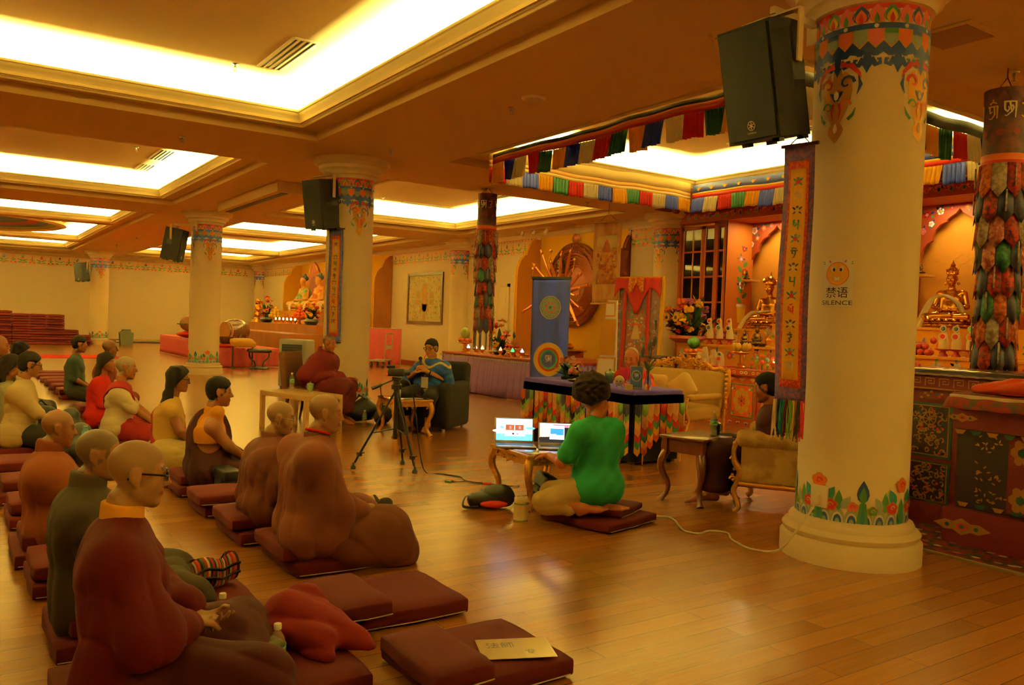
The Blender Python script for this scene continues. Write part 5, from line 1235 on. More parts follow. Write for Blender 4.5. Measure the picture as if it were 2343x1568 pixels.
# side table, armchair and seated attendant at the right
t = thing('side_table', 'cherry wood side table with curved legs in front of the damask armchair', 'table', (5.32, 4.93, 0), R(10))
g = G(); g.box(-.31, .31, -.22, .22, .535, .56, 0, .008); g.build('table_top', CHERRY, t)
g = G(); g.box(-.27, .27, -.185, .185, .42, .535); g.build('apron', CHERRY, t)
g = G(); g.ball((.0, -.19, .475), .012, 10, 6); g.build('drawer_knob', GOLD, t)
for sx in (-1, 1):
    for sy in (-1, 1):
        g = G(); g.box(sx*.26-.028, sx*.26+.028, sy*.175-.028, sy*.175+.028, .40, .535); cabriole(g, (sx*.26, sy*.175, .42), (sx*.27, sy*.185, 0), (sx, sy, 0), .032, .014); g.build('leg', CHERRY, t)
bottle((5.32, 4.80, .56), 'water bottle on the cherry wood side table', 1.0)
JADE = mat('jade_glaze', '#3e5a44', .25, var=.6, scale=60, coat=.5)
def lidded_cup(loc, label, s=1.0, m_=JADE, rz=0):
    t = thing('lidded_cup', label, 'cup', loc, rz, 'lidded tea cups')
    g = G(); g.lathe([(.0, 0), (.03*s, 0), (.034*s, .01*s), (.044*s, .05*s), (.046*s, .085*s), (.044*s, .09*s)], 20); g.build('cup_body', m_, t)
    g = G(); g.lathe([(.048*s, .09*s), (.047*s, .096*s), (.03*s, .108*s), (.01*s, .112*s), (.008*s, .12*s), (.011*s, .128*s), (.0, .134*s)], 20); g.build('lid', m_, t)
    g = G(); g.tube([(.044*s, 0, .075*s), (.07*s, 0, .07*s), (.07*s, 0, .04*s), (.041*s, 0, .03*s)], .006*s, 6); g.build('handle', m_, t); return t
lidded_cup((5.42, 4.87, .56), 'green lidded cup on the cherry wood side table', 1.05)
DAMASK = mat('damask', '#c9aa62', .7, col2='#a9854a', scale=7, bump=.15, bscale=90)
def seat_post(g, x, y):
    g.tube(smooth([(x, y, .60), (x+.035, y, .52), (x+.03, y, .42), (x-.015, y, .34), (x+.0, y, .26), (x+.03, y, .18), (x+.0, y, .1), (x-.01, y, .05), (x+.02, y, .015)]), [.02]*12+[.028]*12+[.022]*12+[.024]*13, 8)
    for i in range(9): g.ball((x+.03+.012*math.sin(i*1.3), y+.012*math.cos(i*2), .56-i*.042), .018-.0008*i, 8, 5)
    for z_ in (.43, .27): g.tube([(x+.035+.03*(1-.1*i)*math.cos(i*.8), y, z_+.03*(1-.1*i)*math.sin(i*.8)) for i in range(9)], .009, 5)
t = thing('armchair', 'gilt armchair with rolled arms in cream damask, half behind the nearest pillar', 'chair', (5.72, 4.30, 0), R(122))
g = G(); g.box(-.34, .34, -.30, .30, .27, .44, 0, .05, 3); g.build('seat', DAMASK, t)
g = G(); g.T = Matrix.Translation((-.36, 0, .3)) @ Matrix.Rotation(R(-8), 4, 'Y'); g.box(-.06, .07, -.38, .38, 0, .5, 0, .05, 3); g.build('backrest', DAMASK, t)
for sy in (-1, 1):
    g = G(); g.box(-.38, .36, sy*.345-.04, sy*.345+.04, .25, .60, 0, .03, 3); g.tube([(-.40, sy*.36, .605), (.37, sy*.36, .605), (.395, sy*.36, .605)], [.068, .068, .045], 18); g.build('armrest', DAMASK, t)
    g = G(); g.tube([(-.38, sy*.36, .245), (.37, sy*.36, .24)], .024, 10); g.build('gilt_rail', GOLD, t)
    g = G(); seat_post(g, .38, sy*.36); g.build('front_post', GILT2, t)
    g = G(); g.tube([(-.36, sy*.33, .26), (-.42, sy*.33, 0)], [.025, .018], 8); g.build('leg', GILT2, t)
person('person in a dark maroon robe seated in the damask armchair, face turned away', (5.63, 4.33), 122, (5.49, 4.41, 1.0), hy=-4, hp=8, s=.42, h=.008, hc=.009, hair='short', hcol='#120d0a', skin='#8a4a22', hs=.95, hands=HID,
       j=dict(knL=(.48, .17, .46), knR=(.5, -.17, .46), anL=(.54, .14, .09), anR=(.50, -.14, .09)), feet={'L': ((.74, .16, .02), .95), 'R': ((.70, -.18, .02), .95)},
       garments=[('robe', '#35120f', ['torso', 'sh', 'upL', 'upR', 'foL', 'foR'], .035, dict(k=.06, A=.004, f='d')), ('skirt', '#2c0f0d', ['thL', 'thR'], .04, dict(k=.07, A=.005, f='h', z0=.13, add=[('knL', (.52, .14, .2), .10, .13), ('knR', (.5, -.14, .2), .10, .13), ((.45, 0, .4), (.5, 0, .2), .12, .14)]))])
# pale low table with bottle and cup
t = thing('low_table', 'pale birch low table beside the monk on the brown chair', 'table', (3.70, 10.22, 0), R(15))
g = G(); g.box(-.275, .275, -.5, .5, .42, .48, 0, .004); g.build('table_top', PALEW, t)
for sx in (-1, 1):
    for sy in (-1, 1): g = G(); g.box(sx*.25-.025, sx*.25+.025, sy*.475-.025, sy*.475+.025, 0, .42); g.build('leg', PALEW, t)
bottle((3.68, 10.52, .48), 'water bottle on the pale birch low table', 1.05); lidded_cup((3.86, 10.33, .48), 'pale green lidded cup on the birch low table', 1.0, mat('celadon', '#7e9a78', .25, coat=.5), 2)
bottle((4.62, 10.30, 0), 'water bottle on the floor by the bare feet of the seated monk', 1.0)
t = thing('bag', 'black bag slumped on the floor against the second pillar', 'bag', (4.72, 10.72, 0), 0); lump('bag_body', [('c', (-.12, 0, .14), (.12, 0, .16), .12, .14, .05), ('c', (0, 0, .2), (.1, .05, .28), .09, .07, .05)], 'd', BLACK, t, h=.011, A=.005)
g = G(); g.tube([(-.1, .0, .28), (-.02, -.05, .38), (.1, 0, .32)], .012, 6); g.build('strap', BLACK, t)
t = thing('bag', 'brown canvas bag on the floor behind the glass topped gilt table', 'bag', (4.95, 10.45, 0), 1); lump('bag_body', [('c', (-.1, 0, .1), (.12, 0, .12), .1, .12, .05)], 'd', OLV, t, h=.012, A=.005)
g = G(); g.tube([(-.08, 0, .2), (0, 0, .32), (.1, 0, .22)], .01, 6); g.build('strap', DKB, t)
# air cooler
t = thing('air_cooler', 'grey upright air cooler with black louvres beside the second pillar', 'air cooler', (5.75, 16.2, 0), R(222))
GREYP = mat('grey_plastic', '#8d8c82', .4)
g = G(); g.box(-.2, .2, -.3, .3, .03, .98, 0, .04, 3); g.build('cabinet', GREYP, t)
g = G(); g.box(.19, .205, -.22, .22, .50, .88); g.build('louvre_recess', BLACK, t)
for i in range(7):
    g = G(); g.T = Matrix.Translation((.208, 0, .53+i*.052)) @ Matrix.Rotation(R(25), 4, 'Y'); g.box(-.012, .012, -.215, .215, -.003, .003); g.build('slat', mat('dark_grey', '#3a3a38', .4), t)
g = G(); g.box(.2, .208, -.2, .2, .38, .47, 0, .004); p_ = g.build('control_panel', mat('silver_panel', '#c8c8c0', .3), t); g = G(); g.box(.207, .211, .02, .12, .395, .455); g.build('display', mat('navy_display', '#16203c', .1), p_)
for y in (-.12, -.06):
    g = G(); g.T = Matrix.Translation((.208, y, .425)) @ Matrix.Rotation(PI/2, 4, 'Y'); g.lathe([(.02, 0), (.02, .008), (0, .009)], 12); g.build('button', WHITE, p_)
for sx in (-1, 1):
    for sy in (-1, 1): g = G(); g.ball((sx*.16, sy*.24, .025), .025, 8, 6); g.build('caster', BLACK, t)

# ============================================================= TEACHER'S TABLE
NAVYC = mat('navy_table_cloth', '#40308c', .85, bump=.1, bscale=250)
tx0, tx1, ty0, ty1, tz = 5.92, 6.66, 6.46, 8.45, .79
t = thing('teaching_table', 'long table before the teacher, draped in navy cloth and coloured pennants', 'table', ((tx0+tx1)/2, (ty0+ty1)/2, 0))
ax, ay = (tx1-tx0)/2, (ty1-ty0)/2
g = G(); g.box(-ax, ax, -ay, ay, tz-.06, tz, 0, .018, 3); g.build('table_top', NAVYC, t)
g = G()
for i in range(2):
    g.box(-ax-.004, ax+.004, -ay-.004, ay+.004, tz-.15, tz-.05)
g.build('cloth_drop', NAVYC, t)
g = G(); g.box(-ax+.03, ax-.03, -ay+.03, ay-.03, .03, tz-.12); g.build('skirt_lining', mat('dark_lining', '#14101c', .9), t)
PENC = [mat('silk_'+c, c, .55, var=.1, scale=20) for c in ('#b81f18', '#1f5f3a', '#e0a32a', '#c2501e', '#1a1d40', '#7aa64a', '#e3b78a', '#d99a68')]
def pennant_skirt(side):
    """overlapping rows of pointed silk tongues, like an apron; the colour runs in diagonal steps"""
    L = 2*ay if side in (0, 2) else 2*ax; n = int(L/.088); dw = L/n
    for k in range(n):
        u = -L/2+dw*(k+.5); tri = abs(((k+2) % 12)-6); rows = 5+((tri*2)//3)
        g = G()
        for r in range(rows):
            c = (r-tri+40) % 8; zt = tz-.14-r*.068; zb = zt-.135; l = .012+.004*(rows-r)-.0
            fl = .03*(r/8)
            pts = [(u-dw*.47, zt), (u+dw*.47, zt), (u+dw*.47, zb+.04), (u, zb-.005), (u-dw*.47, zb+.04)]
            for i, (a, b) in enumerate(((0, .5), (.5, 1))):
                # two facets with a soft middle crease
                q = [(pts[0][0]+dw*.94*a, zt), (pts[0][0]+dw*.94*b, zt), (pts[0][0]+dw*.94*b, zb+(.035 if b == 1 else -.005)), (pts[0][0]+dw*.94*a, zb+(.035 if a == 0 else -.005))]
                def P(uu, zz, mid): d = l+fl+(.010 if mid else 0)+.006*math.sin(k*1.7); return {0: (-ax-d, uu, zz), 1: (uu, -ay-d, zz), 2: (ax+d, uu, zz), 3: (uu, ay+d, zz)}[side]
                g.add([P(q[0][0], q[0][1], a == .5), P(q[1][0], q[1][1], b == .5), P(q[2][0], q[2][1], b == .5), P(q[3][0], q[3][1], a == .5)], [(0, 1, 2, 3)], c)
        zz = tz-.14-(rows-1)*.068-.13
        mid = {0: (-ax-.03, u, zz), 1: (u, -ay-.03, zz), 2: (ax+.03, u, zz), 3: (u, ay+.03, zz)}[side]
        if k % 3 == 1: g.tube([mid, (mid[0], mid[1], zz-.10)], .006, 5, 2)
        o = g.build('pennant_strip', PENC, t, solid=.002)
for sd in (0, 1): pennant_skirt(sd)
for sx in (-1, 1):
    for sy in (-1, 1): g = G(); g.box(sx*(ax-.08)-.03, sx*(ax-.08)+.03, sy*(ay-.08)-.03, sy*(ay-.08)+.03, 0, .05); g.build('leg', DKWOOD, t)
# the teacher
OR, CR = '#d8591a', '#a81a14'
person('elderly man in orange shirt and red robe seated behind the teaching table', (7.08, 7.72), 196, (6.93, 7.62, 1.075), hy=8, hp=14, s=.46, h=.0075, hc=.009, hair='thin', hcol='#b5a388', skin='#b5693a', hs=1.02,
       j=dict(elR=(.16, -.33, .72), elL=(.18, .33, .72), wrR=(.42, -.12, .80), wrL=(.44, .10, .80), knL=(.42, .18, .48), knR=(.42, -.18, .48), anL=(.4, .15, .08), anR=(.4, -.15, .08)),
       hands={'R': ((.6, .9, .0), (0, .2, -1), 1, .5), 'L': ((.6, -.9, 0), (0, -.2, -1), -1, .5)}, feet={'L': ((.6, .16, .02), .95), 'R': ((.6, -.16, .02), .95)},
       garments=[('shirt', OR, ['torso', 'sh', 'upL', 'upR'], .035, dict(k=.05, A=.004, f='d', add=[('elR', (.30, -.21, .76), .075, .06), ('elL', (.32, .21, .76), .075, .06)])), ('robe', CR, ['torso', 'sh'], .052, dict(k=.06, A=.004, f='d', cut=[((.45, .55, .1), .20)])), ('robe_panel', CR, ['torso', 'sh'], .05, dict(k=.06, A=.004, f='d', cut=[((.3, -.75, .1), .12), ((0, 0, -1), -.5)])),
                 ('skirt', CR, ['thL', 'thR', 'caL', 'caR'], .05, dict(k=.07, A=.004, f='d')), ('collar', '#b8a884', ['neck'], .02, dict(k=.03, A=.0, h=.007, cut=[((.5, 0, 1), .97)]))])
# throne
t = thing('throne', 'gilt throne with carved crest and cream upholstery behind the teacher', 'chair', (7.9, 7.95, 0), R(190))
UPH = mat('cream_upholstery', '#b99850', .75, bump=.1, bscale=120)
g = G(); g.box(-.35, .45, -.62, .62, .30, .48, 0, .05, 3); g.build('seat', UPH, t)
g = G(); g.T = Matrix.Translation((-.33, 0, .4)) @ Matrix.Rotation(R(-8), 4, 'Y'); g.box(-.06, .06, -.62, .62, 0, .52, 0, .05, 3); g.build('backrest', UPH, t)
g = G(); r = random.Random(4)
pts = [(-.40, -.66+.033*i, .93+.10*math.sin(PI*i/40)**2+.02*math.sin(i*.9)) for i in range(41)]; g.tube(pts, .028, 8)
for k in range(46):
    y = r.uniform(-.36, .36) if k < 30 else r.uniform(-.64, .64); z = .96+r.uniform(0, .15)*(1-abs(y)/.5 if abs(y) < .45 else .1); s = r.uniform(.025, .05); a0 = r.uniform(0, 6)
    g.tube([(-.39+.02*r.random()+.004*i, y+s*(1-.1*i)*math.cos(a0+i*.8), z+s*(1-.1*i)*math.sin(a0+i*.8)) for i in range(8)], [s*.3*(1-.09*i)+.002 for i in range(8)], 6)
    g.ball((-.36, y, z), s*.3, 7, 5)
g.build('carved_crest', GILT2, t)
for sy in (-1, 1):
    g = G(); g.tube(smooth([(-.42, sy*.64, .95), (-.38, sy*.68, .75), (-.36, sy*.64, .5), (-.36, sy*.62, .05)]), .03, 8); 
    for i in range(8): g.ball((-.34, sy*.67, .88-i*.06), .024, 7, 5)
    g.build('side_post', GILT2, t)
    g = G(); g.box(-.3, .42, sy*.60-.05, sy*.60+.05, .56, .64, 0, .03, 3); g.build('armrest', UPH, t)
    g = G(); seat_post(g, .42, sy*.60); g.build('front_post', GILT2, t)
t = thing('cushion', 'pale square cushion set on its corner on the throne', 'cushion', (7.72, 7.52, .70), R(195)); g = G(); g.T = Matrix.Rotation(R(-18), 4, 'Y') @ Matrix.Rotation(R(40), 4, 'X'); cushion_mesh(g, .12, .34, .34, .055, .0); g.build('cushion_cover', mat('pale_satin', '#d3b36c', .6), t)
t = thing('cushion', 'pale square cushion upright on the throne close to the teacher', 'cushion', (7.72, 8.0, .68), R(190)); g = G(); g.T = Matrix.Rotation(R(-12), 4, 'Y'); cushion_mesh(g, .12, .34, .34, .055, .0); g.build('cushion_cover', mat('pale_satin', '#d3b36c', .6), t)
# things on the table
LEAF = mat('leaf_green', '#2f5a22', .5, var=.4, scale=20); LEAF2 = mat('leaf_dark', '#1c3a18', .45)
def leaf(g, base, tip, w, mi=0, bend=.12):
    b, e = Vector(base), Vector(tip); d = e-b; s = d.cross(Vector((0, 0, 1))); s = s.normalized() if s.length > 1e-4 else Vector((1, 0, 0)); up = s.cross(d).normalized()
    def fn(u, v): ww = w*math.sin(PI*min(1, .04+v*.96))**.8; return b+d*v+s*(u-.5)*ww+up*(d.length*bend*math.sin(PI*v)-abs(u-.5)*ww*.4)
    g.sheet(lambda u, v: tuple(fn(u, v)), 4, 8, mi)
def flower(g, c, r_, n, mi, mc, tilt=0, az=0, cup=.3):
    T = g.T; g.T = (T if T is not None else Matrix()) @ Matrix.Translation(c) @ Matrix.Rotation(az, 4, 'Z') @ Matrix.Rotation(tilt, 4, 'Y')
    for i in range(n):
        a = 2*PI*i/n; leaf(g, (0, 0, 0), (r_*math.cos(a), r_*math.sin(a), r_*cup), r_*3.4/n+r_*.15, mi, .1)
    g.ball((0, 0, r_*.08), (r_*.28, r_*.28, r_*.16), 9, 5, mc); g.T = T
def flower_thing(name, label, loc, h, spread, colors, group=None, pot=None, leaves=24, nf=16, sc=1.0, seed=1, potm=None):
    r = random.Random(seed); t = thing(name, label, 'flowers', loc, 0, group)
    if pot: g = G(); g.lathe(pot, 20); g.build('container', potm or BLACK, t)
    z0 = pot[-1][1] if pot else 0
    g = G()
    for i in range(leaves):
        a = r.uniform(0, 6.28); q = r.uniform(.5, 1.1)*spread; leaf(g, (q*.12*math.cos(a), q*.12*math.sin(a), z0-.02), (q*math.cos(a), q*math.sin(a), z0+h*r.uniform(.05, .75)), .05*sc+.03*sc*r.random(), r.choice((0, 0, 1)))
    g.build('leaves', [LEAF, LEAF2], t)
    for i in range(nf):
        a = r.uniform(0, 6.28); f = (i+.5)/nf; q = spread*.85*math.sin(PI*(.12+.62*f))*r.uniform(.5, 1); zz = z0+h*(1-.95*f)*r.uniform(.85, 1)+.02; col = colors[i % len(colors)]
        g = G(); kind = r.random(); rr = sc*r.uniform(.035, .055)
        if kind < .45: flower(g, (q*math.cos(a), q*math.sin(a), zz), rr*1.2, 9, 0, 1, r.uniform(.2, 1.1), a)
        elif kind < .75:
            for k in range(14): b = r.uniform(0, 6.28); c_ = r.uniform(-.6, 1); g.ball((q*math.cos(a)+rr*.6*math.cos(b), q*math.sin(a)+rr*.6*math.sin(b), zz+rr*.5*c_), rr*.42, 6, 4)
        else: flower(g, (q*math.cos(a), q*math.sin(a), zz), rr*1.5, 6, 0, 1, r.uniform(.2, 1.0), a, .6)
        g.build('blossom', [mat('petal_'+col[1:], col, .6), mat('pollen', '#d8a020', .7)], t)
    return t
flower_thing('flower_arrangement', 'low bowl of pink lilies and orange flowers on the left end of the teaching table', (6.32, 8.05, tz), .22, .2, ['#e8b090', '#d85a3a', '#e07a8a', '#e8c060'], None, [(.0, 0), (.1, 0), (.12, .03), (.11, .04)], 26, 12, 1.0, 3)
lidded_cup((6.42, 7.42, tz), 'green lidded cup on the teaching table', 1.3, JADE, 4.2)
g = G(); g.lathe([(.0, 0), (.04, 0), (.036, .008), (.012, .02), (.012, .04), (.035, .07), (.046, .13), (.05, .20), (.047, .20), (.043, .135), (.03, .075), (.0, .06)], 24); o = g.build('goblet', mat('pink_plastic', '#d8305a', .35), loc=(6.42, 7.16, tz)); tag(o, 'bright pink goblet on the teaching table', 'goblet')
for i, (x, y, rz) in enumerate(((6.2, 7.72, .3), (6.3, 7.50, 1.2))):
    t = thing('prayer_tray', ('black dish of ritual pieces nearest the flowers on the teaching table', 'black dish of white ritual pieces beside the green cup')[i], 'dish', (x, y, tz), rz)
    g = G(); g.lathe([(.0, .0), (.10, .0), (.13, .02), (.125, .022), (.1, .006), (.0, .006)], 20, sx=1.3); g.build('dish', BLACK, t)
    for k in range(5): g = G(); g.ball((-.1+.05*k, .03*math.sin(k*2), .024), (.03, .016, .013), 8, 5); g.build('ritual_piece', WHITE if (k+i) % 2 else GOLD, t)
t = thing('piggy_clock', 'round pale owl shaped clock on the teaching table', 'clock', (6.14, 6.93, tz), R(215))
g = G(); g.ball((0, 0, .07), (.035, .058, .058), 16, 10); g.build('clock_body', mat('ivory', '#dccfa8', .4), t)
for y in (-1, 1):
    g = G(); g.T = Matrix.Translation((.034, y*.02, .065)) @ Matrix.Rotation(PI/2, 4, 'Y'); g.lathe([(.008, 0), (.0, .004)], 8); g.build('eye', BLACK, t)
    g = G(); g.ball((0, y*.03, .012), .012, 8, 5); g.build('foot', mat('ivory', '#dccfa8', .4), t)
t = thing('crystal_ball', 'clear crystal ball on a small wire stand on the teaching table', 'ball', (6.18, 6.80, tz)); g = G(); g.ball((0, 0, .062), .04, 20, 12); g.build('ball', GLASS, t)
for a in range(3): g = G(); g.tube([(.03*math.cos(a*2.1), .03*math.sin(a*2.1), .03), (.055*math.cos(a*2.1), .055*math.sin(a*2.1), .0)], .004, 5); g.build('leg', GOLD, t)
t = thing('table_sign', 'blue sign with a white letter in a clear stand on the teaching table', 'sign', (6.16, 6.68, tz), R(228))
g = G(); g.box(-.04, .04, -.07, .07, 0, .008, 0, .003); g.build('stand_base', GLASS, t)
g = G(); g.box(-.004, .004, -.068, .068, .006, .245); mp = plane_map((.0045, 0, .13), (0, 1, 0), (0, 0, 1), (1, 0, 0)); g.paint(mp, [(-.066, -.115), (.066, -.115), (.066, .112), (-.066, .112)], 1, .0004)
g.paint(mp, circ(0, .01, .052, .062, 20), 2, .0008); g.paint(mp, circ(0, .01, .044, .053, 20), 3, .0012); glyph(g, mp, 'ah', 0, .012, .045, 0, .0018, .14); g.build('sign_card', [WHITE, mat('sign_blue', '#3d5488', .3), YELLOW, NAVY], t)
t = thing('feather_vase', 'cut glass vase of dark feathers and twigs on the teaching table', 'vase', (6.20, 6.54, tz)); g = G(); g.lathe([(.0, 0), (.034, 0), (.04, .03), (.042, .07), (.03, .12), (.018, .15), (.022, .19), (.026, .2)], 16); g.build('vase', GLASS, t)
r = random.Random(9)
for k in range(9):
    a = r.uniform(0, 6.28); q = r.uniform(.04, .16); hh = r.uniform(.38, .66); tip = Vector((q*math.cos(a), q*math.sin(a), hh)); g = G(); g.tube(smooth([(0, 0, .05), (tip.x*.3, tip.y*.3, hh*.6), tip]), .0025, 5)
    if k < 4: leaf(g, tip-Vector((0, 0, .07)), tip+Vector((.02, 0, .05)), .06)
    else:
        for i in range(4): g.ball(tip*(1-.1*i)+Vector((r.uniform(-.015, .015), r.uniform(-.015, .015), 0)), .008, 6, 4, 1)
    g.build('feather' if k < 4 else 'twig', [mat('dark_feather', '#1c1a12', .7), RED], t)
g = G(); 
for k in range(4): leaf(g, (0, 0, .2), (.09*math.cos(k*1.7), .09*math.sin(k*1.7), .26+.03*k), .05)
g.build('leaves', LEAF, t)
g = G(); g.lathe([(.0, 0), (.042, 0), (.042, .052), (.02, .052), (.02, .046), (.0, .046)], 20); o = g.build('candle_roll', mat('cream_wax', '#d9c878', .5), loc=(6.0, 6.62, tz)); tag(o, 'short pale yellow roll on the front edge of the teaching table', 'roll')
# blue roll up banner
t = thing('roll_up_banner', 'tall blue banner with a floral disc and a white letter in coloured rings', 'banner', (7.45, 10.02, 0), R(212))
BLUEB = mat('banner_blue', '#1c2eb4', .6, col2='#161f7c', scale=2.5, stretch=(1, 5, .25))
mpb = lambda u, v, l=0: (l+.012*math.sin(u*9)*max(0, 1-abs(v-1.5)), u*(1-.03*(2.1-v)), v)
g = G(); g.sheet(lambda a, b: mpb(-.31+.62*a, .05+2.1*b), 16, 30); g.build('banner_sheet', BLUEB, t, solid=.003)
g = G(); g.box(-.08, .08, -.33, .33, 0, .07, 0, .02); g.build('base', STEEL, t); g = G(); g.box(-.012, .012, -.32, .32, 2.14, 2.17); g.build('top_bar', BLACK, t)
DISC = [mat('disc_cream', '#d8c8a0', .6), mat('disc_sage', '#7f9a94', .6), RED, mat('ring_red', '#c41f18', .6), mat('ring_green', '#1f7a3c', .6), mat('ring_navy', '#161f6c', .6), WHITE, YELLOW, BLACK]
g = G(); l0 = .006
g.paint(mpb, circ(0, 1.71, .175, n=32), 0, l0, 3); g.paint(mpb, circ(0, 1.71, .163, n=32), 8, l0+.001, 3); g.paint(mpb, circ(0, 1.71, .157, n=32), 1, l0+.002, 3); g.paint(mpb, circ(0, 1.71, .022, n=10), 5, l0+.004)
for k in range(8):
    a = k*PI/4+.4; g.paint(mpb, circ(.075*math.cos(a), 1.71+.075*math.sin(a), .017, n=7), 2, l0+.004); a += .4; g.paint(mpb, circ(.123*math.cos(a), 1.71+.123*math.sin(a), .011, n=7), 2, l0+.004); g.paint(mpb, circ(.142*math.cos(a+.4), 1.71+.142*math.sin(a+.4), .007, n=5), 5, l0+.004)
for r_, mi in ((.255, 0), (.235, 7), (.18, 3), (.15, 4), (.122, 5)): g.paint(mpb, circ(0, .93, r_, n=36), mi, l0+.008-.02*r_, 4)
glyph(g, mpb, 'ah', 0, .93, .11, 6, l0+.010, .14); g.build('banner_print', DISC, t)
g = G(); g.tube([(-.05, 0, 0), (-.05, 0, 2.15)], .012, 8); g.build('support_pole', STEEL, t)
# ============================================================= ALTAR WALL, NICHES
OCHRE = mat('ochre_paint', '#d08a1c', .8); YWALL = mat('yellow_wall', '#e6b41c', .8); REDBR = mat('red_brown_paint', '#a8481c', .6, var=.1, scale=3); BRBR = mat('dark_red_brown', '#6e2412', .55)
PWOOD = mat('parquet_wood', '#a8641e', .4, var=.45, scale=2.5, stretch=(1, 1, .35), coat=.3)
OLIVEY = mat('olive_yellow', '#b8a02c', .6)
g = G(); g.box(12.285, 12.3, 13.75, 17.05, 0, 3.64); g.box(12.285, 12.3, 25.6, 34.3, 0, 3.64); struct(g.build('wall_altar_yellow', YWALL))
def wing(y, d, m1, m2, name, top=3.58):
    ou = -d
    prof = [(0, 0), (ou, 0), (ou, top-.95), (ou+.02, top-.75), (ou+.10, top-.55), (ou+.22, top-.42), (ou+.27, top-.40), (ou+.30, top-.30), (ou+.38, top-.14), (ou+.5, top-.03), (0 if ou+.55 > 0 else ou+.55, top), (0, top)]
    g = G(); g.T = Matrix.Translation((12.285, y, 0)); g.prism(prof, 'y', -.04, .04, 0)
    pts = [(a, 0, b) for a, b in prof[1:-1]]
    for yy in (-.04, .04): g.tube([(p[0], yy, p[2]) for p in pts], .014, 5, 1)
    return struct(g.build(name, [m1, m2]))
wing(17.05, .70, OCHRE, YELLOW, 'wall_altar_wing'); wing(13.71, .42, BRBR, BRBR, 'wall_altar_wing'); wing(34.34, .74, YWALL, YELLOW, 'wall_altar_wing'); wing(25.56, .66, PWOOD, YELLOW, 'wall_altar_wing')
g = G(); mp = plane_map((12.283, 14.9, 1.1), (0, -1, 0), (0, 0, 1), (-1, 0, 0))
for (u, v, s_) in ((.75, -.1, .7), (.85, .35, .5)): g.paint(mp, circ(u, v, .13*s_, .17*s_, 14), 0, .001); g.paint(mp, circ(u+.1, v+.32, .09*s_, .12*s_, 10), 1, .0015); g.paint(mp, petal(u+.1, v+.24, .06, .2), 2, .002)
struct(g.build('wall_altar_lotus', [GREEN, PINK, WHITE]))
# door in the altar wall
def door(name, y0, y1, h):
    g = G(); x = 12.3
    g.box(x-.05, x, y0-.09, y0, 0, h+.09); g.box(x-.05, x, y1, y1+.09, 0, h+.09); g.box(x-.05, x, y0-.09, y1+.09, h, h+.09)
    o = struct(g.build('door_1', WALLP))
    g = G(); g.box(x-.03, x, y0, y1, 0, h)
    for (a, b) in ((.12, 1.0), (1.1, h-.12)):
        for (c_, d) in ((y0+.07, (y0+y1)/2-.04), ((y0+y1)/2+.04, y1-.07)): g.box(x-.042, x-.03, c_, d, a, b, 0, .008)
    g.build('door_leaf', WALLP, o)
    g = G(); g.ball((x-.08, y0+.1, 1.05), .03, 10, 6); g.tube([(x-.03, y0+.1, 1.05), (x-.08, y0+.1, 1.05)], .012, 6); g.build('door_handle', STEEL, o)
door('door_1', 18.45, 19.3, 2.42)
# framed picture: a generic temple painting
t = thing('framed_painting', 'large framed pale green painting of a temple garden on the white wall', 'picture', (12.3, 23.13, 2.14))
g = G(); w2, h2 = 1.12, .76
for a in (-1, 1): g.box(-.05, 0, a*w2-.04, a*w2+.04, -h2-.04, h2+.04); g.box(-.05, 0, -w2, w2, a*h2-.04, a*h2+.04)
g.build('frame', mat('dark_frame', '#4a2a14', .4), t)
g = G(); g.box(-.02, -.005, -w2, w2, -h2, h2); mp = plane_map((-.021, 0, 0), (0, -1, 0), (0, 0, 1), (-1, 0, 0)); r = random.Random(3)
for k in range(260): g.paint(mp, circ(r.uniform(-1.05, 1.05), r.uniform(-.7, .7), r.uniform(.02, .06), r.uniform(.015, .045), 6), r.choice((1, 1, 2, 2, 3, 4)), .001+.00001*k)
for (u, v, a, b, mi) in ((0, .05, .16, .42, 5), (0, .1, .10, .28, 6), (-.45, .1, .14, .10, 5), (.45, .1, .14, .1, 5), (-.45, -.12, .16, .08, 5), (.45, -.12, .16, .08, 5), (0, -.3, .3, .12, 5), (0, -.52, .1, .2, 5)): g.paint(mp, [(u-a, v-b), (u+a, v-b), (u+a*.8, v+b), (u-a*.8, v+b)], mi, .005+.0004*(mi))
g.paint(mp, circ(0, .22, .07, .09, 12), 4, .009); g.build('canvas', [mat('canvas_green', '#c8bf8a', .7), mat('leafy', '#8f9a60', .7), mat('pale', '#d9cfa0', .7), mat('rosy', '#c08a68', .7), mat('goldy', '#cfa54a', .7), mat('clay', '#b99a62', .7), mat('amber', '#c99a4c', .7)], t)
# mandala aureole disc and the many armed figure
t = thing('aureole_disc', 'huge round ridged copper coloured aureole on the yellow wall', 'sculpture', (12.284, 15.55, 2.42)); COP = mat('copper_lacquer', '#8a4216', .4, .3, var=.3, scale=12)
g = G(); g.T = Matrix.Rotation(-PI/2, 4, 'Y'); pf = [(0, .03)]
for i in range(9): rr = .42+i*.065; pf += [(rr, .03+.008*i), (rr+.02, .075+.006*i), (rr+.055, .04+.008*i)]
pf += [(1.0, .10), (1.0, 0), (0, 0)]; g.lathe(pf, 64)
for i in range(90):
    for rr in (.80, .93): a = i*2*PI/90; g.ball((rr*math.cos(a), rr*math.sin(a), .115), .02, 5, 3)
leaf(g, (.96, 0, .06), (1.22, 0, .08), .3); g.build('disc', COP, t)
COPG = mat('copper_gilt', '#c97a3c', .3, .6)
t = thing('many_armed_statue', 'gilt many armed standing figure before the round aureole, half hidden by the blue banner', 'statue', (11.4, 14.95, .92), R(190))
def torso_statue(name, prims, m_, t, h=.014): return lump(name, prims, 'd', m_, t, h=h, A=.0, z0=.001)
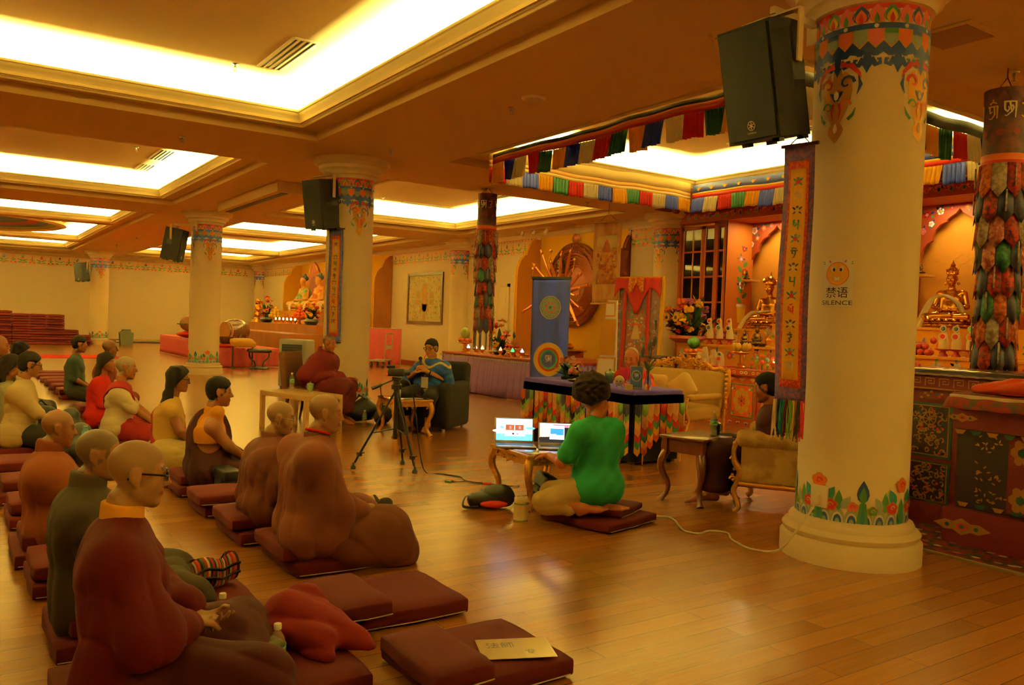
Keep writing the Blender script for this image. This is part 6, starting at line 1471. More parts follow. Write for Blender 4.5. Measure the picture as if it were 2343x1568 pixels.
torso_statue('body', [('c', (0, 0, .1), (0, 0, .9), .22, .17, .05), ('c', (0, 0, .9), (0, 0, 1.3), .16, .18, .05), ('c', (0, -.12, 1.3), (0, .12, 1.3), .1, .1, .04), ('c', (0, 0, 1.35), (0, 0, 1.5), .06, .06, .03), ('e', (.02, 0, 1.6), (.1, .09, .12), .02)], COPG, t)
g = G()
for q in range(4): 
    for a in range(5): g.ball((.03+.05*math.cos(a*1.26), .06*math.sin(a*1.26)*(1-.15*q), 1.74+q*.075), (.045, .04, .05), 8, 6)
g.ball((0, 0, 2.06), (.04, .04, .07), 8, 6); g.build('head_tier', mat('dark_bronze', '#3a2410', .35, .6), t)
for i in range(18):
    ang = R(-62)+i*R(304)/17
    dy, dz = math.sin(ang), math.cos(ang); L = .55+.16*(i % 3); g = G()
    p0 = Vector((.02, .12*dy, 1.28+.06*dz)); p1 = p0+Vector((.12, dy*L*.5, dz*L*.42)); p2 = p0+Vector((.18+.06*(i % 2), dy*L, dz*L))
    g.tube(smooth([p0, p1, p2], 4), [.05]+[.045]*3+[.038]*3+[.03]*2, 8); g.ball(p2+Vector((0, dy*.05, dz*.05)), (.035, .03, .05), 8, 6)
    for f in range(3): g.tube([p2+Vector((0, dy*.06, dz*.06)), p2+Vector((.01, dy*.14+.02*(f-1), dz*.14))], [.012, .008], 5)
    ar = g.build('arm', COPG, t)
    if i % 3 == 0:
        g = G(); q = p2+Vector((.03, dy*.12, dz*.12)); g.tube([q-Vector((0, .02, .1)), q+Vector((0, .02, .16))], .012, 6); g.ball(q+Vector((0, .02, .18)), .04, 8, 6); g.build('emblem', GOLD, ar)
g = G(); g.sheet(lambda u, v: (.2+.03*math.sin(u*9), -.32-.05*u+.03*math.sin(v*7), 1.25-1.0*v), 5, 10); g.build('offering_scarf', mat('scarf_cream', '#e8dcc0', .7), t, solid=.004)
g = G(); g.lathe([(.0, 0), (.3, 0), (.34, .05), (.3, .1), (.26, .12)], 24); g.build('lotus_base', GOLD, t)

# ------------------------------------------------------------- main altar niches
ALT = [REDBR, GOLDP, NAVY, GREEN, PINK, WHITE, RED, ORANGE, YELLOW, TEAL]
def rosette(g, mp, u, v, s, seed=0, l=.001):
    r = random.Random(seed); c = r.choice((4, 5, 6, 7))
    for k in range(5): a = k*1.257+seed; g.paint(mp, circ(u+s*.5*math.cos(a), v+s*.5*math.sin(a), s*.5, s*.5, 7), c, l)
    for k in range(4): a = k*1.57+seed*.7; g.paint(mp, circ(u+s*.22*math.cos(a), v+s*.22*math.sin(a), s*.25, s*.25, 6), (5, 4, 8)[seed % 3], l+.001)
    g.paint(mp, circ(u, v, s*.16, n=6), 8, l+.002)
    for k in range(3): a = r.uniform(0, 6.28); g.paint(mp, petal(u+s*.7*math.cos(a), v+s*.7*math.sin(a), s*.5, s*1.1, a-PI/2), (3, 9, 2)[k], l-.0004)
def garland(g, mp, L, v, s, seed=1, edge=True):
    n = int(L/(s*2.2))
    for k in range(n):
        u = (k+.5)*L/n
        pts = [(u+s*1.0*(i/8-.5)*2.2, v+s*.35*math.sin(i/8*6.28+k)) for i in range(9)]
        for q in stroke(pts, s*.10): g.paint(mp, q, 1, .0012)
        for q in stroke([(u-s*.7, v+s*.1), (u-s*.3, v+s*.55), (u+s*.2, v+s*.5), (u+s*.5, v)], [s*.3, s*.35, s*.3, s*.1]): g.paint(mp, q, (6, 4, 7)[k % 3], .0016)
        g.paint(mp, circ(u, v-s*.2, s*.34, s*.42, 8), (2, 9, 3, 6)[k % 4], .002); g.paint(mp, circ(u+s*.6, v+s*.2, s*.25, n=7), (4, 2, 6)[k % 3], .002)
        for q in stroke([(u+s*.34*math.cos(a), v-s*.2+s*.42*math.sin(a)) for a in [i*PI/4 for i in range(9)]], s*.07): g.paint(mp, q, 1, .0026)
g = G(); g.box(13.05, 13.3, 3.5, 12.4, 0, 3.8); struct(g.build('wall_niche_back', mat('niche_orange', '#d68f22', .8)))
g = G(); g.box(12.2, 13.3, 12.1, 12.4, 0, 3.8); g.box(12.2, 13.3, 3.2, 3.5, 0, 3.8); struct(g.build('wall_niche_side', REDBR))
g = G(); g.box(14.3, 14.6, -4, 12.4, 0, 4.6); g.box(12.6, 14.3, 12.1, 12.4, 0, 4.6); g.box(12.2, 14.6, -4, 3.3, 0, 4.6); struct(g.build('wall_right', WALLP))
# beam with painted scrolls over the whole altar
g = G(); g.box(12.14, 13.3, 3.3, 12.1, 3.56, 3.80); mp = plane_map((12.14, 12.1, 3.68), (0, -1, 0), (0, 0, 1), (-1, 0, 0)); garland(g, mp, 8.8, 0, .085); g.box(12.10, 12.14, 3.3, 12.1, 3.775, 3.8, 2)
struct(g.build('trim_altar_beam', ALT))
g = G()
for k in range(26): yy = 11.6-k*.32; g.prism([(yy-.05, 3.86), (yy+.05, 3.86), (yy+.04, 3.72), (yy, 3.68), (yy-.04, 3.72)], 'x', 11.5, 11.62)
g.box(11.45, 11.9, 3.3, 12.1, 3.79, 3.83); struct(g.build('trim_bracket_row', [BRBR]))
NICHE_Y = [10.28, 8.56, 6.84, 5.12]; NW = .80
for i, yc in enumerate(NICHE_Y):
    # arch panel with cusped opening, half width .66
    area('niche_fill', (12.55, yc, 3.53), .3, .5, 9, (0, 0, 0), (1, .8, .35))  # added fill light that brightens the niche, no visible fitting
    half = [(.62, 0), (.62, 1.9), (.60, 2.55), (.60, 2.72), (.57, 2.86), (.50, 2.96), (.42, 3.0), (.415, 3.06), (.38, 3.16), (.30, 3.25), (.20, 3.29), (.195, 3.32), (.13, 3.37), (.06, 3.41), (0, 3.48)]
    curve = half+[(-a, b) for a, b in half[::-1][1:]]
    g = G()
    for x_ in (12.9, 12.96):
        out = [(.86 if a > 0 else -.86 if a < 0 else 0, b if abs(a) > .6 else 3.56) for a, b in curve]
        vs = [(x_, yc+a, b) for a, b in curve]+[(x_, yc+max(-.86, min(.86, a*(1.0 if b >= 3.56 else 1.4))), b) for a, b in out]; n = len(curve)
        g.add(vs, [(k, k+1, n+k+1, n+k) if x_ > 12.93 else (k+1, k, n+k, n+k+1) for k in range(n-1)], 0)
    n = len(curve); g.add([(12.9, yc+a, b) for a, b in curve]+[(12.96, yc+a, b) for a, b in curve], [(k, k+1, n+k+1, n+k) for k in range(n-1)], 0)
    mp = plane_map((12.9, yc, 0), (0, -1, 0), (0, 0, 1), (-1, 0, 0))
    for s in (-1, 1):
        for k, (u, v, s_) in enumerate(((.72, 3.40, .07), (.52, 3.42, .075), (.30, 3.46, .06), (.74, 3.18, .075), (.58, 3.16, .06), (.75, 2.96, .06), (.70, 2.76, .05), (.74, 2.2, .05), (.74, 1.9, .05), (.44, 3.27, .05), (.12, 3.50, .045))): rosette(g, mp, s*u, v, s_, k+i*3+(s > 0), .002)
        g.paint(mp, [(s*.63, 2.42), (s*.85, 2.42), (s*.85, 2.6), (s*.63, 2.6)], 6, .002); g.paint(mp, [(s*.63, 2.47), (s*.85, 2.47), (s*.85, 2.55), (s*.63, 2.55)], 2, .003)
        for k in range(3): g.paint(mp, circ(s*(.67+k*.07), 2.51, .02, n=6), 5, .004)
    struct(g.build('trim_niche_arch', ALT))
    g = G(); mp = plane_map((13.05, yc, 0), (0, -1, 0), (0, 0, 1), (-1, 0, 0))
    if i:
        for rr in range(6):
            for cc in range(-2, 3):
                u, v = cc*.26+(.13 if rr % 2 else 0), 1.5+rr*.30
                if abs(u) > .58 or (v > 2.9 and abs(u) > .3): continue
                for ph in range(4):
                    a = ph*PI/2
                    pts = [(u+.05*math.cos(a)*1.3+.05*math.cos(a+t_), v+.032*math.sin(a)*1.3+.035*math.sin(a+t_)) for t_ in [(-1.5+3*k/6) for k in range(7)]]
                    for q in stroke(pts, .009): g.paint(mp, q, 0, .002)
        struct(g.build('wall_niche_pattern', [GOLDP]))
    # pilaster between niches
    g = G(); yp = yc+.86; g.box(12.2, 12.96, yp-.05, yp+.05, .9, 3.56); mp = plane_map((12.55, yp-.05, 0), (1, 0, 0), (0, 0, 1), (0, -1, 0))
    for k in range(7): rosette(g, mp, 0, 1.5+k*.28, .06, k+i, .002)
    struct(g.build('trim_pilaster', ALT))
    if i in (0, 2):
        g = G(); g.box(12.62, 12.9, yc+.33, yc+.74, 2.42, 2.46); tag(g.build('wall_shelf', mat('shelf_orange', '#e0a040', .6)), 'small bracket shelf with a figurine in the %s niche' % ('left', '', 'right')[i], 'shelf')
# pot jamb next to the glazed cabinet, glazed cabinet
PANE = pane_mat()
area('cabinet_fill', (12.5, 11.48, 3.46), .3, .9, 7, (0, 0, 0), (1, .85, .45))  # unseen fill light added to lift the dark cabinet interior
t = thing('glazed_cabinet', 'tall red brown display cabinet with paned glass doors at the left of the altar', 'cabinet', (12.2, 11.48, 1.0))
g = G(); g.box(.0, .12, -.62, .62, -.1, .0); g.box(0, .12, -.62, .62, 2.53, 2.56); g.box(0, .12, .57, .62, 0, 2.53); g.box(0, .12, -.62, -.57, 0, 2.53); g.build('cabinet_frame', REDBR, t)
g = G(); g.box(.60, .64, -.6, .6, 0, 2.5); g.box(.12, .6, .59, .61, 0, 2.5); g.build('cabinet_back', OLIVEY, t)
g = G(); g.box(.0, .75, -.63, -.60, -.1, 2.56); mp = plane_map((.45, -.632, -1.0), (1, 0, 0), (0, 0, 1), (0, -1, 0)); g.paint(mp, [(-.1, 1.62), (.1, 1.62), (.13, 1.95), (-.13, 1.95)], 8, .002); g.paint(mp, [(-.14, 1.93), (.14, 1.93), (.14, 1.98), (-.14, 1.98)], 5, .003)
for k in range(9): g.paint(mp, petal(.02*math.sin(k), 2.0+k*.10, .09, .17, (-1)**k*.9), 3, .002)
for k, (u, v) in enumerate(((0, 2.35), (.06, 2.6), (-.05, 2.85), (.03, 3.05))): rosette(g, mp, u, v, .09-.012*k, k+4, .003)
g.build('painted_side', [mat('jamb_orange', '#c8701c', .6)]+ALT[1:], t)
for z in (.62, 1.2, 1.78): g = G(); g.box(.12, .6, -.59, .59, z, z+.02); g.build('shelf', OLIVEY, t)
for sy in (-1, 1):
    g = G(); y0, y1 = (0.005, .57) if sy > 0 else (-.57, -.005)
    g.box(.02, .07, y0, y0+.05, 0, 2.5); g.box(.02, .07, y1-.05, y1, 0, 2.5); g.box(.02, .07, y0, y1, 2.44, 2.5); g.box(.02, .07, y0, y1, 0, .06)
    for k in range(1, 5): g.box(.025, .065, y0, y1, k*.5-.018, k*.5+.018)
    d = g.build('door', REDBR, t)
    g = G(); g.box(.03, .06, (y0+y1)/2-.01, (y0+y1)/2+.01, .06, 2.44); g.box(.018, .024, y0+.045, y0+.055, .06, 2.44); g.box(.018, .024, y1-.055, y1-.045, .06, 2.44); g.build('gold_bead', GOLDP, d)
    g = G(); g.box(.042, .047, y0+.05, y1-.05, .06, 2.44); g.build('glass', PANE, d)

# ------------------------------------------------------------- small sacred figures
GOLDS = mat('polished_gilt', '#d8982c', .22, .95); BRONZ = mat('bronze', '#5a3a18', .3, .8); SCARF = mat('scarf_cream', '#e8dcc0', .7)
_bud = {}
def seated_figure(loc, rz, s, label, body_m=GOLDS, robe_m=None, crown='crown', scarf=None, aureole=None, staff=False, h=.01, hair_m=None, lean=0, base_m=None, group=None):
    """seated figure on a lotus base, total height about S above the base"""
    t = thing('seated_statue', label, 'statue', loc, rz, group)
    k = s/.98; b = .16*k
    def V(*p): return tuple(q*k for q in p)
    M = Matrix.Translation(V(.03, 0, .80)) @ Matrix.Rotation(R(6), 4, 'Y')
    hp_ = head_prims(M, k*.95)
    body = [('c', V(0, -.06, .22), V(0, -.07, .46), .13*k, .11*k, .04*k), ('c', V(0, .06, .22), V(0, .07, .46), .13*k, .11*k, .04*k), ('c', V(0, -.16, .56), V(0, .16, .56), .06*k, .06*k, .05*k), ('c', V(0, 0, .46), V(0, 0, .58), .12*k, .07*k, .05*k), ('c', V(0, 0, .58), V(.02, 0, .72), .055*k, .05*k, .02*k),
            ('c', V(0, -.19, .55), V(.04, -.25, .34), .05*k, .04*k, .02*k), ('c', V(.04, -.25, .34), V(.22, -.07, .27), .04*k, .03*k, .02*k), ('c', V(0, .19, .55), V(.04, .25, .34), .05*k, .04*k, .02*k), ('c', V(.04, .25, .34), V(.22, .06, .28), .04*k, .03*k, .02*k), ('e', V(.24, 0, .29), tuple(np.array(V(.05, .07, .035))), .02*k),
            ('c', V(.03, .1, .20), V(.26, .30, .17), .10*k, .065*k, .03*k), ('c', V(.03, -.1, .20), V(.26, -.30, .17), .10*k, .065*k, .03*k), ('c', V(.26, .30, .17), V(.30, -.08, .16), .06*k, .05*k, .02*k), ('c', V(.26, -.30, .17), V(.33, .08, .19), .06*k, .05*k, .02*k)]
    if lean: body.append(('c', V(.26, -.30, .17), V(.42, -.2, .06), .06*k, .045*k, .02*k))
    lump('body', body+hp_, 'd', body_m, t, h=h, A=0, z0=.12*k)
    if robe_m:
        lump('robe', [(p[0], p[1], p[2], p[3]+.02*k, p[4]+.02*k, .05*k) if p[0] == 'c' else p for p in body[:7]+body[10:13]], 'd', robe_m, t, h=h, A=.004*k, z0=.12*k, cut=[((-.1, -.55, .8), .43*k)])
    g = G(); pf = [(.0, .0), (.40*k, .0), (.42*k, .02*k), (.40*k, .05*k), (.33*k, .07*k), (.33*k, .09*k), (.41*k, .13*k), (.40*k, .15*k), (.0, .155*k)]; g.lathe(pf, 32, sy=1.0)
    for i in range(22):
        a = i*2*PI/22; g.ball((.39*k*math.cos(a), .39*k*math.sin(a), .035*k), (.045*k, .045*k, .032*k), 7, 5); g.ball((.385*k*math.cos(a+.14), .385*k*math.sin(a+.14), .115*k), (.045*k, .045*k, .03*k), 7, 5)
    g.build('lotus_base', base_m or body_m, t)
    g = G()
    if crown == 'crown':
        for i in range(7):
            a = -1.6+i*.533; g.T = Matrix.Translation(V(.02, 0, .87)); leaf(g, (.085*k*math.cos(a), .08*k*math.sin(a), 0), (.10*k*math.cos(a), .095*k*math.sin(a), (.10+.03*(i == 3))*k), .05*k)
        g.T = None; g.lathe([(.085*k, .0), (.09*k, .02*k), (.06*k, .1*k), (.035*k, .13*k), (.04*k, .16*k), (.012*k, .2*k), (.0, .24*k)], 14, c=V(.0, 0, .87))
        for s_ in (-1, 1): g.ball(V(.02, s_*.10, .72), .025*k, 7, 5)
    elif crown == 'hat':
        g.lathe([(.11*k, 0), (.115*k, .03*k), (.10*k, .09*k), (.075*k, .12*k), (.05*k, .15*k), (.02*k, .17*k), (.015*k, .2*k), (.0, .27*k)], 14, c=V(.0, 0, .86)); leaf(g, V(.08, 0, .88), V(.13, 0, 1.02), .14*k)
        for s_ in (-1, 1): leaf(g, V(.03, s_*.09, .87), V(-.02, s_*.16, .99), .10*k)
    else:
        g.ball(V(-.01, 0, .865), tuple(q*k for q in (.098, .083, .075)), 14, 8); g.ball(V(-.02, 0, .95), .045*k, 10, 6)
        for i in range(60): a = i*2.4; zz = .0+.001*i; g.ball((V(-.01, 0, .865)[0]+.095*k*math.cos(a)*math.cos(i/45), .083*k*math.sin(a)*math.cos(i/45), .865*k+.075*k*math.sin(i/45)), .012*k, 5, 3)
    g.build('crown' if crown in ('crown', 'hat') else 'hair', (hair_m or body_m), t)
    if staff:
        g = G(); g.tube([V(.06, .33, .16), V(.02, .30, 1.08)], .010*k, 6); g.ball(V(.02, .30, 1.12), tuple(q*k for q in (.03, .03, .05)), 8, 6); g.ball(V(.02, .30, .98), .02*k, 7, 5, 1); g.ball(V(.02, .30, .93), .018*k, 7, 5, 2)
        for i in range(14): a = i*.45; g.ball(V(.02, .29+.05*math.cos(a), .66+.12*math.sin(a)), .028*k, 6, 4)
        g.build('staff', [body_m, RED, NAVY], t)
    if scarf:
        g = G(); pts = [V(*p) for p in scarf]; sm = smooth(pts, 6); n = len(sm)-1
        g.sheet(lambda u, v: tuple(sm[int(round(v*n))]+Vector((.0, (u-.5)*.13*k*(.5+.5*v), .02*k*math.sin(u*9))) + Vector((.012*k*math.sin(u*12), 0, 0))), 6, n); g.build('offering_scarf', SCARF, t, solid=.004)
    if aureole:
        g = G(); hh, ww = aureole; pl = []
        for i in range(17): q = i/16; pl.append((ww*math.sin(PI*(q*.86+.12))**.8*(1 if i < 16 else 0)*.5, hh*q))
        poly = pl+[(-a, b) for a, b in pl[::-1][1:]]; g.prism([(a, b) for a, b in poly], 'x', -.30*k, -.26*k, 0)
        mp = plane_map((-.26*k, 0, 0), (0, 1, 0), (0, 0, 1), (1, 0, 0)); r = random.Random(2)
        g.paint(mp, [(a*.62, b*.72+.02) for a, b in poly], 2, .004)
        for i in range(130):
            q = r.random()*.92; a = ww*.5*math.sin(PI*(q*.86+.12))**.8*r.uniform(.66, .92)*r.choice((-1, 1)); g.ball((-.255*k, a, hh*q), (.012, .045, .045), 6, 4, 1)
        g.build('aureole', [mat('rust_rim', '#b0581c', .6), GOLDP, mat('violet_brown', '#7a3420', .6)], t)
    return t
seated_figure((12.45, 10.0, 1.52), R(188), .92, 'gilt seated figure in a pointed hat with a cream scarf in the left niche', crown='hat', staff=True, h=.009, scarf=[(.2, .12, .34), (.32, 0, .32), (.34, -.18, .3), (.36, -.36, .12), (.4, -.48, -.15), (.42, -.55, -.35)])
seated_figure((12.45, 6.66, 1.62), R(190), .90, 'gilt crowned seated figure with one leg down and long scarf, in the right niche', crown='crown', lean=1, h=.009, scarf=[(.16, .26, .0), (.2, .20, .34), (.22, .0, .5), (.22, -.2, .48), (.3, -.33, .2), (.34, -.42, -.1), (.34, -.5, -.3)])
seated_figure((12.76, 10.83, 2.46), R(200), .17, 'tiny bronze figurine on the bracket shelf of the left niche', BRONZ, h=.006)
seated_figure((12.76, 7.40, 2.46), R(200), .28, 'small bronze figurine on the bracket shelf of the right niche', BRONZ, h=.007)
for i, (y, z, s_) in enumerate(((11.05, 2.80, .32), (11.6, 2.22, .14), (11.25, 2.22, .34), (11.0, 2.22, .3), (11.5, 1.64, .3), (11.1, 1.64, .35), (11.35, 2.80, .2))):
    seated_figure((12.55, y, z), R(190), s_, 'small %s figurine behind the cabinet glass, %s shelf' % (('bronze', 'silver')[i % 2], ('top', 'middle', 'middle', 'middle', 'lower', 'lower', 'top')[i]), (BRONZ, STEEL)[i % 2], h=.009, group='figurines in the glazed cabinet')
# ------------------------------------------------------------- altar steps
def step(name, label, x0, x1, y0, y1, z0, z1, v, s, seed):
    g = G(); g.box(x0, x1, y0, y1, z0, z1); mp = plane_map((x0, y1, v), (0, -1, 0), (0, 0, 1), (-1, 0, 0)); r = random.Random(seed)
    L = y1-y0; n = int(L/(s*2.6))
    for k in range(n):
        u = (k+.5)*L/n; rosette(g, mp, u, r.uniform(-.3, .3)*s, s*r.uniform(.6, .9), k+seed, .002)
        for q in stroke([(u-s*1.2, -s*.4), (u-s*.6, s*.5), (u+.2*s, s*.3), (u+s, -s*.5)], s*.14): g.paint(mp, q, 1, .0015)
    g.box(x0-.03, x0+.02, y0, y1, z1-.03, z1+.004, 0); o = g.build(name, [mat('step_orange', '#dc9a30', .6)]+ALT[1:]); return tag(o, label, 'altar')
step('altar_step', 'orange painted upper step of the altar, carrying tormas and bronzes', 10.72, 12.2, 3.6, 10.6, .0, 1.21, 1.06, .10, 3)
for i, yc in enumerate(NICHE_Y):
    step('statue_plinth', 'carved plinth under the statue in the %s niche' % ('left', 'second', 'third', 'fourth')[i], 11.55, 12.9, yc-.66, yc+.66, 1.214, 1.5+(.1 if i else 0), 1.36, .10, 5+i)
t = thing('altar_cabinet', 'long low red brown altar cabinet with orange painted door panels', 'cabinet', (10.1, 6.55, 0))
CABM = [REDBR, GOLDP, mat('panel_orange', '#e0651c', .55), mat('panel_gold', '#dfb048', .55), BRBR, GREEN, WHITE, RED, NAVY]
g = G(); g.box(0, .615, -2.95, 2.97, .06, .78); g.box(-.01, .615, -2.95, 2.97, .0, .10, 0); g.build('carcass', CABM, t)
g = G(); g.box(-.05, .615, -2.99, 3.0, .78, .87); mp = plane_map((-.052, 3.0, .825), (0, -1, 0), (0, 0, 1), (-1, 0, 0))
for k in range(26):
    u = .12+k*.23
    for s in (-1, 1): g.paint(mp, circ(u+s*.045, 0, .034, .026, 8), 3 if k % 2 else 6, .001); g.paint(mp, circ(u+s*.045, 0, .017, .013, 6), 0, .002)
    g.paint(mp, circ(u, 0, .02, .018, 7), 7 if k % 2 else 3, .002)
g.build('worktop', CABM, t)
def panel_door(yc, w):
    g = G(); g.box(-.02, .0, yc-w/2, yc+w/2, .10, .66); mp = plane_map((-.02, yc, .385), (0, -1, 0), (0, 0, 1), (-1, 0, 0)); a, b = w*.37, .235
    g.paint(mp, [(-a-.03, -b-.03), (a+.03, -b-.03), (a+.03, b+.03), (-a-.03, b+.03)], 5, .001); g.paint(mp, [(-a-.02, -b-.02), (a+.02, -b-.02), (a+.02, b+.02), (-a-.02, b+.02)], 4, .002); g.paint(mp, [(-a, -b), (a, -b), (a, b), (-a, b)], 2, .003)
    for k in range(8): q = k*PI/4; g.paint(mp, circ(a*.5*math.cos(q), b*.55*math.sin(q), a*.36, b*.34, 12), 3, .004+.0002*k)
    for k in range(8):
        q = k*PI/4
        for s_ in stroke([(a*.5*math.cos(q)+a*.34*math.cos(c), b*.55*math.sin(q)+b*.32*math.sin(c)) for c in [i*PI/5 for i in range(11)]], .008): g.paint(mp, s_, 1, .0075)
    for k in range(12): q = k*PI/6; g.paint(mp, petal(a*.16*math.cos(q), b*.15*math.sin(q), .022, .06, q-PI/2), 7 if k % 2 else 2, .009)
    g.paint(mp, circ(0, 0, .018, n=8), 8, .010)
    for sx in (-1, 1):
        for sy in (-1, 1):
            for k in range(3): g.paint(mp, petal(sx*a*.82, sy*b*.84, .03, .05, k*2.1), (5, 6, 5)[k], .009)
    return g.build('door', CABM, t)
for k in range(8): panel_door(2.69-k*.71+(.0 if k % 2 == 0 else .02), .54)
g = G(); mp = plane_map((-.001, 0, 0), (0, -1, 0), (0, 0, 1), (-1, 0, 0))
for k in range(9):
    yc = 3.02-k*.71; g.box(-.03, .0, yc-.06, yc+.06, .1, .78); mp = plane_map((-.031, yc, 0), (0, -1, 0), (0, 0, 1), (-1, 0, 0))
    for j in range(4): g.paint(mp, circ(0, .18+.16*j, .03, .06, 8), 1, .001)
g.build('pilaster', CABM, t)
g = G(); mp = plane_map((-.0, 2.97, .72), (0, -1, 0), (0, 0, 1), (-1, 0, 0))
for k in range(28): u = .1+k*.21; g.paint(mp, circ(u, 0, .06, .022, 8), 3, .002); g.paint(mp, petal(u, 0, .05, -.04), 3, .003)
for k in range(36): u = .1+k*.16; g.paint(mp, circ(u, -.665, .04, .014, 8), 3, .012); g.paint(mp, petal(u, -.66, .04, -.045), 8, .0125)
g.build('painted_frieze', CABM, t)
# ------------------------------------------------------------- offerings
def torma(loc, label, c1, c2, h=.30, cup=True, group='butter sculptures on the altar'):
    t = thing('torma', label, 'torma', loc, R(190), group)
    g = G(); g.lathe([(.0, 0), (.06, 0), (.062, .08), (.05, .14), (.035, .2), (.022, h*.9), (.004, h)], 16); g.build('torma_body', mat('butter', '#e6d8ac', .6), t)
    for k, (z, r_, cc) in enumerate(((h*.52, .052, c1), (h*.84, .043, c2))):
        g = G(); g.T = Matrix.Translation((.05-.012*k, 0, z)) @ Matrix.Rotation(PI/2, 4, 'Y'); g.lathe([(0, 0), (r_, 0), (r_, .012), (0, .012)], 18, mi=0); g.lathe([(r_*.62, .0121), (r_*.5, .018), (0, .018)], 14, mi=1); g.build('disc', [mat('butter', '#e6d8ac', .6), mat('disc_'+cc[1:], cc, .5)], t)
    if cup: g = G(); g.lathe([(.0, -.10), (.06, -.10), (.055, -.08), (.03, -.05), (.03, -.03), (.10, -.012), (.11, 0), (.0, 0)], 20); g.build('dish', mat('red_lacquer', '#a8281c', .35), t)
def ped_dish(loc, label, rim=.15, h=.16, m_=GOLD):
    o = thing('pedestal_dish', label, 'dish', loc, 0, 'gilt pedestal dishes')
    g = G(); g.lathe([(.0, 0), (.075, 0), (.08, .02), (.055, .04), (.06, .07), (.03, .09), (.035, h-.03), (rim*.7, h-.01), (rim, h+.01), (rim*.98, h+.02), (rim*.6, h+.0), (.0, h)], 22); g.build('dish_body', m_, o); return o
def fruit(kind, loc, label, group, r_=.04, col='#e87a18', st=(1, 1, 1)):
    t = thing(kind, label, 'fruit', loc, rnd.uniform(0, 6), group)
    g = G(); g.ball((0, 0, r_*st[2]), (r_*st[0], r_*st[1], r_*st[2]), 14, 9); g.build('flesh', mat('fruit_'+col[1:], col, .45, bump=.1, bscale=200, var=.15, scale=30), t)
    g = G(); g.tube([(0, 0, r_*2*st[2]-.004), (.003, 0, r_*2*st[2]+.012)], .004, 5); g.build('stem', mat('stem_green', '#4a5a24', .7), t); return t
Z2, Z1 = 1.216, .874
for i, (y, c1, c2) in enumerate(((10.02, '#2a2a3a', '#c02a3a'), (9.80, '#24404a', '#c83028'), (9.58, '#2a3a4a', '#c02838'))): torma((10.92, y, Z2+.10), 'tall butter sculpture on a red dish, %s of the three on the left altar step' % ('left', 'middle', 'right')[i], c1, c2, .36)
for i, (y, c1, c2) in enumerate(((5.92, '#c8283a', '#1c2a50'), (5.75, '#c8283a', '#20305a'), (5.56, '#d86a1c', '#2a8a3a'))): torma((10.92, y, Z2+.10), 'tall butter sculpture on the right altar step, topped with a %s disc' % ('dark violet', 'dark blue', 'green')[i], c1, c2, .32)
for i, (y, h) in enumerate(((9.66, .20), (9.54, .30), (9.36, .26), (9.22, .22))):
    torma((10.32, y, Z1+.012), 'white butter sculpture on the red cloth, %s from the left' % ('first', 'second', 'third', 'fourth')[i], '#e6d8ac' if i < 3 else '#c02838', '#e6d8ac' if i < 3 else '#24405a', h, False, 'white butter sculptures on the altar cabinet')
g = G(); g.box(-.16, .16, -.36, .36, 0, .012, 0, .003); tag(g.build('red_cloth', RED, loc=(10.33, 9.42, Z1)), 'bright red cloth under the white butter sculptures', 'cloth')
ped_dish((10.36, 9.86, Z1), 'gilt dish of oranges and a green melon behind the throne crest', .17, .17)
fruit('melon', (10.36, 9.86, Z1+.26), 'large green melon on the ring of oranges', None, .11, '#3a6a24', (1, 1, .95))
for k in range(9):
    a = k*2*PI/9; fruit('orange', (10.36+.125*math.cos(a), 9.86+.125*math.sin(a), Z1+.18), 'orange in the ring under the green melon', 'oranges under the green melon', .042)
ped_dish((10.34, 8.82, Z1), 'tall gilt dish of yellow mangoes on the altar cabinet', .15, .24)
for k in range(6):
    a = k*2*PI/6; o = fruit('mango', (10.34+.075*math.cos(a), 8.82+.085*math.sin(a), Z1+.255), 'yellow mango standing in the tall gilt dish', 'mangoes in the tall gilt dish', .045, '#e0b23a', (1, 1, 1.7)); o.rotation_euler = (0, R(20), a)
seated_figure((10.95, 9.28, Z2), R(190), .26, 'small painted bronze figure on the altar step beside the tall butter sculptures', BRONZ, h=.008); seated_figure((10.95, 9.02, Z2), R(190), .34, 'dark bronze figure with pointed crown on the altar step', BRONZ, h=.008)
for i, y in enumerate((8.80, 8.63)):
    t = thing('offering_vase', ('left', 'right')[i]+' of two gilt peacock feather vases on the altar step', 'vase', (10.95, y, Z2)); g = G(); g.lathe([(.0, 0), (.05, 0), (.03, .03), (.05, .08), (.055, .11), (.02, .15), (.035, .18)], 16); g.build('vase', GOLD, t); g = G()
    for k in range(7): a = -1+k*.33; leaf(g, (0, 0, .16), (0, .11*math.sin(a), .16+.17*math.cos(a)), .05)
    g.build('fan', mat('white_filigree', '#d8c49a', .4, .3), t)
for k in range(9):
    t = thing('butter_flower', 'small coloured butter flower on the altar cabinet below the left niche', 'ornament', (10.28+.06*(k % 2), 8.56-.05*k, Z1), R(190), 'butter flowers on the cabinet'); hh = (.08, .17, .12, .2, .12, .16, .07, .18, .1)[k]
    g = G(); g.tube([(0, 0, 0), (0, 0, hh)], .006, 5); g.build('stem', LEAF, t); g = G(); g.ball((0, 0, hh), (.022, .034, .034), 10, 6); g.build('blossom', mat('bf_%d' % (k % 4), ('#c8504a', '#7a9a98', '#a8b84a', '#d0602c')[k % 4], .6), t)
t = thing('butter_lamp', 'lit butter lamp on the altar cabinet behind the attendant', 'lamp', (10.3, 8.16, Z1)); g = G(); g.lathe([(.0, 0), (.035, 0), (.015, .02), (.015, .04), (.04, .06), (.045, .09), (.0, .08)], 16); g.build('lamp_cup', GOLD, t); g = G(); g.ball((0, 0, .115), (.012, .012, .028), 8, 6); g.build('flame', mat('flame', '#ffd890', .5, emit=25), t)
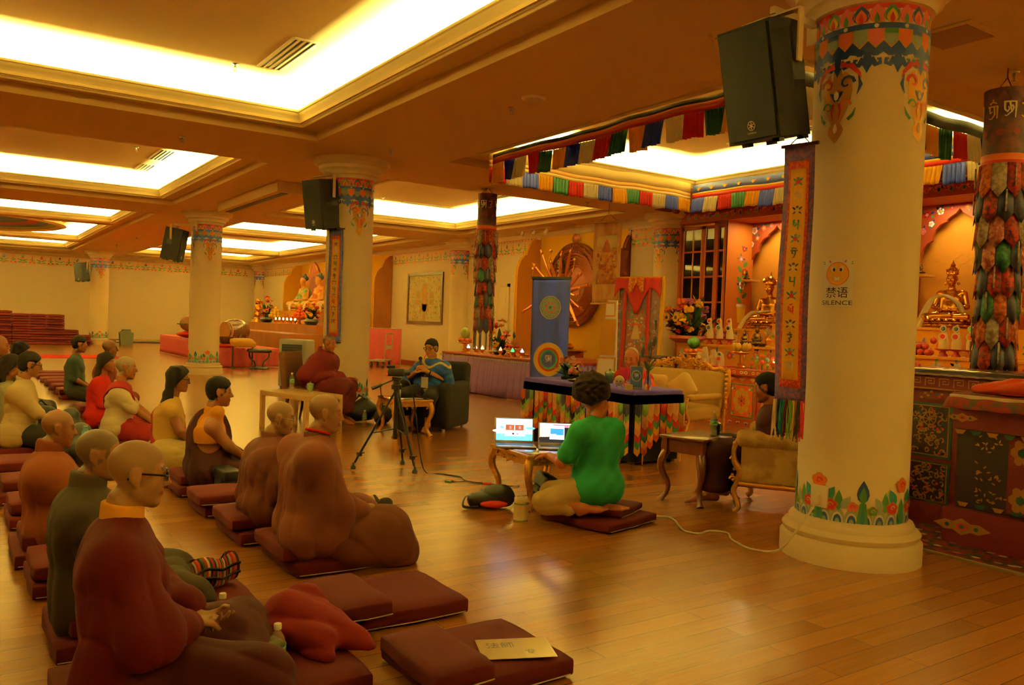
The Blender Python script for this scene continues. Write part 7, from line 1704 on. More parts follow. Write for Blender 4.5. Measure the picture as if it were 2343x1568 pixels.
for k in range(10):
    lay = 0 if k < 6 else 1 if k < 9 else 2; i = k if k < 6 else k-6
    fruit('pomegranate', (10.9+.075*(i % 2)+.03*lay, 6.32-.075*(i//2)*1.3-.05*lay, Z2+.066*lay*1.2), 'red pomegranate in the small pile on the right altar step', 'pomegranates piled on the right altar step', .045, '#a8281c')
FLC = ['#e8b81c', '#d87a2a', '#c8303a', '#7a2a5a', '#e0c040', '#c85a2a']
flower_thing('altar_bouquet', 'big bouquet of sunflowers, roses and orange fruit with tall leaves on the altar', (10.86, 10.5, Z2), .66, .46, FLC, None, [(.0, 0), (.2, 0), (.34, .08), (.32, .13)], 46, 40, 1.7, 11, mat('pink_wrap', '#c86a6a', .7))
t = thing('leaf_spray', 'two tall dark leaves rising behind the altar bouquet', 'flowers', (10.95, 10.36, Z2+.1)); g = G(); leaf(g, (0, 0, .0), (-.0, -.14, .75), .15); leaf(g, (0, 0.1, .0), (0, .10, .65), .13); leaf(g, (0, -.1, .0), (0, -.52, .38), .12); g.build('leaves', LEAF2, t)
for i, y in enumerate((10.62, 10.40)): 
    t = thing('sunflower', ('left', 'right')[i]+' sunflower at the front of the altar bouquet', 'flowers', (10.46, y, Z2+.44), 0, 'sunflowers'); g = G(); flower(g, (0, 0, 0), .085, 16, 0, 1, R(-80), 0, .1); g.ball((-.012, 0, 0), (.012, .032, .032), 12, 8, 1); g.build('blossom', [YELLOW, BLACK], t)
# carved pedestal and figure things behind the glass are above; two small tables beside the throne
t = thing('pedestal_table', 'dark small stand behind the teacher', 'table', (9.3, 9.6, 0)); g = G(); g.box(-.2, .2, -.3, .3, .98, 1.02, 0, .008); g.build('table_top', DKWOOD, t)
for sx in (-1, 1):
    for sy in (-1, 1): g = G(); g.tube([(sx*.17, sy*.26, 0), (sx*.17, sy*.26, .98)], .02, 6); g.build('leg', DKWOOD, t)
t = thing('statue_pedestal', 'red pedestal under the many armed gilt figure', 'pedestal', (11.4, 14.95, 0)); g = G(); g.box(-.36, .36, -.45, .45, 0, .88, 0, .02); g.build('block', REDBR, t); g = G(); g.box(-.4, .4, -.5, .5, .88, .92, 0, .01); g.build('top_slab', GOLDP, t)
# ============================================================= RIGHT HAND CARVED FURNITURE
CARV = [mat('carved_red', '#6e1a12', .5), mat('old_gold', '#a8742c', .5, .2), mat('deep_green', '#1e4a38', .5), BRBR, mat('carved_dark', '#2a1410', .5), RED]
def carved_panel(g, mp, w, h, seed, dens=60):
    r = random.Random(seed)
    g.paint(mp, [(-w/2, -h/2), (w/2, -h/2), (w/2, h/2), (-w/2, h/2)], 2, .001); g.paint(mp, [(-w*.44, -h*.46), (w*.44, -h*.46), (w*.44, h*.46), (-w*.44, h*.46)], 1, .002); g.paint(mp, [(-w*.41, -h*.44), (w*.41, -h*.44), (w*.41, h*.44), (-w*.41, h*.44)], 4, .003)
    for k in range(dens):
        u, v = r.uniform(-w*.37, w*.37), r.uniform(-h*.40, h*.40); a = r.uniform(0, 6)
        pts = [(u+.022*math.cos(a+i*.8)*(1-.1*i), v+.022*math.sin(a+i*.8)*(1-.1*i)) for i in range(6)]
        for q in stroke(pts, [.014*(1-.13*i) for i in range(6)]): g.paint(mp, q, 1, .004+.00004*k)
        if k % 4 == 0: g.paint(mp, circ(u+.02, v, .012, n=6), (5, 2)[k % 8 == 0], .008)
t = thing('carved_cabinet', 'carved red cabinet with gilt relief panels at the right edge behind the nearest pillar', 'cabinet', (6.3, 2.75, 0))
g = G(); g.box(0, .6, -1.0, .95, .0, 1.0); g.box(-.03, .6, -1.0, .98, .98, 1.06, 3); g.build('carcass', CARV, t)
for k in range(3):
    yc = .74-.5*k
    for j, (z, h) in enumerate(((.74, .42), (.34, .32))):
        g = G(); mp = plane_map((-.004, yc, z), (0, -1, 0), (0, 0, 1), (-1, 0, 0)); carved_panel(g, mp, .34, h, k*2+j+1)
        if j == 0:
            for q in stroke([(.05*math.cos(a), .09+.05*math.sin(a)) for a in [i*PI/8 for i in range(17)]], .010): g.paint(mp, q, 1, .010)
            for i in range(4): a = i*PI/4; [g.paint(mp, q, 1, .010) for q in stroke([(-.05*math.cos(a), .09-.05*math.sin(a)), (.05*math.cos(a), .09+.05*math.sin(a))], .007)]
        g.build('relief_panel', CARV, t)
g = G(); g.box(-.06, .6, -1.0, 1.0, 1.06, 1.17); mp = plane_map((-.061, 1.0, 1.115), (0, -1, 0), (0, 0, 1), (-1, 0, 0))
for k in range(18):
    u = .06+k*.11
    for q in stroke([(u-.04, -.03), (u-.04, .03), (u+.03, .03), (u+.03, -.01), (u-.015, -.01), (u-.015, .012), (u+.01, .012)], .009): g.paint(mp, q, 1, .002)
g.box(-.07, .6, -1.0, 1.01, 1.17, 1.21, 4); g.box(-.064, -.055, -1.0, 1.0, 1.06, 1.072, 1)
mp = plane_map((-.031, .98, 1.02), (0, -1, 0), (0, 0, 1), (-1, 0, 0)); r = random.Random(1)
for k in range(70): u = r.uniform(0, 1.9); g.paint(mp, circ(u, r.uniform(-.03, .03), .014, .01, 6), (1, 1, 2, 5)[k % 4], .002+.00003*k)
g.build('carved_top', CARV, t)
g = G(); g.sheet(lambda u, v: (6.26+.5*v-.06*(v < .02), 2.35+1.36*u+.004*math.sin(v*30), 1.216+.006*abs(math.sin(u*40))-(.05 if v < .02 else 0)), 40, 10); tag(g.build('plastic_cover', mat('crinkled_plastic', '#8a7a80', .15, coat=1), solid=.001), 'crinkled clear plastic sheet over the carved cabinet top', 'cover')
t = thing('carved_table', 'carved dark red table with cream edge and gilt cloud ornaments at the right edge', 'table', (5.9, 2.3, 0))
g = G(); g.box(0, .36, -1.2, .84, .97, 1.06, 0, .004); g.build('cream_edge', COLP, t)
g = G(); g.box(.06, .34, -1.15, .80, .26, .97, 4); g.box(-.02, .34, -1.2, .84, .0, .26, 0); g.box(.02, .34, -1.18, .82, .82, .97, 0); g.build('carcass', CARV, t)
def cloud_orn(g, mp, u, v, s):
    g.paint(mp, [(u-s*2, v), (u-s*1.2, v+s*.35), (u-s*.6, v+s*.3), (u, v+s*.6), (u+s*.6, v+s*.3), (u+s*1.2, v+s*.35), (u+s*2, v), (u+s*1.2, v-s*.35), (u+s*.6, v-s*.3), (u, v-s*.6), (u-s*.6, v-s*.3), (u-s*1.2, v-s*.35)], 1, .003); g.paint(mp, circ(u, v, s*.4, s*.25, 8), 5, .004); g.paint(mp, circ(u, v, s*.2, s*.12, 8), 2, .005)
    for q in (-1, 1): g.paint(mp, circ(u+q*s, v, s*.16, n=6), 2, .004)
g = G(); mp = plane_map((-.021, 0, 0), (0, -1, 0), (0, 0, 1), (-1, 0, 0))
for u in (-.70, .05, .8): cloud_orn(g, mp, u, .14, .10)
mp = plane_map((.019, 0, 0), (0, -1, 0), (0, 0, 1), (-1, 0, 0))
for u in (-.75, -.1, .55): cloud_orn(g, mp, u, .90, .055)
for k in range(16): g.paint(mp, [(-.8+k*.11, .815), (-.72+k*.11, .815), (-.74+k*.11, .785), (-.78+k*.11, .785)], 2 if k % 2 else 1, .004)
mp = plane_map((.059, 0, 0), (0, -1, 0), (0, 0, 1), (-1, 0, 0))
for k in range(14): g.paint(mp, [(-.78+k*.12, .30), (-.70+k*.12, .30), (-.72+k*.12, .27), (-.76+k*.12, .27)], 2 if k % 2 else 1, .004)
g.paint(mp, [(-.45, .28), (1.1, .28), (1.1, .8), (-.45, .8)], 0, .002)
for (u, v) in ((-.36, .70), (-.36, .38), (.3, .54)):
    for k in range(6): g.paint(mp, circ(u+.05*math.cos(k*1.05), v+.06*math.sin(k*1.05), .03, .035, 7), 1, .004)
    g.paint(mp, circ(u, v, .03, n=8), 2, .007); g.paint(mp, petal(u+.05, v, .05, .14, -1.4), 1, .005)
r = random.Random(8)
for k in range(50):
    u, v = r.uniform(-.66, -.47), r.choice((r.uniform(.32, .40), r.uniform(.46, .60), r.uniform(.68, .78))); g.paint(mp, petal(u, v, .012, .03, r.uniform(0, 6)), 1, .004+.00003*k)
g.build('painted_ornament', CARV, t)
g = G(); g.sheet(lambda u, v: (5.86+.40*v-.03*(v < .15), 1.1+2.05*u, 1.068-(.10 if v == 0 else .04 if v < .13 else 0)+.004*math.sin(u*60)), 60, 8); tag(g.build('brocade_cloth', mat('red_brocade_cloth', '#8a1c14', .7, col2='#4a3a1a', scale=14), solid=.004), 'red flowered brocade draped over the carved table edge', 'cloth')
t = thing('silk_cloth', 'crumpled orange silk cloth on the carved table at the right edge', 'cloth', (6.05, 2.72, 1.075)); lump('silk', [('c', (-.05, .28, .02), (.0, -.1, .05), .03, .06, .05), ('c', (0, .05, .05), (.05, -.5, .04), .06, .07, .05), ('c', (.05, .18, .04), (.12, -.15, .06), .05, .05, .05)], 'dw', mat('orange_silk', '#d8501c', .45), t, A=.012, h=.008)
RUG = mat('rug_pile', '#7a2a1c', .95, col2='#3a2a20', scale=16, bump=.5, bscale=150)
g = G(); g.box(5.52, 8.2, .2, 3.75, .001, .014); mp = plane_map((5.6, 3.75, .0145), (0, -1, 0), (1, 0, 0), (0, 0, 1)); r = random.Random(6)
for k in range(200): u, v = r.uniform(.05, 3.4), r.uniform(.02, .5); g.paint(mp, circ(u, v, .03, .022, 7), r.choice((1, 2, 3, 4)), .0004+.00001*k)
g.box(5.50, 5.53, .2, 3.75, .001, .016, 4); tag(g.build('rug', [RUG, mat('rug_rust', '#a8562c', .95), mat('rug_green', '#3a4a34', .95), mat('rug_cream', '#b89a6a', .95), mat('rug_edge', '#8a7a50', .95)]), 'patterned dark red rug under the carved cabinet at the right edge', 'rug')
# ============================================================= HANGING THINGS
FLAGC = {'b': mat('flag_blue', '#10208c', .6, glow=.28), 'w': mat('flag_white', '#e4dcc8', .6, glow=.28), 'r': mat('flag_red', '#c41a14', .55, glow=.28), 'g': mat('flag_green', '#0f4a24', .55, glow=.28), 'y': mat('flag_yellow', '#e8b01c', .5, glow=.28)}
def valance(label, p0, p1, z, seq, bands, hb=.12, hp=.30, inner=1):
    """pleated five colour valance hung between two points"""
    t = thing('valance', label, 'valance', (p0[0], p0[1], z), math.atan2(p1[1]-p0[1], p1[0]-p0[0]), 'coloured valances round the altar ceiling tray')
    L = math.hypot(p1[0]-p0[0], p1[1]-p0[1]); n = int(round(L/.29)); dw = L/n
    def sag(x): return .012*math.sin(x*2.3)+.006*math.sin(x*7.1)
    h = 0
    for (bh, m_) in bands:
        g = G(); g.sheet(lambda u, v: (L*u, .006*math.sin(u*L*8), -h-bh*v+sag(L*u)), n*2, 2); b_ = g.build('band', m_, t, solid=.004); h += bh
        if m_ is NAVYB:
            g = G(); mp = lambda u, v, l=0: (u, inner*(.012+l), v)
            for k in range(n): 
                u = (k+.5)*dw; g.paint(mp, circ(u, -h+bh*.45, .03, n=7), 0, 0); g.paint(mp, petal(u-.02, -h+bh*.4, .02, .06, .9), 1, .001); g.paint(mp, petal(u+.02, -h+bh*.4, .02, .06, -.9), 2, .001)
            g.build('emblem', [GOLDP, TEAL, PINK], b_)
    for k in range(n):
        g = G(); c_ = seq[k % len(seq)]; x0 = k*dw; q = rnd.uniform(0, 6); hh = hp*rnd.uniform(.95, 1.06)
        g.sheet(lambda u, v: (x0+dw*(u*1.0)+.012*(v)*math.sin(q), .016*math.sin(u*31.4+q)*(.5+v)*.9+.03*v*math.sin(q), -h-hh*v+sag(x0+dw*u)+.006*math.sin(u*9+q)*v), 22, 5); g.build('flag', FLAGC[c_], t, solid=.003)
    return t
NAVYB = mat('band_navy', '#161f6c', .6); ORB = mat('band_orange', '#d8702c', .6); REDB2 = mat('band_red', '#b01c14', .6); DKB2 = mat('band_dark', '#14161c', .6); CREAMB = mat('band_cream', '#e6d3a4', .6); PEACH = mat('band_peach', '#e8b878', .6)
valance('five colour valance along the near side of the altar ceiling tray', (6.50, 10.28), (6.50, 5.0), 3.90, 'ybwrg', [(.05, DKB2), (.045, ORB), (.05, REDB2)], hp=.27)
valance('five colour valance with cream lining along the left side of the altar ceiling tray', (6.46, 10.32), (10.62, 10.32), 4.0, 'rwbyg', [(.17, CREAMB), (.06, PEACH), (.05, CREAMB)], hp=.23)
valance('five colour valance with navy emblem band along the far side of the altar ceiling tray', (10.62, 10.28), (10.62, 5.0), 3.95, 'bwrgy', [(.14, NAVYB), (.035, YELLOW), (.06, FLAGC['r'])], hp=.25, inner=-1)
valance('five colour valance seen against the light on the right side of the altar ceiling tray', (6.55, 4.98), (10.62, 4.98), 3.90, 'wbygrwbygr', [(.14, DKB2)], hp=.30)  # backlit shade put into the dark band colour
def victory_banner(loc, label, s=1.0):
    t = thing('victory_banner', label, 'banner', loc, 0, 'hanging cylinder banners')
    BR = mat('dark_brocade', '#3a1618', .7, col2='#5a2a1c', scale=14); cols = [mat('silk_'+str(i), c, .7, col2=c2, scale=30) for i, (c, c2) in enumerate((('#a8281c', '#5a1a14'), ('#1e5a3a', '#12361e'), ('#c86a24', '#8a3a14'), ('#1c2a4a', '#3a2a3a'), ('#b8a890', '#8a7a70'), ('#8a3a3a', '#c88a7a')))]
    r0 = .165*s
    g = G(); g.lathe([(r0*1.03, -.56), (r0, -.3), (r0*1.04, 0), (0, 0)], 28); mp = cyl_map((0, 0, 0), r0*1.04)
    for k in range(8):
        u = k*2*PI*r0/8; glyph(g, mp, ('om', 'ah', 'hum', 'ma')[k % 4], u, -.2, .14*s, 1 if k % 2 else 2, .006, .10, .7)
        g.paint(mp, circ(u+.06, -.38, .03, n=8), 3, .004, 2)
    g.build('drum', [BR, WHITE, GOLDP, mat('dull_pink', '#7a2a2a', .7)], t)
    g = G(); g.lathe([(r0*1.06, -.68), (r0*1.06, -.56)], 28, mi=0); g.lathe([(r0*1.07, -.66), (r0*1.07, -.615)], 28, mi=1); g.build('band', [ORANGE, REDB2], t)
    n = 10
    for row in range(8):
        g = G(); zt = -.64-row*.215; rr = r0*(1.08+.05*math.sin(row))-.004*row+.0
        for k in range(n):
            a0 = 2*PI*(k+.5*(row % 2))/n; da = 2*PI/n*.96; c_ = (k*2+row*3+(k*row) % 3) % 6; l = .30
            vs = []; 
            for (fa, fz) in ((0, 0), (.5, 0), (1, 0), (1, .72), (.5, 1), (0, .72)): a = a0+da*fa; rq = rr+.012*(fz > 0)+.006*(fa == .5)+.012*fz; vs.append((rq*math.cos(a), rq*math.sin(a), zt-l*fz))
            g.add(vs, [(0, 1, 4, 5), (1, 2, 3, 4)], c_)
            if (k+row) % 3 == 0: a = a0+da/2; g.tube([((rr+.03)*math.cos(a), (rr+.03)*math.sin(a), zt-.02), ((rr+.03)*math.cos(a), (rr+.03)*math.sin(a), zt-.2)], .006, 5, 4)
        g.build('tongue_row', cols, t, solid=.003)
    for k in range(10):
        a = 2*PI*k/10; g = G(); zb = -.64-7*.215-.25; g.tube([(rr*math.cos(a), rr*math.sin(a), zb), (rr*1.03*math.cos(a), rr*1.03*math.sin(a), zb-.14), (rr*1.02*math.cos(a), rr*1.02*math.sin(a), zb-.34)], [.008, .012, .009], 6); g.build('tassel', (cols[0], cols[1], cols[3], mat('tassel_cream', '#d8c8a0', .8))[k % 4], t)
    g = G(); g.tube([(r0*.8, 0, 0), (0, 0, .12), (-r0*.8, 0, 0)], .005, 5); g.tube([(0, 0, .12), (0, 0, 3.8-loc[2])], .005, 5); g.build('hanging_cord', mat('red_cord', '#7a1c14', .7), t)
victory_banner((7.76, 12.4, 3.70), 'patchwork cylinder banner hanging left of the altar, over the purple skirted table'); victory_banner((7.50, 3.62, 3.60), 'patchwork cylinder banner cut by the right edge of the photo')
# painted scroll, framed thangka, ornate white panel
t = thing('hanging_scroll', 'tall pale brown painted scroll hanging between the round aureole and the altar', 'scroll', (9.8, 11.52, 0), R(195))
SCR = mat('old_silk', '#b07a3c', .7, col2='#c89a5c', scale=5, stretch=(1, 1, .4)); g = G(); g.sheet(lambda u, v: (.02*math.sin(v*3), -.30+.6*u, 1.88+1.46*v), 4, 16); mp = lambda u, v, l=0: (.02*math.sin((v-1.88)/1.46*3)+.004+l, u, v)
g.paint(mp, [(-.22, 2.22), (.22, 2.22), (.22, 3.10), (-.22, 3.10)], 1, 0); g.paint(mp, [(-.22, 2.85), (.22, 2.85), (.22, 3.10), (-.22, 3.10)], 2, .001); r = random.Random(12)
for k in range(60): g.paint(mp, circ(r.uniform(-.19, .19), r.uniform(2.26, 2.85), r.uniform(.02, .05), r.uniform(.02, .06), 7), r.choice((1, 3, 4, 5)), .002+.00003*k)
g.paint(mp, [(-.09, 2.8), (.09, 2.8), (.05, 2.95), (0, 3.04), (-.05, 2.95)], 4, .005); g.build('scroll_sheet', [SCR, mat('scroll_tan', '#c08a4e', .7), mat('scroll_pale', '#d8c08a', .7), mat('scroll_rust', '#b8642c', .7), mat('scroll_clay', '#b0603c', .7), mat('scroll_gold', '#d0902c', .7)], t, solid=.003)
g = G(); g.tube([(0, -.33, 3.35), (0, .33, 3.35)], .014, 8); g.build('top_rod', PALEW, t); g = G(); g.tube([(0, -.33, 1.87), (0, .33, 1.87)], .016, 8); g.build('bottom_rod', PALEW, t)
g = G(); g.tube([(0, -.2, 3.35), (0, 0, 3.5), (0, .2, 3.35)], .004, 5); g.tube([(0, 0, 3.5), (0, 0, 3.8)], .004, 5); g.build('hanging_cord', BLACK, t)
t = thing('framed_thangka', 'silk framed painting with a red veil on a bright yellow board behind the teacher', 'picture', (9.9, 10.85, 0), R(196))
g = G(); g.T = Matrix.Rotation(R(-3), 4, 'Y'); g.box(-.04, .0, -.50, .50, .55, 2.36); g.build('yellow_board', mat('bright_yellow', '#eebc1c', .5), t)
g = G(); g.T = Matrix.Rotation(R(-3), 4, 'Y'); mp = lambda u, v, l=0: (l+.004, u, v); r = random.Random(21)
g.paint(mp, [(-.45, .6), (.45, .6), (.45, 2.3), (-.45, 2.3)], 0, 0); g.paint(mp, [(-.20, .75), (.20, .75), (.20, 1.75), (-.20, 1.75)], 1, .002)
for k in range(110): g.paint(mp, circ(r.uniform(-.18, .18), r.uniform(.78, 1.72), r.uniform(.01, .03), r.uniform(.01, .03), 6), r.choice((2, 3, 4, 5, 6)), .003+.00002*k)
g.paint(mp, circ(0, 1.45, .07, .10, 10), 2, .006); g.paint(mp, [(-.09, 1.25), (.09, 1.25), (.04, 1.5), (-.04, 1.5)], 3, .007); g.paint(mp, circ(0, 1.54, .03, n=8), 5, .008)
for s in (-1, 1):
    for k in range(9): g.paint(mp, circ(s*.36, .72+k*.17, .03, n=7), 6, .002); g.paint(mp, circ(s*.36, .72+k*.17, .018, n=6), 0, .003)
g.build('silk_mount', [mat('mount_brocade', '#6a4a4a', .7, col2='#7a5a5a', scale=30), mat('painting_dark', '#8a5a48', .7), RED, mat('pt_cream', '#d8c090', .7), TEAL, GOLDP, mat('pt_grey', '#8a9098', .7)], t)
g = G(); g.T = Matrix.Rotation(R(-3), 4, 'Y')
g.sheet(lambda u, v: (.05+.03*abs(math.sin(u*16))*(1-.4*v), (-.47+.94*u)*(1-.35*v*(1-abs(2*u-1))), 2.33-(.18+.45*(.5+.5*math.cos((u-.5)*9)))*v), 40, 8)
for s in (-1, 1): g.sheet(lambda u, v, s=s: (.04+.01*math.sin(v*8), s*.24-.035+.07*u, 2.3-1.75*v), 2, 10)
g.build('red_veil', mat('veil_red', '#b01a12', .6), t, solid=.004)
g = G(); g.T = Matrix.Rotation(R(-3), 4, 'Y'); g.sheet(lambda u, v: (.09+.02*abs(math.sin(u*12)), -.16+.32*u, 2.33-.28*v*(.7+.3*math.sin(u*9))), 12, 4); g.build('gold_brocade', mat('gold_brocade', '#d8902c', .6, col2='#b8501c', scale=30), t, solid=.004)
g = G(); g.tube([(-.3, -.4, 0), (-.06, -.4, 1.6)], .02, 6); g.tube([(-.3, .4, 0), (-.06, .4, 1.6)], .02, 6); g.tube([(.03, -.45, .0), (-.0, -.45, .58)], .02, 6); g.tube([(.03, .45, .0), (-.0, .45, .58)], .02, 6); g.build('easel', DKWOOD, t)
t = thing('ornate_panel', 'tall tapering white and gilt panel with a dark slot, leaning behind the teaching table', 'panel', (9.0, 10.55, 0), R(205))
g = G(); g.T = Matrix.Rotation(R(-3), 4, 'Y'); mp = lambda u, v, l=0: (l, u, v)
g.prism([(-.22, 0), (.22, 0), (.14, 1.9), (-.02, 1.9)], 'x', -.05, 0, 0)
for (a, b, c_, d, mi) in ((-.19, .05, .19, .95, 2), (-.165, .08, .165, .92, 0), (-.14, .98, .155, 1.58, 2), (-.095, 1.02, .10, 1.54, 1), (-.07, 1.62, .13, 1.87, 2), (-.05, 1.65, .11, 1.84, 0)): g.paint(mp, [(a, b), (c_, b), (c_*.94, d), (a*.8, d)], mi, .002+.001*mi+(.004 if mi == 0 else 0))
for k in range(10): g.paint(mp, petal(.0+.04*math.sin(k*2), .15+k*.05, .03, .07, (-1)**k*.8), 2, .008)
g.build('panel_board', [WHITE, BRBR, GOLDP], t)
# ============================================================= OFFERING TABLE WITH PURPLE SKIRT
PURP = mat('purple_satin', '#7a56a0', .5); t = thing('offering_table', 'long offering table with pleated purple skirt and red top edge', 'table', (9.0, 14.1, 0)); x0, x1, y0, y1 = -.12, 1.6, -2.7, 1.75
g = G(); g.box(x0, x1, y0, y1, .76, .80, 0, .006); g.build('table_top', mat('red_table_top', '#8a2c18', .35), t)
def pleats(g, a, b, z0, z1, amp=.03, per=.11, flare=.08):
    a, b = Vector(a), Vector(b); L = (b-a).length; d = (b-a)/L; nrm = Vector((d.y, -d.x, 0)); n = int(L/per*8)
    def fn(u, v): s = L*u; w_ = math.sin(2*PI*s/per+.8*math.sin(s*3))+.35*math.sin(2*PI*s/per*.43+1); p = a+d*s+nrm*(amp*w_*(.35+.65*v)+flare*v); return (p.x, p.y, z1+(z0-z1)*v)
    g.sheet(fn, n, 5)
g = G(); pleats(g, (x0+.03, y0, 0), (x0+.03, y1, 0), .02, .76, flare=-.08); g.build('front_skirt', PURP, t, solid=.004)
g = G(); pleats(g, (x0, y0+.02, 0), (x1, y0+.02, 0), .02, .76, flare=.02); g.build('side_skirt', PURP, t, solid=.004)
g = G(); pleats(g, (x0, y1-.02, 0), (x1, y1-.02, 0), .02, .76, flare=-.02); g.build('end_skirt', PURP, t, solid=.004)
g = G()
for k in range(64): yy = y0+.03+k*.07; g.tube([(x0-.012, yy, .75), (x0-.03, yy+.035, .715), (x0-.012, yy+.07, .75)], .006, 4)
g.build('lace_edge', mat('lace_gold', '#c0a878', .6), t)
ZT = .804
ped_dish((9.1, 15.25, ZT), 'gilt dish of oranges under a pale melon at the left end of the purple table', .16, .2)
fruit('melon', (9.1, 15.25, ZT+.26), 'pale green melon standing on oranges at the left end of the purple table', None, .10, '#8a9040', (1, 1, 1.35))
for k in range(7): a = k*2*PI/7; fruit('orange', (9.1+.11*math.cos(a), 15.25+.11*math.sin(a), ZT+.215), 'orange around the pale melon on the purple table', 'oranges under the pale melon', .045)
flower_thing('flower_arrangement', 'tall mixed bouquet with an orchid on the purple skirted table', (9.3, 14.2, ZT), .62, .26, ['#c8304a', '#e8b02a', '#d86a8a', '#d84a2a', '#e8d060'], None, [(.0, 0), (.1, 0), (.14, .06), (.12, .1)], 36, 24, 1.2, 31)
ped_dish((9.15, 13.5, ZT), 'gilt dish with pineapple and apples on the purple table', .17, .14)
t = thing('pineapple', 'pineapple in the fruit dish on the purple table', 'fruit', (9.17, 13.5, ZT+.15)); g = G(); g.ball((0, 0, .10), (.055, .055, .10), 14, 10); 
for i in range(50): a = i*2.4; zz = -.9+1.8*i/50; q = math.sqrt(1-zz*zz); g.ball((.053*q*math.cos(a), .053*q*math.sin(a), .10+.095*zz), .013, 5, 4)
g.build('flesh', mat('pineapple_skin', '#a8702c', .7), t); g = G()
for k in range(12): a = k*2.4; leaf(g, (0, 0, .19), (.06*math.cos(a)*(1-.05*k), .06*math.sin(a)*(1-.05*k), .26+.008*k), .025)
g.build('crown_leaves', LEAF, t)
for k in range(5): a = k*1.257; fruit('apple', (9.15+.11*math.cos(a), 13.5+.11*math.sin(a), ZT+.155), 'red apple around the pineapple on the purple table', 'apples around the pineapple', .042, '#b8301c')
LAMP = [('#b8d8ff', 14.9), ('#ffe0a0', 14.7), ('#30d060', 13.25), ('#90a8ff', 13.0), ('#ffd080', 14.35), ('#ff8060', 13.75)]
for i, (c_, y) in enumerate(LAMP):
    t = thing('crystal_lamp', 'small glowing %s lamp on a gilt cup on the purple table' % ('ice blue', 'pale yellow', 'green', 'violet blue', 'amber', 'coral')[i], 'lamp', (8.98+.05*(i % 2), y, ZT), 0, 'glowing lamps on the purple table')
    g = G(); g.lathe([(.0, 0), (.045, 0), (.02, .03), (.03, .05), (.055, .075), (.06, .10), (.0, .09)], 16); g.build('lamp_cup', GOLD, t); g = G(); g.lathe([(.03, .10), (.034, .12), (.0, .18)], 10); g.build('lamp_flame', mat('glow_'+c_[1:], c_, .3, emit=2), t)
for i, y in enumerate((15.0, 14.6, 14.45, 13.9, 13.75, 13.35, 13.12, 12.85)):
    g = G(); g.lathe([(.0, 0), (.04, 0), (.022, .012), (.05, .04), (.06, .055), (.055, .055), (.02, .02), (.0, .016)], 18); o = g.build('offering_bowl', (GOLD, STEEL)[i % 2], loc=(9.25+.1*(i % 2), y, ZT)); tag(o, 'small %s offering bowl on the purple table' % ('gilt', 'silver')[i % 2], 'bowl', 'small %s bowls on the purple table' % ('gilt', 'silver')[i % 2])
t = thing('toy_cart', 'small dark model with wheels on the purple table right of the blue banner', 'ornament', (9.05, 12.0, ZT), R(200)); g = G(); g.box(-.1, .1, -.13, .13, .03, .12, 0, .02); g.box(-.05, .06, -.08, .08, .12, .19, 0, .02); g.build('body', BLACK, t)
for s in (-1, 1):
    for q in (-1, 1): g = G(); g.T = Matrix.Translation((s*.08, q*.1, .035)) @ Matrix.Rotation(PI/2, 4, 'Y'); g.lathe([(.0, -.02), (.035, -.02), (.035, .02), (.0, .02)], 12); g.build('wheel', DKB, t)
t = thing('basket', 'wicker hoop basket on the purple table behind the blue banner', 'basket', (9.15, 12.45, ZT)); g = G(); g.lathe([(.0, 0), (.1, 0), (.13, .1), (.14, .14), (.12, .13), (.09, .02), (.0, .02)], 20); g.build('basket_body', mat('wicker', '#7a4a24', .8, bump=.6, bscale=120), t); g = G(); g.tube([(0, .13*math.cos(a), .13+.2*math.sin(a)) for a in [i*PI/12 for i in range(13)]], .012, 6); g.build('handle', mat('wicker', '#7a4a24', .8, bump=.6, bscale=120), t)
# ============================================================= FAR STAGE
PINKC = mat('pink_skirt', '#d8647a', .6); t = thing('stage', 'stepped wooden stage under the painted statues at the far end', 'stage', (0, 0, 0))
g = G(); g.box(8.9, 12.25, 25.9, 34.0, 0, .86); g.build('lower_step', PWOOD, t); g = G(); g.box(9.9, 12.25, 26.1, 33.6, .86, 1.15); g.build('upper_step', PWOOD, t)
def skirted(label, x0, x1, y0, y1, h, sides):
    t = thing('skirted_table', label, 'table', (0, 0, 0)); g = G(); g.box(x0, x1, y0, y1, h-.03, h); g.build('table_top', PINKC, t)
    for s in sides:
        g = G(); a, b = {'x0': ((x0, y0, 0), (x0, y1, 0)), 'y0': ((x0, y0, 0), (x1, y0, 0)), 'x1': ((x1, y0, 0), (x1, y1, 0))}[s]; pleats(g, a, b, .02, h, .012, .16, 0); g.build('skirt', PINKC, t, solid=.004)
    return t
skirted('long pink skirted table carrying the wooden fish drum', 6.15, 7.0, 27.0, 31.4, .62, ('x0', 'y0')); skirted('low pink skirted platform before the wooden stage', 6.0, 7.6, 22.75, 25.6, .52, ('x0', 'y0'))
t = thing('pink_screen', 'pink pleated cloth screen standing before the wooden wing wall', 'screen', (0, 0, 0)); g = G(); pleats(g, (10.95, 24.25, 0), (11.75, 23.6, 0), .03, 1.15, .012, .13, 0); g.build('pleated_cloth', PINKC, t, solid=.004); g = G(); g.tube([(10.95, 24.25, 1.15), (11.75, 23.6, 1.15)], .015, 6); g.tube([(10.95, 24.27, 0), (10.95, 24.27, 1.15)], .015, 6); g.tube([(11.75, 23.62, 0), (11.75, 23.62, 1.15)], .015, 6); g.build('frame', STEEL, t)
SKG = mat('painted_skin', '#dfa050', .5); GRNR = mat('green_gold_robe', '#2a6a34', .5, col2='#d8b040', scale=7); ORGR = mat('orange_gold_robe', '#c8501c', .5, col2='#e0b850', scale=7); HAIRB = mat('dark_blue_hair', '#14202c', .5)
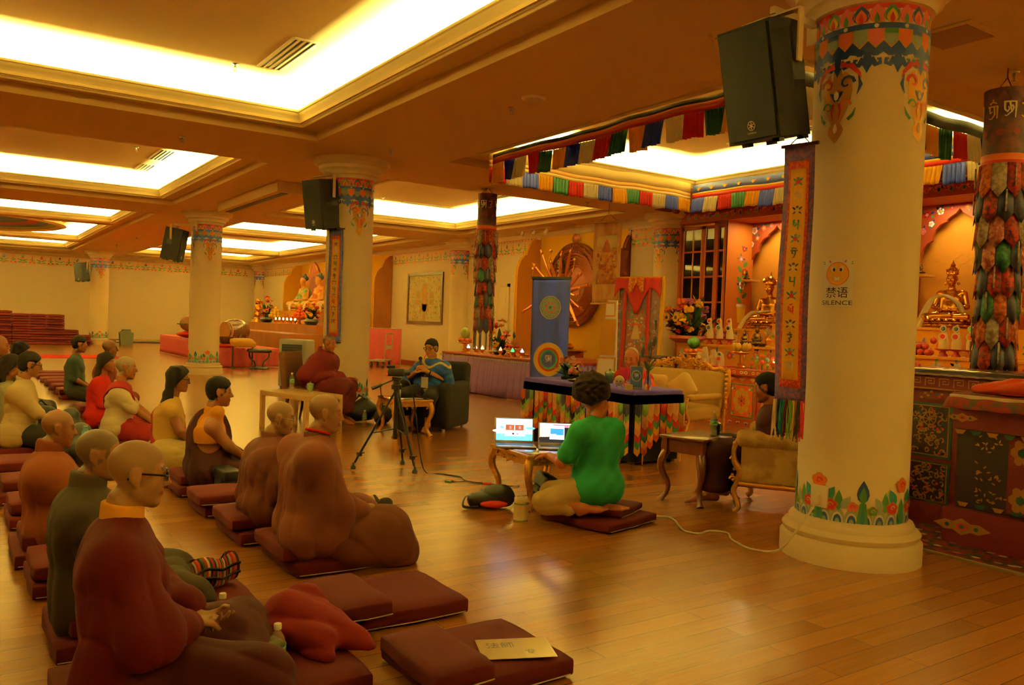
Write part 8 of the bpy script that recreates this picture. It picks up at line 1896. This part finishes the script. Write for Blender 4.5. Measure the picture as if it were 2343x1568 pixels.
for i, (y, rb, nm) in enumerate(((31.2, GRNR, 'green and gold robe, farthest left'), (29.6, ORGR, 'orange and gold robe, in the middle'), (28.0, GRNR, 'cream draped robe, beside the banner'))):
    seated_figure((11.3, y, 1.62), R(188), 1.45, 'large painted seated statue in %s' % nm, SKG, rb if i < 2 else SCARF, 'hair', hair_m=HAIRB, aureole=(1.95, 1.35), h=.024, base_m=mat('lotus_paint', '#c89040', .5), scarf=[(.0, -.22, .5), (.2, -.1, .3), (.34, 0, .22), (.42, .02, .1), (.42, .02, -.25)], group=None)
step('statue_bench', 'red and gold bench under the three painted statues', 10.6, 12.0, 26.6, 32.4, 1.155, 1.62, 1.4, .12, 9)
flower_thing('stage_bouquet', 'bouquet with tall crimson orchids at the left end of the far stage', (10.3, 32.6, 1.155), .85, .3, ['#a8203a', '#d84a2a', '#e8b02a', '#c83a5a', '#d88a4a'], None, [(.0, 0), (.18, 0), (.25, .12), (.2, .2)], 30, 22, 1.5, 41); flower_thing('stage_bouquet', 'bouquet of yellow and red flowers on the far stage beside the blue banner', (10.2, 27.4, 1.155), .6, .3, ['#e8c02a', '#c8302a', '#d86a2a', '#b82a4a'], None, [(.0, 0), (.18, 0), (.25, .12), (.2, .2)], 30, 20, 1.5, 42)
for i, (y, c_) in enumerate(((31.2, '#e0b81c'), (28.6, '#e0602c'))):
    t = thing('fruit_pyramid', ('pyramid of yellow fruit', 'pyramid of peach coloured fruit')[i]+' on a gilt dish on the far stage', 'fruit', (10.2, y, 1.155)); g = G(); g.lathe([(.0, 0), (.12, 0), (.06, .06), (.06, .14), (.26, .2), (.0, .2)], 18); g.build('dish', GOLD, t); g = G()
    for lay, n in enumerate((9, 6, 3, 1)):
        for k in range(n): a = 2*PI*k/n+lay; q = (.2, .13, .07, 0)[lay]; g.ball((q*math.cos(a), q*math.sin(a), .26+lay*.1), .07, 8, 6)
    g.build('fruit_pile', mat('pile_'+c_[1:], c_, .5), t)
for k in range(6):
    t = thing('butter_lamp', 'small lit lamp in the row on the far stage', 'lamp', (10.02, 30.6-.42*k, 1.155), 0, 'lit lamps on the far stage'); g = G(); g.lathe([(.0, 0), (.06, 0), (.03, .04), (.07, .09), (.08, .13), (.0, .12)], 12); g.build('lamp_cup', GOLD, t); g = G(); g.ball((0, 0, .17), (.03, .03, .045), 8, 6); g.build('flame', mat('flame_far', '#ffd890', .5, emit=12), t)
t = thing('guardian_figure', 'small gilt guardian figure at the left corner of the far stage', 'statue', (10.2, 33.4, 1.155)); lump('body', [('c', (0, 0, .1), (0, 0, .6), .16, .12, .05), ('e', (0, 0, .8), (.11, .11, .13), .04), ('c', (0, -.15, .5), (0, .25, .65), .06, .05, .04)], 'd', GOLDS, t, h=.02, A=.01); g = G(); g.lathe([(0, 0), (.25, 0), (.22, .1), (0, .1)], 16); g.build('base', GOLD, t)
# drum, fish drum, cushions, stool, bin, trolley
t = thing('barrel_drum', 'big brown barrel drum on a stand before the far stage', 'drum', (7.3, 26.2, .52), R(30)); g = G(); g.T = Matrix.Translation((0, 0, .40)) @ Matrix.Rotation(PI/2, 4, 'Y') @ Matrix.Rotation(R(10), 4, 'X'); g.lathe([(.27, -.36), (.34, -.2), (.37, 0), (.34, .2), (.27, .36)], 28); g.build('drum_shell', mat('drum_wood', '#5a3014', .35, coat=.5), t); g = G(); g.T = Matrix.Translation((0, 0, .40)) @ Matrix.Rotation(PI/2, 4, 'Y'); g.lathe([(.0, -.365), (.275, -.36), (.285, -.33)], 28); g.build('drum_skin', mat('hide', '#b88a4a', .6), t)
for s in (-1, 1): g = G(); g.tube([(-.25, s*.3, 0), (0, s*.34, .38), (.25, s*.3, 0)], .03, 6); g.build('stand', DKWOOD, t)
t = thing('drum_platform', 'low wooden block under the barrel drum', 'platform', (0, 0, 0)); g = G(); g.box(6.85, 7.75, 25.65, 26.7, 0, .52); g.build('block', PWOOD, t)
t = thing('fish_drum', 'large wooden fish drum resting on a red cushion at the far table', 'drum', (6.45, 28.3, .62), R(200)); lump('drum_body', [('e', (0, 0, .46), (.34, .28, .26), .1), ('c', (-.2, .1, .3), (-.45, .2, .2), .12, .07, .08)], 'd', mat('fish_wood', '#7a4a1c', .5), t, h=.02, A=0); g = G(); g.box(.1, .345, -.2, .2, .42, .45); g.build('mouth_slot', BLACK, t)
t = thing('round_cushion', 'shiny red round cushion under the wooden fish drum', 'cushion', (6.45, 28.3, .62)); g = G(); g.ball((0, 0, .11), (.42, .42, .11), 22, 8); g.build('cushion_cover', mat('red_satin', '#c8281c', .3), t); g = G(); g.ball((0, 0, .205), (.08, .08, .02), 10, 5); g.build('button', GOLDP, t)
t = thing('bowl_gong', 'red cushioned bowl gong beside the yellow cushion', 'gong', (6.2, 23.0, .52)); g = G(); g.lathe([(.0, .1), (.14, .1), (.2, .2), (.2, .3), (.18, .3), (.17, .2), (.0, .14)], 18); g.build('bowl', BRONZ, t); g = G(); g.lathe([(0, 0), (.2, 0), (.24, .06), (.18, .11), (.0, .11)], 18); g.build('ring_cushion', RED, t)
t = thing('yellow_cushion', 'yellow cushion on a slim dark stand before the pink platform', 'cushion', (6.45, 22.35, 0)); g = G(); g.T = Matrix.Translation((0, 0, .68)) @ Matrix.Rotation(R(14), 4, 'X'); cushion_mesh(g, .62, .45, .16, .07, .02); g.build('cushion_cover', mat('yellow_satin', '#e8b428', .5), t)
for s in (-1, 1): g = G(); g.tube([(s*.26, 0, 0), (s*.26, 0, .72)], .022, 6); g.tube([(s*.26, -.2, .02), (s*.26, .2, .02)], .02, 6); g.build('stand_post', DKWOOD, t)
g = G(); g.box(-.26, .26, -.16, .16, .57, .60); g.build('stand_rail', DKWOOD, t)
t = thing('massage_stool', 'black stool with curved pedestal arms before the pink platform', 'stool', (6.85, 22.2, 0), R(-10)); g = G(); g.T = Matrix.Translation((0, 0, .48)); cushion_mesh(g, .62, .36, .10, .045, .01); g.build('seat_pad', BLACK, t); g = G(); g.lathe([(0, 0), (.26, 0), (.27, .02), (.24, .05), (0, .05)], 22); g.build('base', BLACK, t)
for s in (-1, 1): g = G(); g.tube(smooth([(s*.26, 0, .44), (s*.24, 0, .30), (s*.12, 0, .18), (s*.10, 0, .04)]), .035, 8, flat=.6); g.build('arm', mat('dark_steel', '#2c3a44', .35, .5), t)
t = thing('waste_bin', 'dark olive bin beside the farthest pillar', 'bin', (6.0, 37.4, 0)); g = G(); g.prism([(-.22, 0), (.22, 0), (.26, .5), (.16, .52), (.14, .6), (-.14, .6), (-.26, .5)], 'y', -.2, .2); g.build('bin_body', mat('olive_bin', '#3a3a1c', .6), t); g = G(); g.box(-.15, .15, -.16, .16, .60, .64, 0, .01); g.build('lid', BLACK, t)
for k in range(3):
    g = G(); g.tube([(6.0+.3*k, 39.95-.06*k, .05+.05*(k == 1)), (8.0+.2*k, 39.95-.06*k, .05+.05*(k == 1))], .04, 8); tag(g.build('curtain_rod', (STEEL, PALEW, DKWOOD)[k]), ('steel', 'pale', 'dark')[k]+' long rod lying along the foot of the far wall', 'rod')
t = thing('trolley', 'grey platform trolley with tubular handle in front of the pink screen', 'trolley', (10.75, 22.95, 0), R(-40)); g = G(); g.box(-.25, .25, -.45, .45, .17, .22, 0, .02); g.build('platform', mat('grey_deck', '#8a8474', .6), t); g = G(); g.tube(smooth([(.23, -.38, .2), (.25, -.38, .9), (.25, -.3, 1.0), (.25, .3, 1.0), (.25, .38, .9), (.23, .38, .2)], 4), .018, 8); g.box(.24, .26, -.37, .37, .55, .68); g.build('handle', STEEL, t)
for sx in (-1, 1):
    for sy in (-1, 1): g = G(); g.T = Matrix.Translation((sx*.18, sy*.36, .07)) @ Matrix.Rotation(PI/2, 4, 'Y'); g.lathe([(.0, -.025), (.07, -.025), (.07, .025), (.0, .025)], 14); g.cbox((-.1, 0, 0), (.05, .05, .06)); g.build('wheel', BLACK, t)
g = G(); g.box(-2.5, 4.2, 26.9, 28.7, .001, .012); tag(g.build('runner_carpet', mat('red_runner', '#b8281a', .9)), 'bright red carpet strip across the floor in the far hall', 'carpet')
# ============================================================= CEILING FITTINGS
for i, (x, y, z) in enumerate(((2.53, 11.8, H), (5.02, 10.58, H), (5.01, 7.58, H), (5.08, 4.68, H), (9.93, 12.29, H), (7.65, 3.64, H), (2.69, 9.94, TRAY_TOP), (2.68, 16.15, TRAY_TOP), (2.68, 19.0, TRAY_TOP), (8.6, 7.9, TRAY_TOP), (8.3, 13.9, TRAY_TOP), (8.5, 18.3, TRAY_TOP), (11.9, 15.2, H), (4.9, 24.5, H), (4.9, 29.0, H), (4.9, 33.0, H))):
    t = thing('sprinkler', 'small ceiling sprinkler ' + ('between the two nearest left trays', 'beside the second pillar', 'in front of the round ceiling speaker', 'in front of the nearest loudspeaker', 'left of the altar valances', 'at the top right beyond the nearest pillar', 'in the nearest lit tray beside its vent', 'near vent of the second lit tray', 'far end of the second lit tray', 'inside the altar tray', 'near end of the tray by the cylinder banner', 'far end of the tray by the cylinder banner', 'over the yellow aureole wall', 'first along the far soffit', 'second along the far soffit', 'third along the far soffit')[i], 'sprinkler', (x, y, z), 0, 'ceiling sprinklers')
    g = G(); g.lathe([(.0, -.001), (.045, -.001), (.04, -.012), (.015, -.014), (.012, -.045), (.0, -.045)], 14); g.build('rose', STEEL, t); g = G(); g.tube([(-.012, 0, -.045), (-.014, 0, -.07), (0, 0, -.082), (.014, 0, -.07), (.012, 0, -.045)], .004, 5); g.lathe([(.0, -.083), (.022, -.083), (.022, -.087), (.0, -.087)], 12); g.build('deflector', STEEL, t)
def vent(loc, rz, label, L=.9, W=.26, n=4):
    t = thing('ceiling_vent', label, 'vent', loc, rz, 'slotted ceiling vents'); g = G()
    for sy in (-1, 1): g.box(-L/2, L/2, sy*W/2-.018, sy*W/2+.018, -.016, 0); g.box(sy*L/2-.018, sy*L/2+.018, -W/2, W/2, -.016, 0)
    g.build('frame', WHITE, t); g = G(); g.box(-L/2, L/2, -W/2, W/2, -.004, -.001); g.build('dark_slot', BLACK, t)
    for k in range(n-1): g = G(); g.box(-L/2, L/2, -W/2+W*(k+1)/n-.014, -W/2+W*(k+1)/n+.014, -.014, -.003); g.build('slat', WHITE, t)
vent((3.05, 9.2, TRAY_TOP), R(90), 'slotted vent in the corner of the nearest lit tray', 1.25); vent((3.0, 5.9, TRAY_TOP), R(90), 'slotted vent at the top edge of the photo in the nearest tray', 1.25); vent((3.2, 16.6, TRAY_TOP), R(90), 'slotted vent in the second lit tray, near end', 1.2); vent((3.2, 18.4, TRAY_TOP), R(90), 'slotted vent in the second lit tray, far corner', 1.2)
vent((10.0, 8.1, TRAY_TOP), R(90), 'slotted vent in the tray above the altar', 1.6, .2, 2); vent((10.4, 16.3, TRAY_TOP), R(90), 'slotted vent in the tray behind the cylinder banner, near', 1.4, .2, 2); vent((9.9, 18.6, TRAY_TOP), R(0), 'slotted vent in the tray behind the cylinder banner, far', 1.4, .2, 2)
t = thing('ceiling_speaker', 'round flat ceiling speaker in the soffit before the altar', 'speaker', (4.97, 7.11, H)); g = G(); g.lathe([(.0, -.02), (.11, -.02), (.125, -.012), (.13, -.001)], 28); g.build('cover', WHITE, t); g = G(); g.lathe([(.0, -.024), (.095, -.022), (.1, -.019)], 24); g.build('mesh_face', mat('cream_mesh', '#d8cdb4', .7, bump=.6, bscale=700), t)
t = thing('access_hatch', 'square access hatch in the ceiling right of the nearest pillar', 'hatch', (6.4, 3.5, H)); g = G(); g.box(-.26, .26, -.26, .26, -.012, -.001); g.build('frame', CEIL, t); g = G(); g.box(-.2, .2, -.2, .2, -.016, -.011); g.build('hatch_panel', mat('hatch_mesh', '#a8845a', .9, bump=.4, bscale=300), t)
t = thing('track_light', 'white ceiling track with three spot heads before the yellow wall', 'lamp', (11.75, 16.6, H), R(90)); g = G(); g.box(-.75, .75, -.02, .02, -.03, 0); g.build('track', WHITE, t)
for k in range(3):
    g = G(); x = -.5+.5*k; g.tube([(x, 0, -.03), (x, 0, -.1)], .012, 6); g.T = Matrix.Translation((x, 0, -.13)) @ Matrix.Rotation(R(30), 4, 'X'); g.lathe([(.0, .06), (.04, .06), (.045, -.05), (.036, -.05), (.0, -.02)], 14); g.build('spot_head', WHITE, t)
# oval painted dome ring in the far tray
g = G(); cxd, cyd, rx = .4, 30.2, 2.55
for (ra, za, rb, zb, mi) in ((1.0, 4.05, 1.02, 4.0, 0), (1.02, 4.0, .97, 3.96, 0), (.97, 3.96, .90, 4.0, 0), (.90, 4.0, .82, 4.06, 1), (.82, 4.06, .72, 4.1, 2), (.72, 4.1, .60, 4.14, 3), (.60, 4.14, .0, 4.2, 4), (1.0, 4.05, .9, TRAY_TOP, 0)):
    g.lathe([(rx*ra, za), (rx*rb, zb)], 64, c=(cxd, cyd, 0), mi=mi, sy=1.15)
struct(g.build('ceiling_dome', [CORN, GREY, mat('dome_blue', '#4a6a9a', .6), mat('dome_red', '#a83a2a', .6), mat('dome_blue', '#4a6a9a', .6)]))
